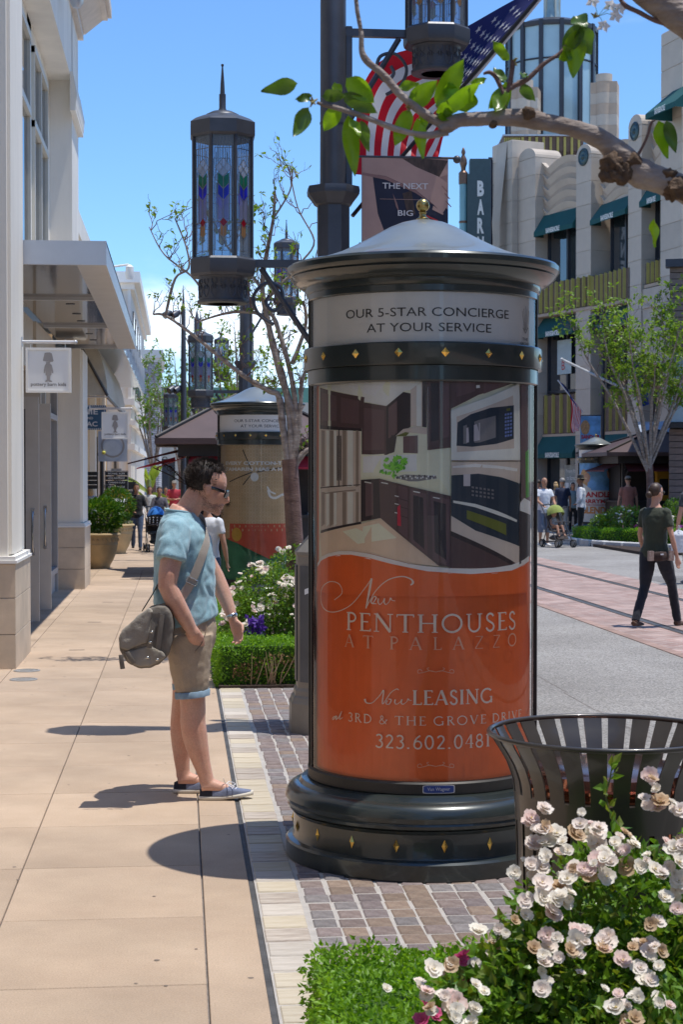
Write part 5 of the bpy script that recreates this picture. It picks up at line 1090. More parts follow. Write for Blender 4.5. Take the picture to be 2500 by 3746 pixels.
# smaller flags on the bookshop front
r = thing('flag', 'small striped and starred flag on a white staff before the bookshop windows', 'flag', tuple(at(2180, 1445, 51.5)), 0); fo_ = at(2180, 1445, 51.5)
def F2(px, py, d=51.5): v = at(px, py, d)-fo_; return (v.x, v.y, v.z)
US(r, F2(2048, 1395), [F2(2075, 1420), F2(2092, 1480), F2(2090, 1540), F2(2096, 1585)], F2(2110, 1480), [F2(2125, 1500), F2(2128, 1530), F2(2122, 1560), F2(2118, 1575)], nu=20, waves=.05, star=False)
q = MB(); q.tube([F2(2042, 1390), F2(2135, 1510)], .02, 6); q.build('staff', flag_w, r)
q = MB(); q.tube([F2(2062, 1317), F2(2320, 1440)], .04, 8); q.ball(F2(2057, 1315), .055, 10); r2 = thing('flag', 'dark blue flag hanging from a long white staff behind the leafy tree', 'flag', tuple(fo_), 0); q.build('staff', mat('staff_white', (.6, .6, .58), .5), r2, 40)
q = MB(); vs = []
for i in range(9):
    for k in range(7):
        u, v = i/8, k/6; p = Vector(F2(2283, 1312)).lerp(Vector(F2(2362, 1330)), v).lerp(Vector(F2(2345, 1490)).lerp(Vector(F2(2375, 1480)), v), u)+Vector((0, .06*math.sin(v*9+u*2), 0)); vs.append(p)
q.add(vs, [(i*7+k, i*7+k+1, i*7+k+8, i*7+k+7) for i in range(8) for k in range(6)]); q.build('cloth', mat('flag_blue', (.02, .045, .22), .7, var=.1, trans=.2), r2, 180)
# ================= kiosk with hipped roof behind the second column =================
kroof = mat('brown_roof', (.085, .052, .052), .55, var=.15, vs=2, bump=.1, bs=20); kbody = mat('kiosk_dark', (.028, .024, .024), .5, var=.2); kred = mat('red_canvas', (.42, .03, .055), .8, var=.1, trans=.25); kmar = mat('maroon_canvas', (.10, .015, .02), .8, var=.1)
def kiosk(label, loc, half=1.65, ze=2.33, za=3.25, z0w=.5, red=True):
    r = thing('kiosk', label, 'kiosk', loc, 0, 'hipped roof kiosks of the mall')
    h = half
    q = MB(); q.add([(-h, -h, ze), (h, -h, ze), (h, h, ze), (-h, h, ze), (0, 0, za)], [(0, 1, 4), (1, 2, 4), (2, 3, 4), (3, 0, 4)]); q.box(-h-.02, h+.02, -h-.02, h+.02, ze-.10, ze-.002); q.build('roof', kroof, r)
    q = MB()
    for sx, sy in ((-1, -1), (1, -1), (1, 1), (-1, 1)): q.tube([(sx*h, sy*h, ze+.02), (0, 0, za+.02)], .03, 6)
    q.ball((0, 0, za+.05), .07, 10); q.build('hip_ridges', kbody, r)
    q = MB(); q.box(-h*.78, h*.78, -h*.78, h*.78, ze-.30, ze-.1); q.build('soffit', kbody, r)
    b_ = h*.66
    q = MB(); q.box(-b_, b_, -b_, b_, 0, 1.0); q.box(-b_*.9, b_*.9, -b_*.3, b_, 1.0, ze-.3); q.build('counter', kbody, r)
    q = MB()
    for sx, sy in ((-1, -1), (1, -1), (1, 1), (-1, 1)): q.box(sx*b_-.05, sx*b_+.05, sy*b_-.05, sy*b_+.05, 0, ze-.2)
    q.box(-b_-.08, b_+.08, -b_-.08, b_+.08, .98, 1.03); q.build('posts', kbody, r)
    for k, (zt_, ext) in enumerate(((ze-.28, .55),)):
        for sg, rot in ((1, 0), (1, PI/2), (1, PI), (1, -PI/2)):
            q = MB(); q.add([(-b_, -b_-.02, zt_), (b_, -b_-.02, zt_), (b_+.03, -b_-ext, zt_-.20), (-b_-.03, -b_-ext, zt_-.20), (b_+.03, -b_-ext, zt_-.24), (-b_-.03, -b_-ext, zt_-.24)], [(0, 1, 2, 3), (3, 2, 4, 5)])
            if rot < 0 or True:
                o = q.build('awning', kred if red else kmar, r); o.rotation_euler = (0, 0, rot)
    for xx in (-b_, b_):
        q = MB(); q.tube([(xx, -b_, 1.55), (xx, -b_-.5, 1.88)], .012, 5)
        sp = spline([(-b_-.02, 1.9), (-b_-.15, 1.88), (-b_-.2, 1.98), (-b_-.12, 2.02), (-b_-.1, 1.95)], 4); q.tube([(xx, y, z) for y, z in sp], .008, 5)
        q.build('awning_bracket', kbody, r)
    return r
kc = wc((918-1250)/6200*30, 30); kiosk('kiosk with brown hipped roof and red awnings behind the second column', (kc.x, kc.y, 0))
# long side awnings of that kiosk
r = thing('kiosk_awning', 'pair of red side awnings on iron brackets standing out from the kiosk', 'awning', (0, 30, 0))
ka = wc(0, 30)
def KA(px, py, d): return at(px, py, d)
q = MB(); q.add([KA(638, 1648, 29), KA(755, 1622, 29), KA(765, 1632, 31), KA(466, 1694, 31)], [(0, 1, 2, 3)]); q.add([KA(466, 1694, 31), KA(466, 1699, 31), KA(640, 1656, 29), KA(638, 1648, 29)], [(0, 1, 2, 3)]); q.wbuild('upper_canvas', kmar, r)
q = MB(); q.add([KA(498, 1712, 30), KA(640, 1672, 29), KA(642, 1686, 29), KA(500, 1716, 30)], [(0, 1, 2, 3)]); q.wbuild('lower_canvas', kred, r)
q = MB(); q.tube([KA(570, 1680, 29.5), KA(625, 1710, 29.3), KA(672, 1760, 29)], .012, 5); q.tube([KA(560, 1710, 29.5), KA(625, 1740, 29.3), KA(672, 1768, 29)], .01, 5)
for (cx_, cy_, rr_) in ((604, 1680, 15), (622, 1712, 14), (645, 1730, 10), (600, 1700, 8)):
    q.tube([KA(cx_+rr_*(1-t/16)*math.cos(t*.7), cy_+rr_*(1-t/16)*math.sin(t*.7), 29.3) for t in range(14)], .007, 5)
q.wbuild('bracket', kbody, r)
k2 = wc((2395-1250)/6200*47.5, 47.5); kiosk('dark food kiosk with low hipped roof behind the leafy tree', (k2.x, k2.y, 0), half=1.8, ze=2.35, za=3.0, red=False)
r = thing('vending_cabinet', 'small yellow lit cabinet standing in the dark kiosk', 'cabinet', (k2.x-.05, k2.y-1.12, 1.03))
q = MB(); q.box(-.18, .18, 0, .25, .05, .75); q.box(-.20, .20, -.01, .26, 0, .05); q.box(-.2, .2, -.01, .26, .75, .8); q.build('body', mat('cab_yellow', (.55, .30, .02), .5), r); q = MB(); q.box(-.12, .12, -.012, -.005, .15, .6); q.build('door', kbody, r)
# ================= litter bin =================
bin_m = mat('bin_enamel', (.052, .046, .040), .33, .2, var=.12, vs=4, coat=.35)
bw = wc((2228-1250)/6200*5.4, 5.4)
r = thing('litter_bin', 'dark slatted metal litter bin with flared top and copper lid inside', 'litter bin', (bw.x, bw.y, 0))
NS = 28
def binprof(z):   # outer radius
    pts = [(0, .285), (.55, .292), (.66, .297), (.72, .305), (.77, .322), (.81, .345), (.845, .368), (.862, .376)]
    for (a, ra), (b_, rb) in zip(pts, pts[1:]):
        if z <= b_: return ra+(rb-ra)*(z-a)/(b_-a)
    return .376
b = MB(); hw = PI/NS*.74
zs = [.10, .3, .5, .60, .655, .69, .72, .75, .775, .80, .82, .84, .858]
vs = []
for z in zs:
    for s_ in (-1, -.3, .3, 1):
        a = s_*hw; R_ = binprof(z); vs.append((R_*math.sin(a), -R_*math.cos(a), z))
for z in zs:
    for s_ in (-1, -.3, .3, 1):
        a = s_*hw; R_ = binprof(z)-.005; vs.append((R_*math.sin(a), -R_*math.cos(a), z))
n4 = len(zs)*4
fs = [(i*4+k, i*4+k+1, i*4+k+5, i*4+k+4) for i in range(len(zs)-1) for k in range(3)]; fs += [tuple(n4+j for j in f[::-1]) for f in fs]
fs += [(i*4, (i+1)*4, n4+(i+1)*4, n4+i*4) for i in range(len(zs)-1)]+[(i*4+3, n4+i*4+3, n4+(i+1)*4+3, (i+1)*4+3) for i in range(len(zs)-1)]
b.add(vs, fs); me = b.mesh('slat', bin_m, 60)
for i in range(NS): o = link('slat', me, r); o.rotation_euler = (0, 0, 2*PI*(i+.5)/NS)
for z in (0.06, .30):
    b = MB(); b.lathe([(binprof(z)-.001, z), (binprof(z)+.0015, z+.001), (binprof(z)+.0015, z+.085), (binprof(z)-.001, z+.086)], 64); b.build('band', bin_m, r, 40)
b = MB(); b.lathe([(binprof(.62)-.0015, .59), (binprof(.59)+.001, .59), (binprof(.66)+.001, .66), (binprof(.675)+.001, .68), (binprof(.675)-.0015, .68)], 64); b.build('collar', bin_m, r, 40)
b = MB(); b.tube([(.378*math.cos(a), .378*math.sin(a), .864) for a in [2*PI*i/72 for i in range(73)]], .0085, 10, cap=False); b.build('rim', bin_m, r, 60)
cop = mat('copper_lid', (.62, .26, .16), .16, 1.0, var=.15, vs=9)
b = MB(); b.lathe([(.262, .05), (.262, .700), (.274, .707), (.274, .716), (.255, .72), (.250, .748), (.235, .756), (.20, .764), (.12, .770), (0, .772)], 48); b.build('liner_lid', cop, r, 40)
b = MB(); b.lathe([(.264, .05), (.264, .55)], 48); b.build('liner', mat('black_liner', (.015, .015, .016), .4), r, 40)
# ================= signs near the far pavement =================
sg_m = mat('sign_black', (.022, .022, .026), .5, var=.1)
a = wc((372-1250)/6200*40, 40)
r = thing('direction_sign', 'black finger post with stacked shop name boards on both sides', 'sign', (a.x, a.y, 0))
b = MB(); b.tube([(0, 0, 0), (0, 0, 2.35)], .045, 10); b.tube([(0, 0, 2.35), (0, 0, 2.6)], [.04, .005], 8); b.box(-.10, .10, -.02, .02, 2.18, 2.24); b.build('post', sg_m, r, 40)
for k in range(4):
    b = MB(); b.box(.09, .60, -.02, .02, 1.40+k*.105, 1.49+k*.105); o = b.build('board', sg_m, r)
    b = MB(); text(b, ('UNIONMADE', 'CHAN LUU', 'UGG AUSTRALIA', 'MICHAEL KORS')[k], .15, .54, 1.425+k*.105, 1.468+k*.105, -.023, 0, .01); b.build('lettering', ply, o)
    b = MB(); b.box(-.60, -.09, -.02, .02, 1.40+k*.105, 1.49+k*.105); b.build('board', sg_m, r)
b = MB(); b.box(.07, .62, -.015, .015, 1.37, 1.395); b.box(.07, .62, -.015, .015, 1.81, 1.83); b.box(.07, .09, -.015, .015, 1.37, 1.83); b.box(.60, .62, -.015, .015, 1.37, 1.83); b.box(.22, .46, -.015, .015, 1.83, 1.88); b.tube([(.12, 0, 1.37), (.03, 0, 1.2), (.02, 0, 1.05)], .01, 5); b.build('sign_frame', mat('sign_edge', (.3, .3, .3), .5), r)
a = wc((460-1250)/6200*43, 43)
r = thing('easel_sign', 'black crested sidewalk sign with NOW OPEN in white letters', 'sign', (a.x, a.y, 0))
b = MB(); b.box(-.24, .24, -.02, .02, .55, 1.50); b.build('board', sg_m, r)
b = MB(); b.box(-.26, .26, -.03, .03, 1.50, 1.56); b.box(-.24, -.20, -.02, .02, 0, .55); b.box(.20, .24, -.02, .02, 0, .55); b.build('frame', sg_m, r)
b = MB()
for k in range(9): b.ball((-.20+k*.05, 0, 1.58+.05*math.sin((k+.5)/9*PI)), (.022, .012, .03), 8)
b.build('crest', sg_m, r)
b = MB(); text(b, 'UNIONMADE', -.16, .18, 1.32, 1.37, -.024); text(b, 'NOW OPEN', -.20, .21, 1.10, 1.21, -.024, 0, .03); b.box(-.14, .14, -.0245, -.024, 1.265, 1.28); b.build('lettering', ply, r)
# tall black mast with spotlights
a = wc((672-1250)/6200*34, 34)
r = thing('spotlight_mast', 'slim black mast with a pointed tip and paired spotlights behind the lanterns', 'mast', (a.x, a.y, 0))
b = MB(); b.tube([(0, 0, 0), (0, 0, 3.4), (0, 0, 5.0), (0, 0, 5.08), (0, 0, 5.52)], [.07, .06, .042, .03, .004], 10); b.build('pole', iron, r, 40)
for (z, xs) in ((4.95, (-.17, -.33)), (3.45, (-.13, -.24))):
    b = MB(); b.tube([(0, 0, z), (-.4, 0, z)], .012, 5); b.build('cross_arm', iron, r)
    for x in xs:
        b = MB(); b.tube([(x-.05, -.04, z-.05), (x+.03, .02, z+.0), (x+.09, .06, z+.03)], [.07, .075, .04], 12); o = b.build('spotlight', iron, r, 40); b = MB(); b.tube([(x-.052, -.042, z-.052), (x-.055, -.044, z-.053)], .055, 12); b.build('lens', shopglass, o)
# big terracotta planters
tc_ = mat('sandstone_pot', (.50, .37, .20), .8, var=.16, vs=4, bump=.3, bs=40)
def pot(label, loc, s_=1.0):
    r = thing('plant_pot', label, 'plant pot', loc, 0, 'large round sandstone planters')
    b = MB(); b.lathe([(.24, 0), (.25, .02), (.25, .05), (.31, .16), (.365, .30), (.385, .42), (.395, .44), (.39, .46)], 36); b.build('pot_bowl', tc_, r, 40)
    b = MB(); b.lathe([(.39, .46), (.395, .57), (.40, .60), (.435, .605), (.445, .625), (.43, .65), (.39, .655), (.37, .63), (0, .62)], 36); 
    for i in range(30):
        a_ = 2*PI*i/30
        b.ball((.395*math.cos(a_), .395*math.sin(a_), .525), (.02, .02, .03), 6)
    b.build('pot_rim', tc_, r, 40)
    return r
pA = wc((352-1250)/6200*31.2, 31.2); pB = wc((418-1250)/6200*37.2, 37.2)
pot('nearer sandstone planter with dark leafed shrub beside the second pilaster', (pA.x, pA.y, 0)); pot('farther sandstone planter with yellowing shrub behind the first', (pB.x, pB.y, 0))
# ================= planting =================
def leafmat(name, c, c2, tr=.35, rough=.45, vs=3.5):
    return mat(name, c, rough, var=.3, vs=vs, col2=c2, trans=tr, spec=.4, leafy=True)
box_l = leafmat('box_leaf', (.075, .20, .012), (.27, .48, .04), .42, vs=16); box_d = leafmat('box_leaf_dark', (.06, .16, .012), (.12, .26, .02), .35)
rose_l = leafmat('rose_leaf', (.06, .16, .018), (.19, .33, .04), .3, .3, vs=12); tree_l = leafmat('pear_leaf', (.10, .20, .02), (.21, .32, .04), .42); tree_d = leafmat('pear_leaf_dark', (.07, .16, .02), (.15, .27, .04), .4, .3)
shr_l = leafmat('shrub_leaf', (.03, .10, .012), (.08, .20, .02), .3, .35); shr_y = leafmat('shrub_yellow', (.16, .20, .02), (.30, .25, .03), .3)
bark = mat('grey_bark', (.17, .125, .10), .85, var=.4, vs=9, bump=.9, bs=35, col2=(.42, .365, .33), streak=(1, 1, 2.5)); bark_r = mat('reddish_bark', (.115, .06, .05), .7, var=.3, vs=7, bump=.7, bs=30, col2=(.20, .12, .10), streak=(1, 1, 3)); twig_m = mat('twig', (.17, .09, .07), .7, var=.3, vs=10)
dead = mat('dry_twigs', (.20, .11, .05), .9, var=.4, vs=8)
soil = mat('mulch', (.045, .028, .02), .95, var=.5, vs=14, bump=1, bs=40)
def rvec(rn):
    while True:
        v = Vector((rn.uniform(-1, 1), rn.uniform(-1, 1), rn.uniform(-1, 1)))
        if 0.05 < v.length < 1: return v.normalized()
def leafq(mb, p, d, up, L_, w, m=0):          # folded pointed leaf, 4 tris
    d = d.normalized(); s_ = d.cross(up)
    if s_.length < 1e-3: s_ = d.orthogonal()
    s_.normalize(); n = s_.cross(d)
    mb.add([p, p+d*L_*.45+s_*w/2+n*w*.15, p+d*L_-n*L_*.08, p+d*L_*.45-s_*w/2+n*w*.15, p+d*L_*.5-n*w*.02], [(0, 1, 4), (1, 2, 4), (2, 3, 4), (3, 0, 4)], m)
def hedge_mb(rn, w, d, h, n, L_, inset=.05, top_only=False, hf=None):
    b = MB()
    for i in range(n):
        face = rn.random(); aT = w*d; aS = (w*2+d*2)*h; j = rn.uniform(-inset, .02)**1 if True else 0
        if face < aT/(aT+aS): p = Vector((rn.uniform(0, w), rn.uniform(0, d), h+j)); nn = Vector((0, 0, 1))
        else:
            k = rn.uniform(0, 2*w+2*d); z = rn.uniform(.0, h)
            if k < w: p = Vector((k, -j, z)); nn = Vector((0, -1, 0))
            elif k < 2*w: p = Vector((k-w, d+j, z)); nn = Vector((0, 1, 0))
            elif k < 2*w+d: p = Vector((-j, k-2*w, z)); nn = Vector((-1, 0, 0))
            else: p = Vector((w+j, k-2*w-d, z)); nn = Vector((1, 0, 0))
        p += nn*.035*noise.noise(p*5.0)+nn*.02*noise.noise(p*14)
        if hf: p.z *= 1
        dr = (nn*rn.uniform(.3, 1.2)+rvec(rn)).normalized()
        leafq(b, p, dr, rvec(rn), L_*rn.uniform(.7, 1.25), L_*.55)
    return b
def hedge(label, loc, w, d, h, n, L_, leaf_mix=(box_l, box_d), seed=1, rz=0, brown=0):
    rn = random.Random(seed); r = thing('box_hedge', label, 'hedge', loc, rz)
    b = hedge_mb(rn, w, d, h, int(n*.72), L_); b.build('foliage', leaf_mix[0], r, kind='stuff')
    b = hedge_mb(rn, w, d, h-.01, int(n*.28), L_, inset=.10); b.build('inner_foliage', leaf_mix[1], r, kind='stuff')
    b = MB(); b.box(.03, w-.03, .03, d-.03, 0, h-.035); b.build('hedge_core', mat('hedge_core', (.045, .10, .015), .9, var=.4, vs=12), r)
    if brown:
        b = MB()
        for i in range(brown):
            p = Vector((rn.uniform(.1, w), rn.uniform(-.03, .0), rn.uniform(.06, h*.75)))
            if noise.noise(p*3+Vector((3, 1, seed))) < .02: continue
            leafq(b, p, (rvec(rn)+Vector((0, -.5, .2))).normalized(), rvec(rn), L_, L_*.6)
        b.build('dry_foliage', dead, r, kind='stuff')
        b = MB()
        for i in range(14):
            x = .25+rn.uniform(0, .25); p = Vector((x, -.02, .02)); q = Vector((x+rn.uniform(-.12, .14), -.045, rn.uniform(.18, .30))); b.tube([p, (p+q)/2+Vector((rn.uniform(-.02, .02), -.02, 0)), q], [.006, .004, .002], 4)
        b.build('bare_stems', mat('pale_stem', (.35, .24, .14), .8), r, kind='stuff')
    return r
# roses
pet = [mat('rose_%s' % n_, c, .55, var=.15, vs=20, col2=d, trans=.35, obvar=.08) for n_, c, d in (('blush', (.84, .73, .66), (.90, .84, .78)), ('cream', (.88, .81, .70), (.92, .89, .82)), ('pink', (.82, .62, .58), (.88, .76, .70)), ('magenta', (.62, .06, .22), (.72, .14, .32)), ('spent', (.55, .38, .22), (.68, .52, .36)))]
stam = mat('stamens', (.45, .33, .06), .7, var=.3, vs=50)
def blossom_mesh(rn, R_, m, op=1.0):
    b = MB()
    for ring, (k, rr, tilt) in enumerate(((6, 1.0, .25), (5, .72, .65), (4, .42, 1.0))):
        tilt = tilt*(1.25-.5*op)
        for i in range(k):
            a = 2*PI*(i+ring*.4)/k+rn.uniform(-.15, .15); l = R_*rr*rn.uniform(.85, 1.12); w = l*.95
            rx = Vector((math.cos(a), math.sin(a), 0)); ry = Vector((-math.sin(a), math.cos(a), 0)); uz = Vector((0, 0, 1)); o = uz*(.001+ring*.002)
            vs = []
            for t, wt, zz in ((0, .15, 0), (.4, .8, .10), (.75, 1.0, .25), (1.0, .6, .22+rn.uniform(-.1, .1))):
                for s_ in (-.5, 0, .5):
                    vs.append(rx*l*t*math.cos(tilt)+ry*w*wt*s_+uz*(l*t*math.sin(tilt)+l*zz*.5+(abs(s_)*w*.25)+rn.uniform(-.03, .03)*l)+o)
            b.add(vs, [(j*3+q, j*3+q+1, j*3+q+4, j*3+q+3) for j in range(3) for q in range(2)], 0)
    b.ball((0, 0, R_*.22), (R_*.2, R_*.2, R_*.12), 8, 1)
    return b.mesh('blossom', [m, stam], 60)
rnb = random.Random(5)
blos = {}
for nm, m, k in (('near', None, 0),):
    blos['near'] = [blossom_mesh(rnb, .0225, pet[i], rnb.uniform(.5, 1.3)) for i in (0, 1, 1, 1, 2, 0, 4, 1, 0)]; blos['mag'] = [blossom_mesh(rnb, .020, pet[3], 1)]
    blos['mid'] = [blossom_mesh(rnb, .032, pet[i], rnb.uniform(.5, 1.2)) for i in (0, 1, 1, 2, 1)]
def rose_bush(label, loc, lobes, nleaf, L_, nb, kind_, seed, clusters=None, mag=0, grp='rose bushes', sprigs=()):
    """lobes: list of (centre, radii) in local metres"""
    rn = random.Random(seed); r = thing('rose_bush', label, 'rose bush', loc, 0, grp)
    tot = sum(a[1][0]*a[1][2] for a in lobes); st = MB(); lf = MB(); li = MB()
    for c, R_ in lobes:
        c = Vector(c); k = R_[0]*R_[2]/tot
        for i in range(int(nleaf*k)):
            v = rvec(rn)*(rn.uniform(.45, 1.0)**.5); p = c+Vector((v.x*R_[0], v.y*R_[1], v.z*R_[2])); p += rvec(rn)*.03*noise.noise(p*9)
            if p.z < .02: continue
            if noise.noise(p*6+Vector((seed, 0, 0))) < -.22 and v.length > .8: continue
            d = (v+rvec(rn)*.8+Vector((0, 0, -.1))).normalized(); leafq(lf if rn.random() < .8 else li, p, d, rvec(rn)+Vector((0, 0, 1)), L_*rn.uniform(.6, 1.3), L_*.62)
        for i in range(9):
            v = rvec(rn); v.z = abs(v.z); e = c+Vector((v.x*R_[0], v.y*R_[1], v.z*R_[2]))*.95; s_ = Vector((c.x+rn.uniform(-.06, .06), c.y, .0)); st.tube([s_, s_.lerp(e, .55)+Vector((0, 0, .06)), e], [.007, .005, .0025], 5)
    for (p0, p1) in sprigs:
        p0 = Vector(p0); p1 = Vector(p1); pts = [p0.lerp(p1, t/6)+Vector((.015*math.sin(t*1.3), 0, 0)) for t in range(7)]; st.tube(pts, [.0045-.0005*t for t in range(7)], 5)
        for t in range(26):
            q = pts[min(6, t//4)].lerp(pts[min(6, t//4+1)], (t % 4)/4); leafq(li if t % 2 else lf, q, (rvec(rn)+Vector((0, 0, .3))).normalized(), rvec(rn), L_*1.1, L_*.6)
    lf.build('foliage', rose_l, r, kind='stuff'); li.build('young_foliage', leafmat('rose_young', (.10, .17, .02), (.20, .24, .04), .4), r, kind='stuff'); st.build('stems', mat('rose_stem', (.09, .11, .03), .6, var=.2), r, kind='stuff')
    cl = clusters or []
    if not cl:
        for c, R_ in lobes:
            for i in range(max(1, int(nb*R_[0]*R_[2]/tot/4.5))):
                v = rvec(rn); v.z = abs(v.z)*.9+.05; v.y = -abs(v.y)*.8; v.normalize(); cl.append(((c[0]+v.x*R_[0], c[1]+v.y*R_[1], c[2]+v.z*R_[2]), rn.randint(3, 7)))
    for (c, k) in cl:
        for i in range(k):
            off = rvec(rn)*(.030 if kind_ == 'near' else .055)*(.5+k/9); p = Vector(c)+off
            me = rn.choice(blos[kind_]); o = link('blossom', me, r, loc=p)
            d = (Vector((rn.uniform(-.5, .5), rn.uniform(-1.1, -.1), rn.uniform(.3, 1.2)))).normalized(); o.rotation_euler = d.to_track_quat('Z', 'Y').to_euler(); s_ = rn.uniform(.5, 1.15); o.scale = (s_, s_, s_)
    return r
# --- near bed ---
b = MB(); b.box(.36, 1.86, -1.2, 4.72, -.02, .03); b.build('soil', soil, kind='structure')
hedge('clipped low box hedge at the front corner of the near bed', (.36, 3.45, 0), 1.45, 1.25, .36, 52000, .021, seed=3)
def cl(px, py, d, k): return (at(px, py, d)-Vector((1.05, 4.0, 0)), k)
cls = [cl(1990, 3010, 4.25, 6), cl(2075, 3075, 4.2, 6), cl(1960, 3130, 4.2, 6), cl(2040, 3190, 4.15, 8), cl(2130, 3150, 4.15, 7), cl(2200, 3190, 4.1, 5), cl(1930, 3185, 4.2, 4), cl(2030, 3270, 4.1, 7), cl(1960, 3320, 4.1, 5), cl(2060, 3330, 4.05, 4), cl(2210, 3070, 4.2, 5), cl(2280, 3100, 4.2, 6), cl(2330, 3140, 4.2, 5), cl(2160, 3060, 4.25, 4),
       cl(1790, 3440, 4.2, 5), cl(1760, 3500, 4.2, 4), cl(1860, 3400, 4.15, 3), cl(2000, 3470, 4.0, 6), cl(2090, 3530, 3.95, 5), cl(1960, 3520, 4.0, 4), cl(2150, 3440, 4.0, 6), cl(2210, 3470, 4.0, 4), cl(2330, 3500, 3.95, 6), cl(2400, 3430, 3.95, 6), cl(2360, 3540, 3.9, 5), cl(2450, 3200, 4.0, 6), cl(2480, 3280, 4.0, 6), cl(2440, 3130, 4.05, 4),
       cl(1580, 3600, 4.05, 5), cl(1600, 3660, 4.0, 5), cl(1650, 3700, 4.0, 5), cl(1740, 3650, 3.95, 4), cl(1700, 3730, 3.9, 4), cl(2250, 3650, 3.85, 4), cl(2330, 3700, 3.8, 5), cl(2270, 3730, 3.8, 3), cl(2440, 3640, 3.85, 3), cl(1420, 3640, 4.2, 1), cl(1990, 3600, 3.95, 2), cl(1620, 3540, 4.1, 3), cl(2120, 3000, 4.25, 2),
       cl(2400, 2850, 4.1, 3), cl(2385, 2915, 4.1, 3), cl(2450, 2960, 4.1, 3), cl(2405, 2860, 4.1, 2), cl(2480, 3080, 4.05, 3), cl(2020, 3060, 4.2, 4), cl(2255, 3120, 4.15, 5)]
cls = [(tuple(c*1.0+(Vector((0, 0, 1.68))-Vector((1.05, 4.0, 0))-c)*.03), k) for c, k in cls]
rose_bush('near rose bush with clusters of blush blossoms beside the litter bin', (1.05, 4.0, 0),
          [((.07, .12, .40), (.36, .30, .37)), ((-.05, .0, .30), (.40, .3, .32)), ((.40, .15, .46), (.30, .32, .38)), ((-.28, -.02, .28), (.20, .25, .24)), ((.56, .1, .84), (.17, .2, .33)), ((.2, -.3, .25), (.5, .3, .3))],
          34000, .034, 90, 'near', 8, cls, sprigs=[((.02, .05, .75), (.0, .1, .97)), ((-.15, .0, .45), (-.225, .05, .70)), ((.50, .1, .8), (.50, .1, 1.10)), ((.60, .1, .8), (.64, .12, 1.16)), ((.45, .1, .7), (.40, .1, .98)), ((.56, .1, .85), (.555, .08, 1.08)), ((-.25, 0, .4), (-.30, .0, .62))])
rmag = [o for o in bpy.data.objects if o.name == 'rose_bush'][0]
for (px, py, d) in ((1690, 3515, 4.1), (1700, 3500, 4.1), (1560, 3690, 3.95), (1590, 3715, 3.95), (1545, 3735, 3.9), (1700, 3610, 4.05)):
    o = link('blossom', blos['mag'][0], rmag, loc=at(px, py, d)-Vector((1.05, 4.0, 0)), label='magenta blossom'); o.rotation_euler = (.8, .2, px)
# --- middle bed ---
b = MB(); b.box(.30, 1.82, 13.42, 20.3, -.02, .025); b.build('soil', soil, kind='structure')
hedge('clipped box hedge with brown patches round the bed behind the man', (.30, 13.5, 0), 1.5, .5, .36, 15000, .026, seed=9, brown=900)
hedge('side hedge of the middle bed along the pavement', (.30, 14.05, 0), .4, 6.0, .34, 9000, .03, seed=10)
rose_bush('big cream rose bush in the bed behind the man', (.95, 14.7, 0), [((-.15, .2, .50), (.42, .4, .42)), ((.25, .1, .45), (.40, .4, .42)), ((-.33, .1, .42), (.22, .3, .26)), ((.1, .6, .72), (.3, .4, .34)), ((-.42, -.05, .30), (.2, .25, .25))], 15000, .034, 190, 'mid', 21)
q = MB(); rn = random.Random(2)
for i in range(130):
    p = Vector((.62+rn.uniform(-.07, .07), 14.15+rn.uniform(-.08, .08), .42+rn.uniform(-.08, .08)))
    leafq(q, p, rvec(rn), rvec(rn), .045, .04)
vio = mat('violet_petals', (.10, .03, .32), .6, var=.3, vs=20, trans=.3)
o = thing('violet_flowers', 'small clump of deep violet flowers at the hedge behind the hand', 'flowers', (.62, 14.15, 0)); q.wbuild('petals', vio, o, kind='stuff')
q = MB()
for i in range(20): q.tube([(.62+rn.uniform(-.06, .06), 14.15, .02), (.62+rn.uniform(-.1, .1), 14.15+rn.uniform(-.05, .05), .42)], .003, 4)
q.wbuild('stems', rose_l, o, kind='stuff')
# ================= trees =================
def grow(mb, pts, r0, r1, n=8, m=0, knob=0, rn=None):
    K = len(pts); rs = [r0+(r1-r0)*i/(K-1) for i in range(K)]
    if knob and rn: rs = [r_*(1+knob*rn.uniform(-.35, .6)*(i % 3 == 0)) for i, r_ in enumerate(rs)]
    mb.tube(pts, rs, n, m)
def bent(p0, p1, rn, k=7, amp=.06):
    p0 = Vector(p0); p1 = Vector(p1); L_ = (p1-p0).length; out = [p0]
    off = Vector((0, 0, 0))
    for i in range(1, k): off = off*.6+rvec(rn)*amp*L_/k*2; out.append(p0.lerp(p1, i/k)+off)
    out.append(p1); return out
def twiggy(tw, lf, p0, d, L_, rn, leaf, depth=0, dens=1.0, r0=.006, tipl=True):
    p1 = p0+d*L_; pts = bent(p0, p1, rn, 5, .25); grow(tw, pts, r0, r0*.45, 5)
    for q in pts[2:]:
        if depth < 2 and rn.random() < .55: twiggy(tw, lf, q, (d+rvec(rn)*.9+Vector((0, 0, .35))).normalized(), L_*rn.uniform(.35, .65), rn, leaf, depth+1, dens, r0*.6)
        if rn.random() < .30*dens:
            for _ in range(rn.randint(1, 3)): leafq(lf, q, (rvec(rn)+d*.3+Vector((0, 0, -.3))).normalized(), Vector((0, 0, 1))+rvec(rn)*.5, leaf*rn.uniform(.7, 1.3), leaf*.6)
    if rn.random() < .75*dens+.1:
        for _ in range(int(rn.randint(2, 5)*max(.6, dens))): leafq(lf, p1, (rvec(rn)*.9+d*.4+Vector((0, 0, -.35))).normalized(), Vector((0, 0, 1))+rvec(rn)*.5, leaf*rn.uniform(.7, 1.3), leaf*.6)
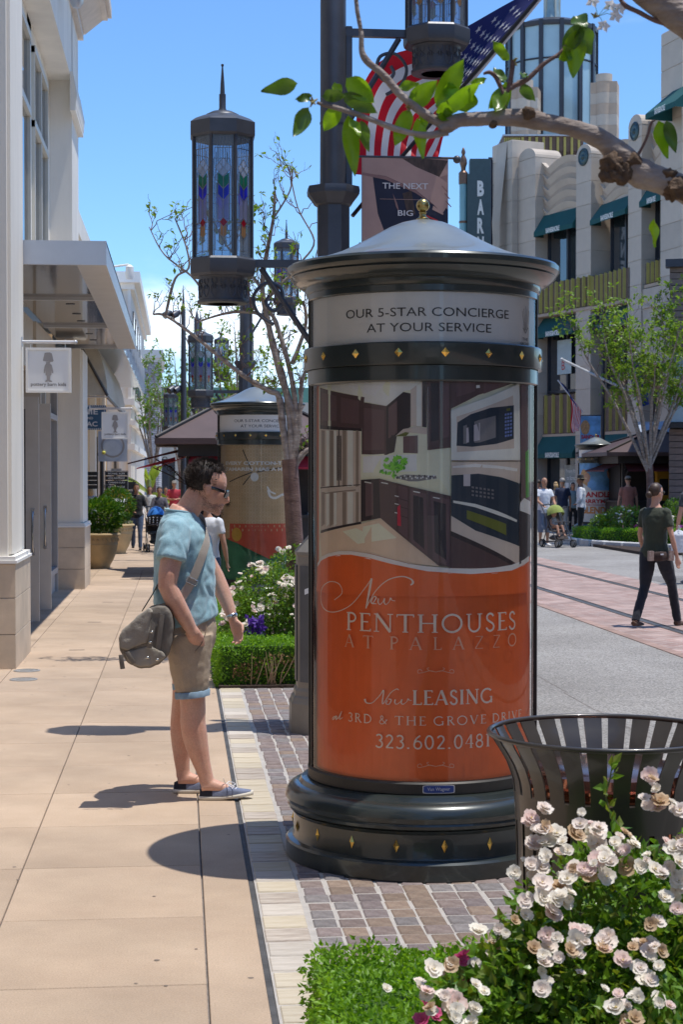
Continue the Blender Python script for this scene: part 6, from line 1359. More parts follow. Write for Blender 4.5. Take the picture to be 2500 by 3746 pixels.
def tree(label, base, trunk_pts, tr, limbs, leaf, seed, dens=.5, ntw=16, tl=.45, lm=None, tm=None, grp='trees along the pavement', name='pear_tree'):
    rn = random.Random(seed); r = thing(name, label, 'tree', base, 0, grp); B_ = Vector(base)
    b = MB(); tp = [Vector(p)-B_ for p in trunk_pts]; grow(b, tp, tr[0], tr[1], 12, knob=.15, rn=rn); b.build('trunk', tm or bark_r, r, 60)
    tw = MB(); lf = MB(); lb = MB()
    for (pts, r0, r1) in limbs:
        P = [Vector(p)-B_ for p in pts]; sm = [Vector(q) for q in spline([tuple(p) for p in P], 5)]; q2 = MB(); grow(q2, sm, r0, r1, 9, knob=.35, rn=rn); q2.build('limb', bark, r, 60)
        n = max(4, int(ntw*len(sm)/14))
        for i in range(n):
            k = rn.randint(len(sm)//4, len(sm)-1); p = sm[k]; d = (rvec(rn)*.7+Vector((0, 0, .75))).normalized()
            twiggy(tw, lf, p, d, tl*rn.uniform(.5, 1.2), rn, leaf, 0, dens, max(.005, r1*.5))
    tw.build('twigs', twig_m, r, kind='stuff'); lf.build('leaves', lm or tree_l, r, kind='stuff'); return r
D15 = 15.5
def Q(px, py, d=15.5): return tuple(at(px, py, d))
base = Q(1075, 2415, 15.5); base = (base[0], base[1], 0)
tree('pruned bare-limbed street tree between the two columns', base, [base, Q(1078, 2250), Q(1080, 2000), Q(1068, 1800), Q(1060, 1680)], (.085, .075),
     [([Q(1055, 1700), Q(1035, 1560), Q(1020, 1450), Q(985, 1430), Q(900, 1380), Q(810, 1310), Q(700, 1220), Q(605, 1155), Q(560, 1150)], .034, .009),
      ([Q(1065, 1690), Q(1062, 1560), Q(1045, 1420), Q(1010, 1290), Q(985, 1200), Q(950, 1150), Q(880, 1140), Q(810, 1150), Q(730, 1175)], .034, .008),
      ([Q(1070, 1680), Q(1080, 1550), Q(1015, 1330), Q(975, 1150), Q(960, 1050), Q(975, 930), Q(1000, 800), Q(1005, 700)], .036, .011),
      ([Q(1080, 1680), Q(1085, 1520), Q(1060, 1350), Q(1010, 1180), Q(975, 1100), Q(1060, 1010), Q(1110, 950)], .030, .009),
      ([Q(1085, 1640), Q(1100, 1480), Q(1105, 1400), Q(1130, 1340), Q(1190, 1320)], .026, .010),
      ([Q(1080, 1700), Q(1120, 1650), Q(1180, 1635)], .03, .018), ([Q(1070, 1330), Q(1090, 1280), Q(1120, 1180), Q(1110, 1100)], .025, .010),
      ([Q(960, 1060), Q(900, 980), Q(830, 900), Q(790, 830)], .016, .007),
      ([Q(605, 1155), Q(640, 1020), Q(690, 980), Q(680, 900), Q(640, 800)], .014, .006), ([Q(760, 1090), Q(700, 1010), Q(600, 930), Q(545, 830)], .012, .004), ([Q(1000, 800), Q(1060, 700), Q(1072, 620)], .010, .004), ([Q(1110, 950), Q(1150, 880), Q(1090, 760), Q(1060, 620)], .010, .004), ([Q(1190, 1320), Q(1180, 1180), Q(1150, 1000), Q(1165, 900)], .010, .004)],
     .055, 33, dens=.16, ntw=7, tl=.26)
# further street trees on the same line, leafier with distance
def auto_tree(label, loc, H_, spread, leaf, seed, dens, n=9, ntw=16, lm=None, th=.34, **k):
    rn = random.Random(seed); B_ = Vector(loc); z1 = H_*th; tp = [B_, B_+Vector((.03, 0, z1*.5)), B_+Vector((0, .02, z1))]
    lm_ = []
    for i in range(n):
        a = 2*PI*i/n+rn.uniform(-.3, .3); rr = spread*rn.uniform(.45, 1.0); e = B_+Vector((rr*math.cos(a), rr*math.sin(a), H_*rn.uniform(.72, .98))); m_ = B_+Vector((rr*.45*math.cos(a), rr*.45*math.sin(a), z1+(H_-z1)*.35)); s0 = tp[1].lerp(tp[2], rn.uniform(.55, 1.0)); lm_.append(([tuple(s0), tuple(m_), tuple(m_.lerp(e, .5)+rvec(rn)*.1), tuple(e)], .026*H_/4*rn.uniform(.8, 1.2), .009))
    return tree(label, loc, tp, (.075*H_/4.5, .06*H_/4.5), lm_, leaf, seed, dens, ntw, .5*H_/4.5, lm, **k)
for i, (px, d, h_, lab) in enumerate(((800, 38, 4.6, 'budding street tree just behind the kiosk roof'), (880, 37, 5.4, 'taller budding street tree behind the second lamp post'), (560, 60, 6.2, 'small green tree standing far down the pavement near the brick building'), (660, 56, 6.2, 'green tree behind the slim spotlight mast'))):
    p = wc((px-1250)/6200*d, d); auto_tree(lab, (p.x, p.y, 0), h_*.95, 1.25, .10 if d < 50 else .13, 50+i, .45, 7, 12, lm=tree_d if i > 1 else tree_l)
# tree across the street
p = wc((2378-1250)/6200*42.5, 42.5)
auto_tree('leafy street tree in the curbed bed across the street, behind the walking woman', (p.x, p.y, 0), 6.1, 2.35, .115, 77, .62, 14, 19, th=.36)
# curbed bed across the street
p0 = gnd(2120, 1992); 
r = MB(); bed = MB(); 
bed.box(9.95, 14.6, 35.6, 43.2, -.02, .06); bed = bed.build('soil', soil, kind='structure')
kk = MB(); kk.cbox(-.09, .09, -.3, .3, -.02, .15, .02); kk = kk.mesh('kerb_stone', mat('pale_kerb', (.62, .60, .57), .8, var=.12))
pts = [(9.9, 43.2), (9.85, 41.6), (10.0, 40.4), (10.3, 39.4), (10.75, 38.5), (11.3, 37.6), (12.0, 36.6), (12.9, 35.6), (14.2, 34.9), (16, 34.5)]
sp = spline(pts, 6); acc = 0; last = Vector(sp[0])
for i in range(1, len(sp)):
    p_ = Vector(sp[i])
    if (p_-last).length > .6:
        m_ = (p_+last)/2; a_ = math.atan2(p_.y-last.y, p_.x-last.x); o = link('kerb_stone', kk, bed, loc=(m_.x, m_.y, 0)); o.rotation_euler = (0, 0, a_-PI/2); last = p_
hedge('low clipped hedge in the curbed bed across the street', (10.15, 40.2, .05), 2.6, .5, .36, 6500, .05, seed=31, rz=-.45)
hedge('short return of the clipped hedge beside the officer', (9.98, 40.6, .05), .5, 2.0, .34, 2500, .05, seed=32)
rose_bush('distant rose bush with pale pink flowers across the street', (11.0, 41.2, .1), [((0, 0, .45), (.7, .5, .42)), ((.9, -.3, .42), (.6, .4, .42)), ((1.3, -.2, .7), (.4, .4, .4)), ((-.5, .1, .35), (.4, .4, .3))], 6000, .07, 90, 'mid', 41)
q = MB(); rn = random.Random(6)
for i in range(200): leafq(q, Vector((rn.uniform(0, 1.3), rn.uniform(-.1, .1), rn.uniform(.36, .5))), rvec(rn), rvec(rn), .06, .06)
o = thing('magenta_flowers', 'row of magenta and violet bedding flowers above the far hedge', 'flowers', (11.1, 40.6, 0), -.45); q.build('petals', mat('magenta_petals', (.42, .05, .38), .6, var=.4, vs=3, trans=.3), o, kind='stuff')
q = MB()
for i in range(30): q.tube([(rn.uniform(0, 1.3), 0, 0.05), (rn.uniform(0, 1.3), rn.uniform(-.08, .08), .4)], .004, 4)
q.build('stems', rose_l, o, kind='stuff')
# pot shrubs
def shrub(label, loc, R_, n, L_, mats, seed):
    rn = random.Random(seed); r = thing('potted_shrub', label, 'shrub', loc, 0, 'shrubs in the sandstone planters'); b = MB(); y = MB(); c = MB()
    for i in range(n):
        v = rvec(rn)*rn.uniform(.5, 1)**.5; p = Vector((v.x*R_[0], v.y*R_[1], R_[2]+v.z*R_[2]))
        if p.z < 0: continue
        p += v*.08*noise.noise(p*5)
        leafq(b if rn.random() < .8 else y, p, (v+rvec(rn)*.7).normalized(), rvec(rn), L_*rn.uniform(.7, 1.2), L_*.5)
    for i in range(260):
        a_ = rn.uniform(0, 2*PI); rr = .36*rn.random()**.5; leafq(c, Vector((rr*math.cos(a_), rr*math.sin(a_), .02+rn.uniform(0, .07))), (rvec(rn)+Vector((0, 0, 1))).normalized(), rvec(rn), .05, .03)
    b.build('foliage', mats[0], r, kind='stuff'); y.build('pale_foliage', mats[1], r, kind='stuff'); c.build('trailing_plants', leafmat('silver_leaf', (.25, .32, .14), (.38, .45, .25), .3), r, kind='stuff')
    s_ = MB(); s_.tube([(0, 0, 0), (.02, 0, R_[2])], .02, 6)
    for k in range(6): v = rvec(rn); s_.tube([(0, 0, .05), (v.x*R_[0]*.6, v.y*R_[1]*.6, R_[2]*1.2)], .01, 5)
    s_.build('stems', bark, r)
shrub('rounded dark green shrub in the nearer planter', (pA.x+.10, pA.y, .62), (.40, .38, .34), 4200, .065, (shr_l, tree_l), 3)
shrub('yellow green shrub in the farther planter', (pB.x+.05, pB.y, .62), (.38, .36, .42), 2600, .07, (shr_l, shr_y), 4)
# broad leaves of a banana plant far down the pavement
a = wc((545-1250)/6200*52, 52)
r = thing('banana_plant', 'banana plant with broad pale leaves near the white building', 'plant', (a.x, a.y, 0))
for i, (dx, z0, dz, l) in enumerate(((-.9, 1.2, .7, 1.3), (.2, 1.3, .8, 1.2), (.75, 1.1, -.05, 1.5), (-.6, .9, .5, 1.1), (.4, 1.6, .5, 1.0), (-.1, 1.1, .9, 1.1), (.9, .4, .6, 1.0))):
    b = MB(); vs = []
    for t in range(7):
        u = t/6; w = .17*math.sin(PI*min(1, u*.9+.1)); c_ = Vector((dx*u, -.1*u*i % .3, z0+dz*u-.5*u*u*abs(dx)*.5)); vs += [c_+Vector((-w*dz*.7, 0, w*.8+.02)), c_, c_+Vector((w*dz*.7, -.05, -w*.8))]
    b.add(vs, [(t*3+k, t*3+k+1, t*3+k+4, t*3+k+3) for t in range(6) for k in range(2)]); b.build('leaf', leafmat('banana_leaf', (.20, .33, .05), (.38, .48, .16), .4), r, 60)
b = MB(); b.tube([(0, 0, 0), (0, 0, 1.6)], [.12, .06], 8); b.build('stem', leafmat('banana_stem', (.15, .22, .08), (.25, .3, .12), 0), r, 40)
# ================= overhanging branch of the near tree =================
bx, by = 1.72, 2.75
nt_ = thing('near_tree', 'near tree whose knobbly branch hangs over the big column and banner', 'tree', (bx, by, 0), 0)
ob = Vector((bx, by, 0))
def V(px, py, d=3.35): return at(px, py, d)-ob
rn = random.Random(12)
b = MB(); tp = [Vector((0, 0, 0)), Vector((.02, .0, .8)), Vector((-.02, .05, 1.5)), Vector((-.05, .1, 2.0)), Vector((-.1, .2, 2.35)), Vector((-.2, .3, 2.75))]; grow(b, [Vector(q) for q in spline([tuple(p) for p in tp], 4)], .085, .05, 14, knob=.1, rn=rn); b.build('trunk', bark, nt_, 60)
def branch(pxs, rs, nm='branch', n=12, m=None, d=3.35, rough=.25):
    P = [tuple(V(x, y, d if len(t) == 0 else t[0]))+(r_,) for (x, y, *t), r_ in zip(pxs, rs)]
    S_ = spline(P, 7); pts = [Vector(p[:3]) for p in S_]; rr = [p[3]*(1+rough*.5*noise.noise(Vector(p[:3])*28)+rough*.4*noise.noise(Vector(p[:3])*60)) for p in S_]
    q = MB(); q.tube(pts, rr, n); o = q.build(nm, m or bark, nt_, 60); return o
k_ = 3.35/6200
branch([(3100, 1000), (2800, 820), (2500, 690), (2420, 660), (2330, 625), (2260, 560), (2200, 510), (2100, 470), (1960, 440), (1880, 430), (1760, 435), (1680, 440), (1640, 460), (1610, 475)], [75*k_, 66*k_, 55*k_, 50*k_, 54*k_, 50*k_, 36*k_, 34*k_, 34*k_, 32*k_, 26*k_, 26*k_, 27*k_, 22*k_], n=16)
branch([(1640, 465), (1560, 420), (1470, 350), (1400, 270), (1350, 230), (1325, 190), (1322, 120), (1308, 40), (1300, -40)], [20*k_, 17*k_, 15*k_, 13*k_, 14*k_, 11*k_, 9*k_, 8*k_, 7*k_])
branch([(1640, 480), (1560, 495), (1460, 475), (1340, 430), (1250, 400), (1190, 385), (1160, 375)], [16*k_, 12*k_, 11*k_, 10*k_, 9*k_, 8*k_, 6*k_])
branch([(1840, 425), (1850, 360), (1865, 325), (1930, 290), (1990, 235), (2050, 195), (2070, 165)], [12*k_, 11*k_, 11*k_, 9*k_, 8*k_, 7*k_, 5*k_], m=bark_r); branch([(1862, 330), (1875, 260), (1880, 220)], [10*k_, 8*k_, 9*k_], m=bark_r); branch([(1850, 360), (1820, 290), (1795, 265), (1770, 270)], [9*k_, 8*k_, 7*k_, 4*k_], m=bark_r)
branch([(2310, 600), (2340, 560), (2370, 500), (2385, 450), (2400, 440)], [7*k_, 6*k_, 5*k_, 5*k_, 3*k_], m=twig_m); branch([(2700, 200), (2560, 95), (2480, 55), (2420, 10), (2330, -60)], [75*k_, 66*k_, 62*k_, 56*k_, 50*k_], n=14); branch([(2470, 90), (2400, 75), (2340, 45), (2290, 20), (2260, -20)], [12*k_, 9*k_, 9*k_, 8*k_, 6*k_], m=bark_r)
for (px, py, r_) in ((2240, 600, 38), (2270, 632, 42), (2228, 640, 30), (1935, 415, 22), (2320, 590, 30), (1810, 455, 16), (2480, 690, 45), (2450, 640, 24)):
    q = MB(); c_ = V(px, py, 3.33); q.ball((0, 0, 0), (r_*k_*1.1, r_*k_*.8, r_*k_*.95), 26); q.v = [tuple(Vector(v)*(1+.45*noise.noise(Vector(v)*90+c_*30)+.22*noise.noise(Vector(v)*240+c_*30))+c_) for v in q.v]; q.build('burr', mat('dark_bark', (.07, .045, .03), .9, var=.5, vs=30, bump=1, bs=60, col2=(.16, .10, .06)), nt_, 60)
big_l = mat('big_leaf', (.13, .27, .012), .28, var=.3, vs=14, col2=(.22, .38, .02), trans=.5, spec=.5, obvar=.2, leafy=True)
big_d = mat('big_leaf_dark', (.06, .13, .025), .3, var=.3, vs=12, col2=(.10, .19, .03), trans=.3, spec=.5, obvar=.15, leafy=True)
def bigleaf(px, py, qx, qy, w, m=0, d=3.35, cup=.35, bend=.15):
    """leaf from stalk point to tip, measured; w = width"""
    a = V(px, py, d); t = V(qx, qy, d+rn.uniform(-.03, .03)); L_ = (t-a).length; dr = (t-a).normalized(); sd = dr.cross(Vector((rn.uniform(-.5, .5), -1, rn.uniform(-.6, .6)))).normalized(); nm = sd.cross(dr); W = w*k_*.5
    vs = []; N_ = 9
    for i in range(N_):
        u = i/(N_-1); ww = W*(math.sin(PI*u**.75)**.8 if 0 < u < 1 else 0.02); c_ = a+dr*L_*u-nm*L_*bend*math.sin(PI*u)*.6
        for s_ in (-1, -.5, 0, .5, 1): vs.append(c_+sd*ww*s_+nm*(abs(s_)*ww*cup)+nm*.004*math.sin(u*9+s_*2)*abs(s_))
    q = MB(); q.add(vs, [(i*5+k, i*5+k+1, i*5+k+6, i*5+k+5) for i in range(N_-1) for k in range(4)]); q.build('leaf', [big_l, big_d][m], nt_, 80)
LV = [(1090, 305, 955, 335, 62, 1), (1140, 350, 1082, 365, 34, 1), (1130, 395, 1075, 500, 62, 1), (1180, 350, 1265, 350, 50, 1), (1270, 285, 1370, 375, 75, 0), (1255, 345, 1382, 415, 62, 1), (1240, 390, 1185, 480, 62, 0), (1275, 420, 1300, 645, 62, 0), (1285, 430, 1320, 500, 40, 0), (1320, 440, 1350, 555, 46, 1), (1460, 320, 1535, 305, 38, 0), (1500, 390, 1600, 295, 75, 0), (1600, 390, 1700, 215, 85, 0), (1620, 420, 1760, 300, 62, 0), (1500, 400, 1445, 535, 62, 0), (1530, 430, 1550, 580, 52, 0), (1545, 400, 1560, 470, 34, 0), (1625, 430, 1635, 370, 60, 0), (1710, 410, 1705, 330, 90, 0), (1780, 290, 1720, 305, 30, 0), (1850, 300, 1808, 245, 44, 1), (1862, 220, 1805, 150, 46, 0), (1850, 320, 1790, 400, 50, 0), (1845, 320, 1815, 410, 62, 0), (1855, 300, 1840, 410, 46, 0), (1930, 275, 1905, 270, 30, 1), (1905, 310, 1960, 370, 44, 1), (2100, 60, 2150, 100, 80, 1), (2130, 90, 2060, 200, 70, 1), (2110, 110, 2100, 285, 84, 0), (2120, 100, 2165, 200, 80, 1), (2090, 180, 2050, 220, 55, 0), (2410, 440, 2445, 580, 62, 0), (2440, 440, 2475, 560, 46, 1), (2310, 580, 2400, 615, 16, 0), (2395, 800, 2400, 905, 40, 0), (1655, 430, 1600, 425, 46, 0), (1240, 345, 1225, 300, 42, 0), (1640, 300, 1660, 400, 60, 0)]
for l in LV: bigleaf(*l)
for (px, py) in ((1145, 372), (2180, 60), (1610, 400), (1500, 395), (1880, 225)):
    q = MB()
    for i in range(6): v = rvec(rn); a = V(px, py); q.tube([a, a+v*.012], [.0035, .001], 5)
    q.build('bud', leafmat('bud_green', (.25, .22, .08), (.35, .30, .12), .2), nt_, 60)
wp = mat('pear_petal', (.80, .78, .76), .6, var=.05, trans=.4)
for (px, py) in ((2210, 95), (2255, 60), (2170, 5), (2270, 30), (2235, 20)):
    q = MB(); c_ = V(px, py)
    for i in range(5):
        a_ = 2*PI*i/5; dr = Vector((math.cos(a_), .3*math.sin(a_*2), math.sin(a_)*.7)); leafq(q, c_, dr, Vector((0, -1, 0)), .015, .011)
    q.tube([V(2190, 60), (c_+V(2190, 60))/2+Vector((0, 0, .006)), c_], .0007, 4, 1); q.build('blossom', [wp, big_l], nt_)
# ================= people =================
def soft(o, vox, it=4, disp=0.0, size=.08, f=.5):
    m = o.modifiers.new('remesh', 'REMESH'); m.mode = 'VOXEL'; m.voxel_size = vox; m.use_smooth_shade = True
    s = o.modifiers.new('smooth', 'SMOOTH'); s.iterations = it; s.factor = f
    if disp:
        tx = bpy.data.textures.get('folds%d' % int(size*1000)) or bpy.data.textures.new('folds%d' % int(size*1000), 'CLOUDS'); tx.noise_scale = size; tx.noise_depth = 2
        d = o.modifiers.new('folds', 'DISPLACE'); d.texture = tx; d.strength = disp; d.mid_level = .5; d.texture_coords = 'LOCAL'
    return o
def skin_mat(n_, c): return mat('skin_'+n_, c, .5, var=.10, vs=9, spec=.4)
SK = [skin_mat('fair', (.56, .30, .205)), skin_mat('tan', (.42, .22, .14)), skin_mat('brown', (.24, .12, .075))]
def cloth(n_, c, var=.12, vs=12, c2=None): return mat('cloth_'+n_, c, .85, var=var, vs=vs, col2=c2, sheen=.15, bump=.15, bs=300)
hair_m = {'dark': mat('hair_dark', (.034, .022, .016), .6, var=.5, vs=60), 'brown': mat('hair_brown', (.055, .030, .018), .5, var=.5, vs=60), 'blond': mat('hair_blond', (.36, .24, .11), .55, var=.4, vs=40), 'grey': mat('hair_grey', (.30, .29, .28), .6, var=.3, vs=40)}
dark_lens = mat('dark_lens', (.008, .008, .009), .12, var=0, spec=1)
def hand(b, wrist, tip, side, k=1.0, curl=.25, ft=.0085):
    """palm, four unequal fingers and a thumb leaving the side of the palm; side = sideways direction towards the thumb"""
    w = Vector(wrist); t = Vector(tip); d = (t-w).normalized(); s = Vector(side); s = (s-d*s.dot(d)).normalized(); n = d.cross(s)
    L_ = (t-w).length; pe = w+d*L_*.52
    b.tube([w-d*.02, w+d*L_*.15, w+d*L_*.35, pe], [(.026*k, .020*k), (.033*k, .018*k), (.040*k, .017*k), (.038*k, .013*k)], 10, ref=s)
    for i, (off, ln) in enumerate(((.028, .40), (.010, .46), (-.009, .43), (-.027, .34))):
        a = pe+s*off*k-d*.015; m1 = a+d*L_*ln*.55+n*curl*.012; m2 = a+d*L_*ln*.85+n*curl*.045+d*.01; e = a+d*L_*ln*1.05+n*curl*.085
        b.tube([a, m1, m2, e], [ft*k*1.08, ft*k, ft*k*.92, ft*k*.75], 6)
    a = w+d*L_*.16+s*.026*k; b.tube([a, a+s*.022*k+d*.03, a+s*.026*k+d*.055+n*curl*.03, a+s*.020*k+d*.075+n*curl*.05], [.012*k, .0105*k, .009*k, .007*k], 6)
def person(label, loc, rz, H_=1.7, skin=1, hair='dark', hstyle='short', top=None, sleeve=.55, bottom=None, legs_to='ankle', shoe=None, arms=None, legs=None, lean=.0, belly=1.0, vox=.014, hat=None, glasses=False, female=False, headturn=0.0, hipw=1.0, grp='people on the mall street'):
    k = H_/1.75; r = thing('person', label, 'person', loc, rz, grp); sk = SK[skin]
    def P(x, y, z): return Vector(((x+lean*max(0, z-.9))*k, y*k, z*k))
    shw = .165 if female else .19
    arms = arms or [((0, 1), (0, .245, 1.13), (.05, .27, .88), (.08, .265, .71)), ((0, -1), (0, -.245, 1.13), (.05, -.27, .88), (.08, -.265, .71))]
    legs = legs or [((0, .095, .90), (.015, .10, .49), (-.01, .105, .09)), ((0, -.095, .90), (.015, -.10, .49), (-.01, -.105, .09))]
    tor = [(.84, .11*belly, .155*hipw), (.93, .122*belly, .168*hipw), (1.03, .108*belly, (.135 if female else .15)*belly**.5), (1.14, .112*belly, (.138 if female else .155)*belly**.5), (1.27, .122 if female else .118, .155 if female else .172), (1.36, .112, .17 if female else .185), (1.42, .088, .155 if female else .175), (1.465, .062, .09), (1.50, .052, .06)]
    b = MB()
    b.tube([P(0, 0, z) for z, _, _ in tor], [(a*k*.94, c*k*.94) for _, a, c in tor], 16, ref=(1, 0, 0))
    b.tube([P(-.01, 0, 1.44), P(.0, 0, 1.52), P(.01, 0, 1.58)], [.058*k, .052*k, .052*k], 12)
    rot = Matrix.Rotation(headturn, 3, 'Z'); hc = P(.02, 0, 1.64)
    def Hd(x, y, z): return hc+rot @ (Vector((x, y, z))*k)
    b.ball(Hd(0, 0, .02), (.092*k, .074*k, .098*k), 16, rot=rot); b.ball(Hd(.025, 0, -.045), (.062*k, .055*k, .072*k), 14, rot=rot)
    b.tube([Hd(.085, 0, .01), Hd(.105, 0, -.02), Hd(.085, 0, -.035)], [.008*k, .014*k, .01*k], 6); b.ball(Hd(.082, 0, -.062), (.012*k, .022*k, .010*k), 8, rot=rot)
    for s in (1, -1): b.ball(Hd(-.005, .075*s, -.01), (.02*k, .012*k, .03*k), 8, rot=rot)
    top_mb = MB(); top_mb.tube([P(0, 0, z) for z, _, _ in tor[:-1]], [(a*k*1.03+.006, c*k*1.03+.006) for _, a, c in tor[:-1]], 16, ref=(1, 0, 0))
    for i, (sh, el, wr, ti) in enumerate(arms):
        s = sh[1]; S_ = P(0, shw*s*.92, 1.405); E = P(*el); W_ = P(*wr); T_ = Vector(P(*ti))
        fk = .85 if female else 1
        b.tube([S_, S_.lerp(E, .5), E, E.lerp(W_, .35), W_], [.05*k*fk, .046*k*fk, .038*k*fk, .040*k*fk, .026*k*fk], 10)
        hand(b, W_, T_, rot @ Vector((1, 0, 0)) if abs((T_-W_).normalized().x) < .7 else Vector((0, -s, .2)), k*.92, .3, .0095)
        e = S_.lerp(E, min(1, sleeve/.5)) if sleeve <= .5 else E.lerp(W_, (sleeve-.5)/.5)
        pts = [S_+Vector((0, -.03*s*k, .01)), S_, S_.lerp(E, min(.5, sleeve))]+([E] if sleeve > .5 else [])+[e]
        top_mb.tube(pts, [.062*k, .064*k, .060*k]+([.050*k] if sleeve > .5 else [])+[(.058 if sleeve <= .5 else .04)*k], 10)
    bot = MB(); bot.tube([P(0, 0, z) for z in (.84, .90, .98, 1.02)], [(.118*belly*k, .160*k*hipw), (.127*belly*k, .170*k*hipw), (.118*belly*k, .155*k*hipw), (.108*belly*k, .14*k)], 14, ref=(1, 0, 0))
    shoes = MB()
    for (hp, kn, an) in legs:
        Hh, Kk, Aa = P(*hp), P(*kn), P(*an)
        b.tube([Hh, Hh.lerp(Kk, .5), Kk, Kk.lerp(Aa, .3), Kk.lerp(Aa, .7), Aa], [.082*k, .07*k, .052*k, .054*k, .04*k, .034*k], 10)
        end = {'ankle': 1.0, 'calf': .35, 'knee': .12}[legs_to]; e = Kk.lerp(Aa, end)
        wd = .075 if legs_to != 'ankle' else (.052 if female else .058)
        bot.tube([Hh+Vector((0, 0, .02)), Hh.lerp(Kk, .5), Kk, e+Vector((0, 0, -.02 if legs_to == 'ankle' else 0))], [.098*k*hipw, .086*k*hipw, (.064 if legs_to == 'ankle' else .085)*k, wd*k], 12)
        fx = 1; b.tube([Aa, Aa+Vector((.0, 0, -.05*k)), Aa+Vector((.09*k, 0, -.06*k))], [.034*k, .036*k, .025*k], 8)
        z0 = Aa.z-.088*k
        shoes.tube([Aa+Vector((-.055*k, 0, -.05*k)), Aa+Vector((-.02*k, 0, -.045*k)), Aa+Vector((.06*k, 0, -.055*k)), Aa+Vector((.14*k, 0, -.065*k)), Aa+Vector((.19*k, 0, -.072*k))], [(.03*k, .032*k), (.04*k, .038*k), (.036*k, .042*k), (.024*k, .044*k), (.014*k, .03*k)], 10, ref=(0, 0, 1))
    soft(b.build('body', sk, r), vox, 3)
    soft(top_mb.build('shirt', top, r), vox, 4, .012*k, .05); soft(bot.build('trousers' if legs_to == 'ankle' else 'shorts', bottom, r), vox, 3, .012*k, .06)
    for s, m_ in ((1, 0),): soft(shoes.build('shoes', shoe or cloth('shoe_dark', (.04, .035, .03)), r), vox*.8, 2)
    h = MB()
    if hstyle != 'bald':
        h.ball(Hd(-.012, 0, .035), (.098*k, .083*k, .096*k), 18, rot=rot)
        cutv = [Vector(v) for v in h.v]; nv = []
        for v in cutv:
            l = rot.inverted() @ (v-hc)/k
            if l.x > .035 and l.z < .075: v = hc+rot @ (Vector((l.x*.55, l.y*.8, l.z))*k)
            elif hstyle == 'short' and l.z < -.01: v = hc+rot @ (Vector((l.x*.85, l.y*.85, l.z*.5))*k)
            nv.append(v+rvec(rnb)*.003)
        h.v = nv
        if hstyle == 'long': h.tube([Hd(-.05, 0, .03), Hd(-.075, 0, -.05), Hd(-.08, 0, -.13), Hd(-.07, 0, -.19)], [(.06*k, .075*k), (.05*k, .085*k), (.045*k, .085*k), (.03*k, .06*k)], 14, ref=(1, 0, 0))
        if hstyle == 'bun': h.ball(Hd(-.115, 0, -.02), (.045*k, .04*k, .045*k), 12)
        if hstyle == 'tied': h.ball(Hd(-.10, 0, -.03), (.03*k, .04*k, .05*k), 10)
        h.build('hair', hair_m[hair], r, 180)
    if glasses:
        g = MB()
        for s in (1, -1): g.ball(Hd(.088, .032*s, .012), (.012*k, .026*k, .018*k), 8, rot=rot); g.tube([Hd(.09, .056*s, .016), Hd(.0, .078*s, .012)], .004*k, 4)
        g.build('sunglasses', dark_lens, r)
    else:
        g = MB()
        for s in (1, -1): g.ball(Hd(.083, .032*s, .008), (.010*k, .013*k, .006*k), 8, rot=rot)
        g.build('eyes', mat('eye_dark', (.03, .02, .015), .3, var=0), r)
    if hat == 'cap':
        g = MB(); g.ball(Hd(-.005, 0, .055), (.102*k, .088*k, .075*k), 16, rot=rot); g.tube([Hd(.06, 0, .055), Hd(.13, 0, .045), Hd(.15, 0, .04)], [(.07*k, .008), (.06*k, .006), (.03*k, .004)], 10, ref=(0, 1, 0)); g.build('cap', cloth('cap_grey', (.25, .22, .19)), r, 60)
    if hat == 'brim':
        g = MB(); g.lathe([(.0, .165), (.055, .16), (.08, .14), (.088, .07), (.09, .06), (.165, .055), (.17, .05), (.165, .045), (.08, .045)], 28); g.v = [tuple(hc+Vector(v)*k) for v in g.v]; g.build('hat', cloth('felt_black', (.02, .018, .02)), r, 40)
        g = MB(); g.lathe([(.1665, .048), (.172, .051), (.1665, .056)], 28); g.v = [tuple(hc+Vector(v)*k) for v in g.v]; g.build('hat_trim', cloth('felt_trim', (.35, .30, .18)), r)
    return r
FC = -PI/2   # facing the camera
def W3(px, d): return tuple(wc((px-1250)/6200*d, d))
jeans = cloth('jeans', (.035, .055, .11), .45, 5, (.09, .14, .24)); navyj = cloth('dark_jeans', (.010, .012, .022), .3, 6); blackc = cloth('black', (.012, .012, .013)); whitec = cloth('white', (.66, .67, .70), .05); greyc = cloth('grey', (.30, .30, .30)); khaki = cloth('khaki', (.36, .27, .19), .1, 8)
fold = lambda: [((0, 1), (.04, .25, 1.14), (.20, .06, 1.12), (.20, -.10, 1.15)), ((0, -1), (.04, -.25, 1.14), (.21, -.04, 1.10), (.20, .10, 1.12))]
push = lambda: [((0, 1), (.10, .23, 1.16), (.34, .16, 1.02), (.40, .14, .98)), ((0, -1), (.10, -.23, 1.16), (.34, -.16, 1.02), (.40, -.14, .98))]
walk = lambda a=.22: [((0, .09, .90), (a*.6, .095, .50), (a, .10, .09)), ((0, -.09, .90), (-.02, -.095, .50), (-a-.08, -.10, .13))]
person('woman in a black top and blue jeans walking towards us by the planters', W3(499, 39), FC, 1.52, 1, 'dark', 'tied', cloth('black_blouse', (.012, .012, .014)), .75, jeans, arms=[((0, 1), (.0, .25, 1.14), (.05, .28, .9), (.08, .27, .74)), ((0, -1), (.03, -.26, 1.15), (.17, -.10, 1.02), (.22, .02, 1.0))], legs=walk(.18), belly=1.1, female=True, hipw=1.1)
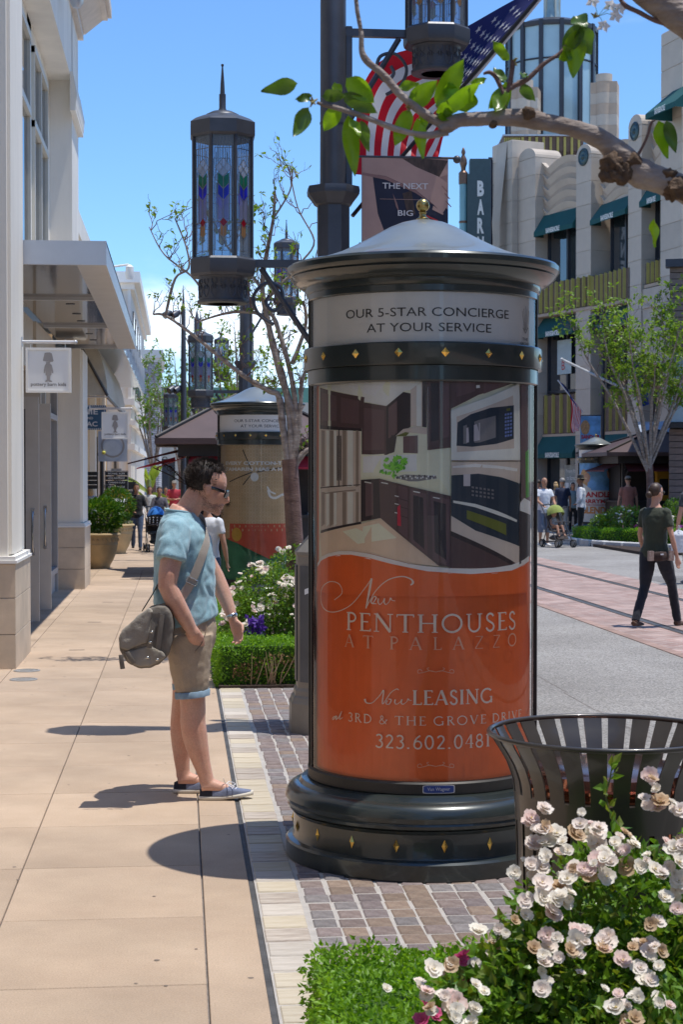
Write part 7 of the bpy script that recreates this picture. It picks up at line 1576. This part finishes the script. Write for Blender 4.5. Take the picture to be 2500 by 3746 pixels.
striped = bpy.data.materials.new('cloth_striped'); striped.use_nodes = True; t = striped.node_tree; bb = t.nodes['Principled BSDF']; co = t.nodes.new('ShaderNodeTexCoord'); sp_ = t.nodes.new('ShaderNodeSeparateXYZ'); t.links.new(co.outputs['Object'], sp_.inputs[0]); mm_ = t.nodes.new('ShaderNodeMath'); mm_.operation = 'MULTIPLY'; mm_.inputs[1].default_value = 23; t.links.new(sp_.outputs[2], mm_.inputs[0]); fr_ = t.nodes.new('ShaderNodeMath'); fr_.operation = 'FRACT'; t.links.new(mm_.outputs[0], fr_.inputs[0]); gt = t.nodes.new('ShaderNodeMath'); gt.operation = 'GREATER_THAN'; gt.inputs[1].default_value = .55; t.links.new(fr_.outputs[0], gt.inputs[0]); mi = t.nodes.new('ShaderNodeMix'); mi.data_type = 'RGBA'; t.links.new(gt.outputs[0], mi.inputs[0]); mi.inputs[6].default_value = (.03, .035, .06, 1); mi.inputs[7].default_value = (.6, .6, .6, 1); t.links.new(mi.outputs[2], bb.inputs['Base Color']); bb.inputs['Roughness'].default_value = .85
person('woman with blond hair and a navy striped top seen from behind', W3(330, 42), PI/2+.2, 1.46, 0, 'blond', 'long', striped, .75, navyj, female=True)
person('man in a green shirt and cap with his back to us', W3(390, 43.5), PI/2-.3, 1.50, 1, 'grey', 'short', cloth('green', (.01, .19, .085)), .3, khaki, hat='cap', belly=1.2)
person('man in a white shirt with folded arms and sunglasses', W3(437, 39.3), FC+.4, 1.42, 1, 'dark', 'short', whitec, .3, jeans, arms=fold(), glasses=True)
person('woman in a pale flowered blouse walking behind the stroller', W3(548, 47), FC, 1.42, 1, 'dark', 'long', cloth('floral', (.45, .46, .42), .4, 30, (.62, .62, .60)), .8, blackc, legs=walk(.15), female=True, belly=1.15)
person('woman in a grey cardigan pushing the blue stroller', W3(583, 39.8), FC, 1.44, 1, 'dark', 'tied', cloth('cardigan', (.10, .09, .11)), .9, navyj, arms=push(), female=True)
person('man in a red shirt and pale hat holding a camera far down the pavement', W3(637, 52), FC, 1.56, 1, 'dark', 'short', cloth('red', (.42, .03, .05)), .3, navyj, arms=fold(), hat='cap')
person('person in a red shirt half hidden far down the pavement', W3(606, 53), FC, 1.36, 1, 'dark', 'short', cloth('red', (.42, .03, .05)), .3, navyj, female=True)
person('person in a white T-shirt half hidden behind the man in blue', W3(758, 19), PI/2-.5, 1.47, 1, 'dark', 'short', whitec, .3, jeans)
person('bearded man in a white T-shirt and long denim shorts pushing a green stroller', W3(1992, 41.3), FC+.25, 1.66, 1, 'brown', 'bald', whitec, .3, cloth('denim_pale', (.16, .19, .26)), 'calf', cloth('white_shoe', (.7, .7, .7)), arms=push(), belly=1.05)
person('grey haired man in a navy shirt seen from behind near the officer', W3(2060, 49), PI/2+.1, 1.64, 1, 'grey', 'short', cloth('navy', (.02, .03, .07)), .35, cloth('pale_grey', (.42, .42, .42)), belly=1.15)
person('officer in a white shirt, black trousers and round brimmed hat', W3(2128, 44.2), PI-.3, 1.70, 2, 'dark', 'short', whitec, .95, blackc, hat='brim', arms=[((0, 1), (.0, .27, 1.14), (.12, .20, 1.0), (.2, .12, .98)), ((0, -1), (.02, -.27, 1.14), (.14, -.2, 1.0), (.22, -.1, .98))])
person('blond person in the crowd before the bookshop', W3(2035, 53), PI/2, 1.52, 0, 'blond', 'long', cloth('beige', (.4, .34, .28)), .4, navyj, female=True)
person('dark haired person at the left of the crowd before the bookshop', W3(1972, 54), PI/2, 1.58, 1, 'dark', 'short', cloth('plum', (.06, .03, .06)), .4, navyj)
person('dark haired woman beside the officer in the crowd', W3(2098, 52), FC, 1.50, 1, 'dark', 'long', cloth('teal_grey', (.20, .28, .30)), .6, blackc, female=True)
person('man in a salmon shirt and cap with his back to us at the dark kiosk', W3(2300, 45.5), PI/2, 1.70, 0, 'brown', 'short', cloth('salmon', (.38, .15, .11)), .35, cloth('olive', (.10, .10, .05)), 'knee', hat='cap', belly=1.15)
person('man in camouflage shorts and charcoal shirt carrying a white bag', W3(2540, 26.7), PI/2+.3, 1.74, 0, 'brown', 'short', cloth('charcoal', (.035, .04, .05)), .35, cloth('camouflage', (.06, .075, .035), .6, 14, (.20, .17, .11)), 'calf', cloth('grey_shoe', (.35, .35, .35)), belly=1.15)
q = MB(); P_ = W3(2487, 26.4); r = thing('carrier_bag', 'white carrier bag held by the man in camouflage shorts', 'bag', (P_[0], P_[1], .5)); q.tube([(0, 0, 0), (0, 0, .28), (0, 0, .36)], [(.05, .13), (.06, .14), (.01, .03)], 10, ref=(0, 1, 0)); soft(q.build('bag_sack', whitec, r), .015, 2, .015, .05); q = MB(); q.tube([(0, -.05, .34), (0, -.04, .42), (0, .04, .42), (0, .05, .34)], .006, 5); q.build('handle', whitec, r)
# walking woman in the dark green shirt
ww = person('woman in a dark green T-shirt and dark jeans walking away across the tram tracks', W3(2400, 19.0), .80, 1.60, 0, 'brown', 'bun', cloth('olive_green', (.035, .042, .025), .1), .32, navyj, legs=[((0, .095, .90), (-.04, .12, .49), (-.26, .13, .10)), ((0, -.095, .90), (.20, -.12, .52), (.34, -.13, .08))],
            arms=[((0, 1), (.05, .24, 1.13), (.18, .26, .92), (.24, .25, .78)), ((0, -1), (-.02, -.235, 1.12), (.05, -.27, .87), (.09, -.26, .70))], vox=.010, glasses=True, female=True, hipw=1.1, belly=1.05, headturn=-.35, shoe=cloth('brown_sandal', (.10, .05, .03)))
r = thing('belt_bag', 'dark brown bag with two patterned phone pouches on the walking woman\'s hip', 'bag', ww.location+Vector((.0, -.17, .80)), .2)
q = MB(); q.tube([(-.10, 0, 0), (0, -.03, 0), (.10, 0, 0)], [(.05, .02), (.06, .03), (.05, .02)], 10, ref=(0, 0, 1)); soft(q.build('pouch', cloth('dark_leather', (.04, .018, .014)), r), .012, 2)
for x in (-.12, .13):
    q = MB(); q.box(x-.03, x+.03, -.045, -.005, -.05, .06); q.build('phone_pouch', cloth('patterned_pouch', (.22, .12, .10), .6, 60, (.45, .36, .30)), r)
q = MB(); q.box(-.018, .018, -.066, -.058, .015, .03); q.build('badge', whitec, r)
# ---------- strollers ----------
sf_m = mat('stroller_frame', (.10, .09, .085), .4, .6, var=.1); tyre = mat('tyre', (.025, .025, .025), .8, var=.2); hub_m = mat('hub', (.3, .3, .3), .4, .5)
def stroller(label, loc, rz, cm, fm, cm2=None):
    r = thing('stroller', label, 'stroller', loc, rz, 'strollers')     # +x = travelling direction
    q = MB()
    for s in (.22, -.22): q.tube([(-.42, s, 1.0), (-.36, s, .95), (.0, s, .50), (.32, s, .12)], .012, 6); q.tube([(-.05, s, .62), (-.30, s, .12)], .011, 6); q.tube([(-.3, s, .14), (.3, s, .16)], .009, 6)
    q.tube([(-.42, -.22, 1.0), (-.45, 0, 1.02), (-.42, .22, 1.0)], .014, 6); q.tube([(-.3, -.22, .12), (-.3, .22, .12)], .01, 6); q.tube([(.20, -.22, .60), (.26, 0, .62), (.20, .22, .60)], .014, 8); q.build('frame', sf_m, r, 40)
    for (x, s) in ((.34, .22), (.34, -.22), (-.3, .24), (-.3, -.24)):
        q = MB()
        for o_ in (-.025, .025): q.tube([(x+.085*math.cos(a), s+o_, .095+.085*math.sin(a)) for a in [2*PI*i/18 for i in range(19)]], .014, 6, cap=False)
        w = q.build('wheel', tyre, r, 60); q = MB(); q.tube([(x, s-.035, .095), (x, s+.035, .095)], .05, 12); q.build('hub', hub_m, w)
    q = MB(); q.tube([(-.14, 0, .45), (-.2, 0, .70), (-.25, 0, .90)], [(.19, .05), (.19, .06), (.16, .05)], 12, ref=(0, 1, 0)); q.tube([(-.14, 0, .42), (.05, 0, .40), (.16, 0, .38)], [(.18, .05), (.18, .05), (.16, .04)], 12, ref=(0, 1, 0)); q.tube([(.14, 0, .36), (.24, 0, .2)], [(.15, .02), (.15, .02)], 10, ref=(0, 1, 0)); q.tube([(-.15, 0, .22), (.1, 0, .22)], [(.16, .06), (.16, .06)], 10, ref=(0, 1, 0)); q.build('seat', fm, r, 60)
    q = MB(); vs = []
    for i in range(9):
        a = rad(20+i*14)
        for j in range(9):
            b_ = PI*j/8; vs.append((-.12+.27*math.cos(a)*math.sin(b_)*1.0, .215*math.cos(b_), .72+.27*math.sin(a)*math.sin(b_)+.03))
    q.add(vs, [(i*9+j, i*9+j+1, i*9+j+10, i*9+j+9) for i in range(8) for j in range(8)]); q.build('canopy', cm, r, 60)
    if cm2:
        q = MB()
        for i in range(4):
            for j in range(9):
                a = rad(6-i*12); b_ = PI*j/8; q.ball((-.12+.285*math.cos(a)*math.sin(b_), .225*math.cos(b_), .72+.27*math.sin(a)*math.sin(b_)+.02), .018, 6)
        vs = [(-.12+.275*math.cos(rad(a))*math.sin(PI*j/8), .22*math.cos(PI*j/8), .72+.27*math.sin(rad(a))*math.sin(PI*j/8)+.02) for a in (20, 5, -12, -30, -45) for j in range(9)]
        v = MB(); v.add(vs, [(i*9+j, i*9+j+1, i*9+j+10, i*9+j+9) for i in range(4) for j in range(8)]); v.build('dotted_valance', cm2, r); q.build('dots', whitec, r, kind='stuff')
    return r
stroller('green hooded stroller with dark frame pushed by the man in white', tuple(Vector(W3(2043, 40.6))), FC+.35, cloth('lime', (.25, .30, .06)), cloth('stroller_brown', (.05, .035, .03)))
r = thing('person', 'child sitting in the green stroller with bare legs showing', 'person', tuple(Vector(W3(2040, 40.6))), FC+.35, 'people on the mall street')
q = MB(); q.tube([(-.12, 0, .45), (-.15, 0, .6), (-.17, 0, .70)], [(.07, .09), (.08, .10), (.05, .06)], 12, ref=(1, 0, 0)); q.ball((-.15, 0, .80), (.08, .075, .09), 14)
for s in (1, -1):
    q.tube([(-.1, .05*s, .46), (.12, .07*s, .50), (.20, .08*s, .30), (.25, .08*s, .27)], [.05, .042, .028, .02], 8); q.tube([(-.14, .09*s, .66), (-.05, .13*s, .55), (.05, .08*s, .52), (.09, .06*s, .52)], [.03, .028, .022, .018], 8)
soft(q.build('body', SK[1], r), .012, 3)
q = MB(); q.tube([(-.12, 0, .43), (-.15, 0, .6), (-.17, 0, .71)], [(.08, .10), (.09, .11), (.05, .07)], 12, ref=(1, 0, 0)); soft(q.build('shirt', cloth('child_print', (.2, .16, .14), .6, 30, (.5, .45, .4)), r), .014, 3)
q = MB(); q.ball((-.165, 0, .83), (.085, .082, .08), 12); q.build('hair', hair_m['dark'], r, 60)
stroller('blue hooded stroller with black and white dotted valance on the pavement', tuple(Vector(W3(572, 38.2))), FC+.1, cloth('bright_blue', (.01, .16, .55)), blackc, blackc)

# ================= the man in the blue T-shirt =================
M0 = wc((700-1250)/6200*8.9, 8.9)
r = thing('person', 'man in a light blue T-shirt, khaki shorts and sunglasses looking down beside the kerb', 'person', (M0.x, M0.y, 0), -YAW+.02, 'people on the mall street')
SKM = mat('skin_pinkish', (.64, .32, .225), .48, var=.12, vs=7, spec=.4, col2=(.66, .40, .30))  # the man's own pinkish skin tone, mottled at random
_t = SKM.node_tree; _b = _t.nodes['Principled BSDF']; _b.inputs['Subsurface Weight'].default_value = .12; _b.inputs['Subsurface Radius'].default_value = (.02, .008, .004); _b.inputs['Subsurface Scale'].default_value = .5
speckle(SKM, .93, 1.06, 130)
b = MB()
tor = [(.86, -.01, .13, .165), (.95, -.02, .135, .17), (1.04, -.035, .145, .17), (1.16, -.037, .15, .17), (1.28, -.04, .145, .185), (1.36, -.047, .13, .19), (1.42, -.055, .105, .18), (1.47, -.052, .085, .12), (1.52, -.035, .07, .075)]
b.tube([(x, 0, z) for z, x, _, _ in tor], [(a, c) for _, _, a, c in tor], 18, ref=(1, 0, 0))
b.tube([(-.01, 0, .95), (-.015, 0, .86), (-.015, 0, .78), (-.012, 0, .72)], [(.13, .165), (.135, .172), (.12, .165), (.10, .15)], 18, ref=(1, 0, 0))
b.tube([(-.045, 0, 1.46), (-.01, 0, 1.52), (.025, 0, 1.58), (.05, 0, 1.63)], [(.072, .064), (.064, .060), (.060, .058), (.05, .05)], 14, ref=(1, 0, 0))
tl_ = Matrix.Rotation(rad(24), 3, 'Y')
b.ball((.088, 0, 1.655), (.100, .078, .098), 20, rot=tl_); b.ball((.115, 0, 1.585), (.066, .060, .072), 16, rot=tl_); b.ball((.118, 0, 1.525), (.045, .042, .038), 14); b.tube([(.04, .0, 1.575), (.085, 0, 1.545), (.12, 0, 1.515)], [(.052, .050), (.046, .05), (.035, .032)], 12, ref=(0, 1, 0))
b.tube([(.172, 0, 1.605), (.185, 0, 1.578), (.190, 0, 1.553), (.170, 0, 1.545)], [.009, .012, .015, .010], 8); b.ball((.158, 0, 1.527), (.014, .024, .008), 8); b.ball((.153, 0, 1.513), (.013, .022, .008), 8); b.ball((.135, 0, 1.493), (.022, .024, .018), 10)
b.ball((.168, 0, 1.630), (.018, .042, .011), 10)
for s in (1, -1): b.ball((.095, .078*s, 1.612), (.020, .010, .031), 10, rot=tl_); b.ball((.088, .083*s, 1.628), (.018, .008, .014), 8)
# near arm, hand in the pocket
b.tube([(-.065, -.165, 1.42), (-.08, -.225, 1.30), (-.10, -.262, 1.18), (-.105, -.268, 1.125), (-.075, -.262, 1.06), (-.025, -.240, .97), (.012, -.215, .90), (.03, -.205, .87)], [.062, .058, .053, .049, .050, .042, .032, .034], 14)
b.tube([(.015, -.212, .89), (.035, -.192, .85), (.045, -.155, .80), (.045, -.14, .76)], [(.038, .024), (.044, .026), (.040, .022), (.03, .018)], 10, ref=(1, 0, 0))
# far arm reaching forward
b.tube([(-.03, .165, 1.42), (.02, .225, 1.30), (.085, .255, 1.19), (.115, .255, 1.14), (.15, .245, 1.06), (.188, .225, .97), (.207, .21, .915)], [.060, .056, .048, .045, .044, .034, .027], 14)
hand(b, (.207, .21, .915), (.262, .185, .775), (.6, -.5, .35), 1.0, .55, .0088)
# legs
b.tube([(.0, -.10, .80), (.008, -.105, .62), (.010, -.105, .53), (.014, -.105, .47), (.012, -.105, .41), (.020, -.105, .35), (.036, -.105, .27), (.058, -.105, .19), (.078, -.105, .13), (.086, -.105, .09)], [(.09, .09), (.076, .075), (.068, .066), (.066, .062), (.066, .062), (.067, .060), (.059, .053), (.046, .042), (.038, .034), (.040, .034)], 16, ref=(1, 0, 0))
b.tube([(-.02, .09, .80), (-.035, .095, .62), (-.042, .095, .53), (-.048, .095, .47), (-.055, .095, .38), (-.060, .095, .32), (-.062, .095, .25), (-.060, .095, .18), (-.055, .095, .12), (-.052, .095, .085)], [(.09, .09), (.076, .075), (.068, .066), (.065, .062), (.066, .060), (.062, .055), (.052, .046), (.043, .038), (.037, .033), (.038, .034)], 16, ref=(1, 0, 0))
for (x, y) in ((.086, -.105), (-.052, .095)): b.tube([(x-.03, y, .07), (x+.03, y, .075), (x+.11, y, .05)], [.034, .036, .026], 10)
soft(b.build('body', SKM, r), .0055, 5)
# T-shirt
sh = MB(); tee = [(.895, .0, .148, .180), (.93, -.015, .158, .184), (1.04, -.040, .163, .183), (1.12, -.037, .164, .182), (1.20, -.038, .160, .185), (1.28, -.040, .156, .195), (1.35, -.045, .146, .198), (1.40, -.055, .126, .196), (1.445, -.056, .108, .165), (1.48, -.056, .092, .128), (1.505, -.052, .080, .10)]
sh.tube([(x, 0, z) for z, x, _, _ in tee], [(a, c) for _, _, a, c in tee], 22, ref=(1, 0, 0))
sh.tube([(-.06, -.12, 1.435), (-.068, -.175, 1.41), (-.078, -.222, 1.33), (-.088, -.248, 1.255)], [(.06, .06), (.078, .072), (.079, .070), (.080, .070)], 16, ref=(1, 0, 0)); sh.tube([(-.04, .12, 1.435), (-.03, .175, 1.41), (.01, .222, 1.33), (.035, .245, 1.27)], [.06, .075, .072, .070], 14)
heather = mat('heather_blue', (.235, .42, .50), .9, var=.2, vs=45, col2=(.35, .54, .61), bump=.2, bs=260, sheen=.2, streak=(1, 1, .45)); speckle(heather, .88, 1.12, 420)
o = soft(sh.build('t_shirt', heather, r), .0065, 8, .010, .16)
d2 = o.modifiers.new('creases', 'DISPLACE'); tx = bpy.data.textures.new('creases', 'WOOD'); tx.wood_type = 'BANDNOISE'; tx.noise_basis_2 = 'SIN'; tx.noise_scale = .22; tx.turbulence = 9; d2.texture = tx; d2.strength = .006; d2.texture_coords = 'OBJECT'; fo = bpy.data.objects.new('crease_frame', None); COL.objects.link(fo); fo.parent = r; fo.rotation_euler = (.3, .9, .2); fo.scale = (.35, .35, .35); d2.texture_coords_object = fo; d2.mid_level = .5
q = MB(); q.tube([(-.055+.083*math.cos(a), .103*math.sin(a), 1.503-.03*max(0, math.cos(a))**2+.008*max(0, -math.cos(a))) for a in [2*PI*i/30 for i in range(31)]], .006, 6, cap=False); q.build('collar', heather, r, 60)
# shorts
st = MB(); st.tube([(-.015, 0, .95), (-.015, 0, .90), (-.02, 0, .84), (-.02, 0, .78)], [(.135, .172), (.145, .182), (.15, .186), (.135, .175)], 18, ref=(1, 0, 0))
st.tube([(-.005, -.10, .86), (-.002, -.105, .76), (.002, -.108, .66), (.010, -.108, .565)], [(.125, .098), (.116, .096), (.100, .090), (.084, .084)], 16, ref=(1, 0, 0)); st.tube([(-.03, .09, .86), (-.035, .095, .76), (-.030, .098, .66), (-.022, .098, .585)], [(.115, .098), (.108, .095), (.095, .090), (.082, .082)], 16, ref=(1, 0, 0))
kh = mat('khaki_shorts', (.40, .305, .215), .9, var=.15, vs=5, bump=.25, bs=200, col2=(.47, .37, .27)); speckle(kh, .9, 1.1, 300); o = soft(st.build('shorts', kh, r), .0065, 4, .016, .09)
den = mat('denim_cuff', (.25, .36, .46), .9, var=.2, vs=30)
for (x, y, z, rr) in ((.011, -.108, .555, .090), (-.022, .098, .578, .087)):
    q = MB(); q.lathe([(rr-.004, z-.016), (rr+.001, z-.017), (rr+.003, z+.012), (rr-.002, z+.016), (rr-.008, z+.010)], 32); q.v = [(v[0]+x, v[1]+y, v[2]+.10*(v[0])+.002*math.sin(9*v[0]*20)) for v in q.v]; q.build('denim_cuff', den, r, 60)
q = MB(); g_ = [(.088, -.170, .915), (.082, -.186, .87), (.062, -.202, .82), (.032, -.208, .785)]; q.tube(g_, .0028, 5); q.build('pocket_edge', mat('khaki_dark', (.22, .165, .12), .9), r, 60)
# hair, stubble, glasses
rn = random.Random(3); h = MB(); h.ball((.078, 0, 1.672), (.108, .086, .098), 28, rot=tl_)
nv = []
for v in h.v:
    v = Vector(v); l = v-Vector((.088, 0, 1.655)); 
    if (l.x > .030 and l.z < .040) or l.x > .082+.35*max(0, l.z-.05): v = Vector((.088, 0, 1.655))+l*.72
    elif l.x > -.015 and l.z < -.028: v = Vector((.088, 0, 1.655))+l*.72
    nv.append(v)
h.v = nv; 
for i in range(3200):
    v = rvec(rn); v = tl_ @ Vector((v.x*.108, v.y*.086, v.z*.098)); p = Vector((.078, 0, 1.672))+v; l = p-Vector((.088, 0, 1.655))
    if (l.x > .045 and l.z < .045) or l.x > .105 or l.z < -.06 or (l.x > -.01 and l.z < -.02): continue
    d = (v.normalized()+Vector((.35, 0, .45))+rvec(rn)*.35).normalized(); e = p+d*rn.uniform(.010, .028); s_ = d.orthogonal().normalized()*.0022; h.add([p-s_, p+s_, e], [(0, 1, 2)])
h.build('hair', hair_m['dark'], r, 180)
q = MB(); rr_ = random.Random(9)
for i in range(1300):
    t = rr_.random(); a = rr_.uniform(-1, 1); c_ = Vector((.045+.095*t, 0, 1.552-.052*t)); p = c_+Vector((.01+.012*(1-abs(a))+.01*t, .062*a*(1-.35*t), rr_.uniform(-.028, .035)*(1.1-.3*t)))
    l = p-Vector((.1, 0, 1.55)); sgn = 1 if a > 0 else -1
    p.y = sgn*(.052-.018*t)*(1+.1*rr_.random()) if abs(a) > .25 else p.y
    q.ball(p, .0012, 4)
q.build('stubble', mat('stubble', (.12, .062, .045), .8, var=.3), r, kind='stuff')
q = MB()
for s in (1, -1):
    q.tube([(.090, .082*s, 1.628), (.135, .080*s, 1.618), (.178, .066*s, 1.603)], [(.008, .003)]*3, 6, ref=(0, 0, 1))
    q.tube([(.180, .062*s, 1.592), (.189, .036*s, 1.588), (.193, .010*s, 1.587)], [(.021, .005), (.025, .006), (.018, .005)], 10, ref=(.35, 0, 1))
q.tube([(.192, -.012, 1.596), (.195, 0, 1.598), (.192, .012, 1.596)], .003, 5); q.build('sunglasses', dark_lens, r, 60)
# watch
q = MB(); wc_ = Vector((.200, .2135, .930)); ax = Vector((.10, -.045, -.27)).normalized(); u_ = ax.orthogonal().normalized(); v_ = ax.cross(u_)
q.tube([wc_+u_*.031*math.cos(a)+v_*.031*math.sin(a) for a in [2*PI*i/26 for i in range(27)]], [(.010, .003)]*27, 8, cap=False, ref=tuple(ax)); wv = mat('watch_steel', (.62, .62, .60), .25, 1.0, var=.3, vs=120); q.build('watch', wv, r, 60)
# shoes
up = mat('canvas_blue', (.17, .20, .30), .9, var=.15, vs=30, bump=.3, bs=200); up2 = mat('canvas_navy', (.02, .022, .035), .85, var=.1); sole = mat('rubber_sole', (.66, .62, .54), .7, var=.08, vs=10); lace = mat('lace_white', (.75, .75, .78), .8, var=.05)
for (hx, y, z0, pitch, nm) in ((.045, -.105, .0, .10, 'near'), (-.105, .095, .0, .0, 'far')):
    def X(u, w, z): 
        zz = z+(max(0, u-.10))**1.3*pitch*2.2
        return (hx+u, y+w, zz)
    foot = [(.0, .026), (.015, .032), (.06, .036), (.12, .037), (.18, .043), (.225, .044), (.26, .036), (.282, .020)]
    q = MB(); n = len(foot); vs = []
    for u, w in foot:
        for k in range(12):
            a = 2*PI*k/12; vs.append(X(u, w*math.cos(a)*(1.0), .0125+.0125*math.copysign(1, math.sin(a))*abs(math.sin(a))**.4))
    q.add(vs, [(i*12+k, i*12+(k+1) % 12, (i+1)*12+(k+1) % 12, (i+1)*12+k) for i in range(n-1) for k in range(12)]+[tuple(range(12))[::-1], tuple(range((n-1)*12, n*12))]); so = q.build('sole', sole, r, 60)
    q = MB(); prof = [(.004, .024, .055), (.03, .030, .068), (.07, .033, .058), (.11, .034, .060), (.135, .036, .072), (.17, .038, .060), (.21, .038, .046), (.245, .032, .036), (.27, .02, .028)]
    vs = []
    for u, w, hh in prof:
        for k in range(12):
            a = PI*k/11; vs.append(X(u, w*math.cos(a), .022+(hh-.022)*math.sin(a)**.6))
    q.add(vs, [(i*12+k, i*12+k+1, (i+1)*12+k+1, (i+1)*12+k) for i in range(len(prof)-1) for k in range(11)], 0); q.add(vs[:12], [tuple(range(12))]); q.m = [1 if i < 22 else 0 for i in range(len(q.m))]; u_o = q.build('shoe', [up, up2], r, 60)
    q = MB()
    for i in range(4): q.tube([X(.135+i*.018, -.026, .060-.004*i), X(.142+i*.018, 0, .070-.006*i), X(.135+i*.018, .026, .060-.004*i)], .0025, 5)
    for s in (1, -1): sp_l = spline([X(.140, 0, .074), X(.155, s*.035, .082), X(.185, s*.045, .066), X(.175, s*.03, .060), X(.145, 0, .073)], 4); q.tube(sp_l, .0022, 5)
    q.tube(spline([X(.140, 0, .074), X(.13, -.02, .10), X(.128, -.03, .115)], 3), .002, 5); q.build('laces', lace, r, 60)
# shoulder bag
bag_m = mat('taupe_canvas', (.27, .24, .20), .85, var=.22, vs=7, bump=.35, bs=150, col2=(.37, .335, .285)); bag_d = mat('taupe_canvas_dark', (.19, .168, .142), .85, var=.2, vs=9, bump=.3, bs=150)
bg_ = thing('shoulder_bag', 'taupe canvas messenger bag slung at the man\'s hip with a wide pale strap', 'bag', (M0.x, M0.y, 0), -YAW+.02)
def BG(zx, zy): return ((400+zx/2.612-700)/697, 1.68-((1600+zy/2.612)-1745)/697)
out_ = [BG(*p) for p in ((520, 1560), (430, 1590), (340, 1660), (250, 1740), (185, 1800), (150, 1890), (152, 1980), (195, 2050), (240, 2110), (330, 2150), (430, 2150), (520, 2110), (600, 2030), (640, 1900), (655, 1760), (630, 1620), (590, 1560))]
q = MB(); q.prism(out_, lambda u, v, w: (u, w-.03*math.sin((u+.1)*9), v), -.335, -.185); soft(q.build('bag_body', bag_d, bg_), .008, 14, .014, .05, .6)
flp = [BG(*p) for p in ((430, 1580), (340, 1650), (245, 1735), (178, 1800), (150, 1880), (160, 1955), (230, 1985), (330, 1935), (410, 1905), (445, 1830), (450, 1700), (470, 1610))]
q = MB(); q.prism(flp, lambda u, v, w: (u, w-.03*math.sin((u+.1)*9), v), -.362, -.315); soft(q.build('flap', bag_m, bg_), .007, 8, .012, .05)
fr_p = [BG(*p) for p in ((200, 1990), (335, 1960), (440, 1930), (560, 1990), (590, 2030), (510, 2095), (430, 2130), (330, 2130), (240, 2085))]
q = MB(); q.prism(fr_p, lambda u, v, w: (u, w-.03*math.sin((u+.1)*9), v), -.352, -.30); soft(q.build('front_pocket', bag_m, bg_), .007, 6, .010, .05)
q = MB()
for (a_, b2) in (((235, 1985), (300, 2090)), ((180, 2010), (195, 2140)), ((480, 1720), (440, 1950)), ((560, 1640), (520, 1960))):
    p0, p1_ = BG(*a_), BG(*b2); q.tube([(p0[0], -.366, p0[1]), ((p0[0]+p1_[0])/2, -.372, (p0[1]+p1_[1])/2), (p1_[0], -.362, p1_[1])], [(.012, .003)]*3, 6, ref=(1, 0, .3))
q.build('bag_straps', bag_d, bg_, 60)
q = MB()
for (x_, y_) in ((465, 1800), (450, 1895), (425, 2035), (515, 2055)): p0 = BG(x_, y_); q.ball((p0[0], -.372, p0[1]), (.010, .005, .007), 8)
q.build('buckle', wv, bg_, 60)
pts = []
for (z_, ph, o_) in ((1.500, -75, .0), (1.485, -50, .004), (1.455, -22, .010), (1.41, 8, .014), (1.36, 30, .016), (1.30, 47, .017), (1.24, 58, .017), (1.18, 68, .018), (1.12, 78, .018), (1.06, 90, .02), (1.0, 105, .03)):
    for (za, xa, ra, ca), (zb_, xb, rb, cb) in zip(tee, tee[1:]):
        if za <= z_ <= zb_ or (z_ > 1.50 and zb_ == 1.505):
            f_ = min(1, (z_-za)/(zb_-za)); x_ = xa+(xb-xa)*f_; a_ = ra+(rb-ra)*f_; c_ = ca+(cb-ca)*f_; break
    pts.append(Vector((x_+(a_+o_)*math.cos(rad(ph)), -(c_+o_)*math.sin(rad(ph)), z_)))
S_ = [Vector(p) for p in spline([tuple(p) for p in pts], 5)]
q = MB(); vs = []
for i, p in enumerate(S_):
    t = (S_[min(i+1, len(S_)-1)]-S_[max(0, i-1)]).normalized(); n = Vector((p.x+.045, p.y, 0)).normalized(); s_ = t.cross(n).normalized()
    for (w, th) in ((-.023, 0), (.023, 0), (.023, .004), (-.023, .004)): vs.append(p+s_*w+n*th)
q.add(vs, [(i*4+k, i*4+(k+1) % 4, i*4+4+(k+1) % 4, i*4+4+k) for i in range(len(S_)-1) for k in range(4)]); q.build('strap', mat('webbing_taupe', (.42, .37, .32), .85, var=.08, vs=8, bump=.3, bs=300), bg_, 30)
q = MB(); p = S_[int(len(S_)*.76)]; n = Vector((p.x+.045, p.y, 0)).normalized(); t = (S_[int(len(S_)*.76)+1]-p).normalized(); s_ = t.cross(n).normalized()
for dd in (-.014, .014): q.tube([p+t*dd-s_*.028+n*.007, p+t*dd+s_*.028+n*.007], .0035, 6)
for dd in (-.028, .028): q.tube([p-t*.014+s_*dd+n*.007, p+t*.014+s_*dd+n*.007], .0035, 6)
q.build('strap_buckle', wv, bg_, 60)
q = MB(); q.tube([(-.17, -.10, 1.12), (-.195, -.14, 1.07), (-.235, -.22, 1.0)], [(.02, .003)]*3, 6, ref=(0, 1, 0)); q.build('back_strap', bag_d, bg_, 60)
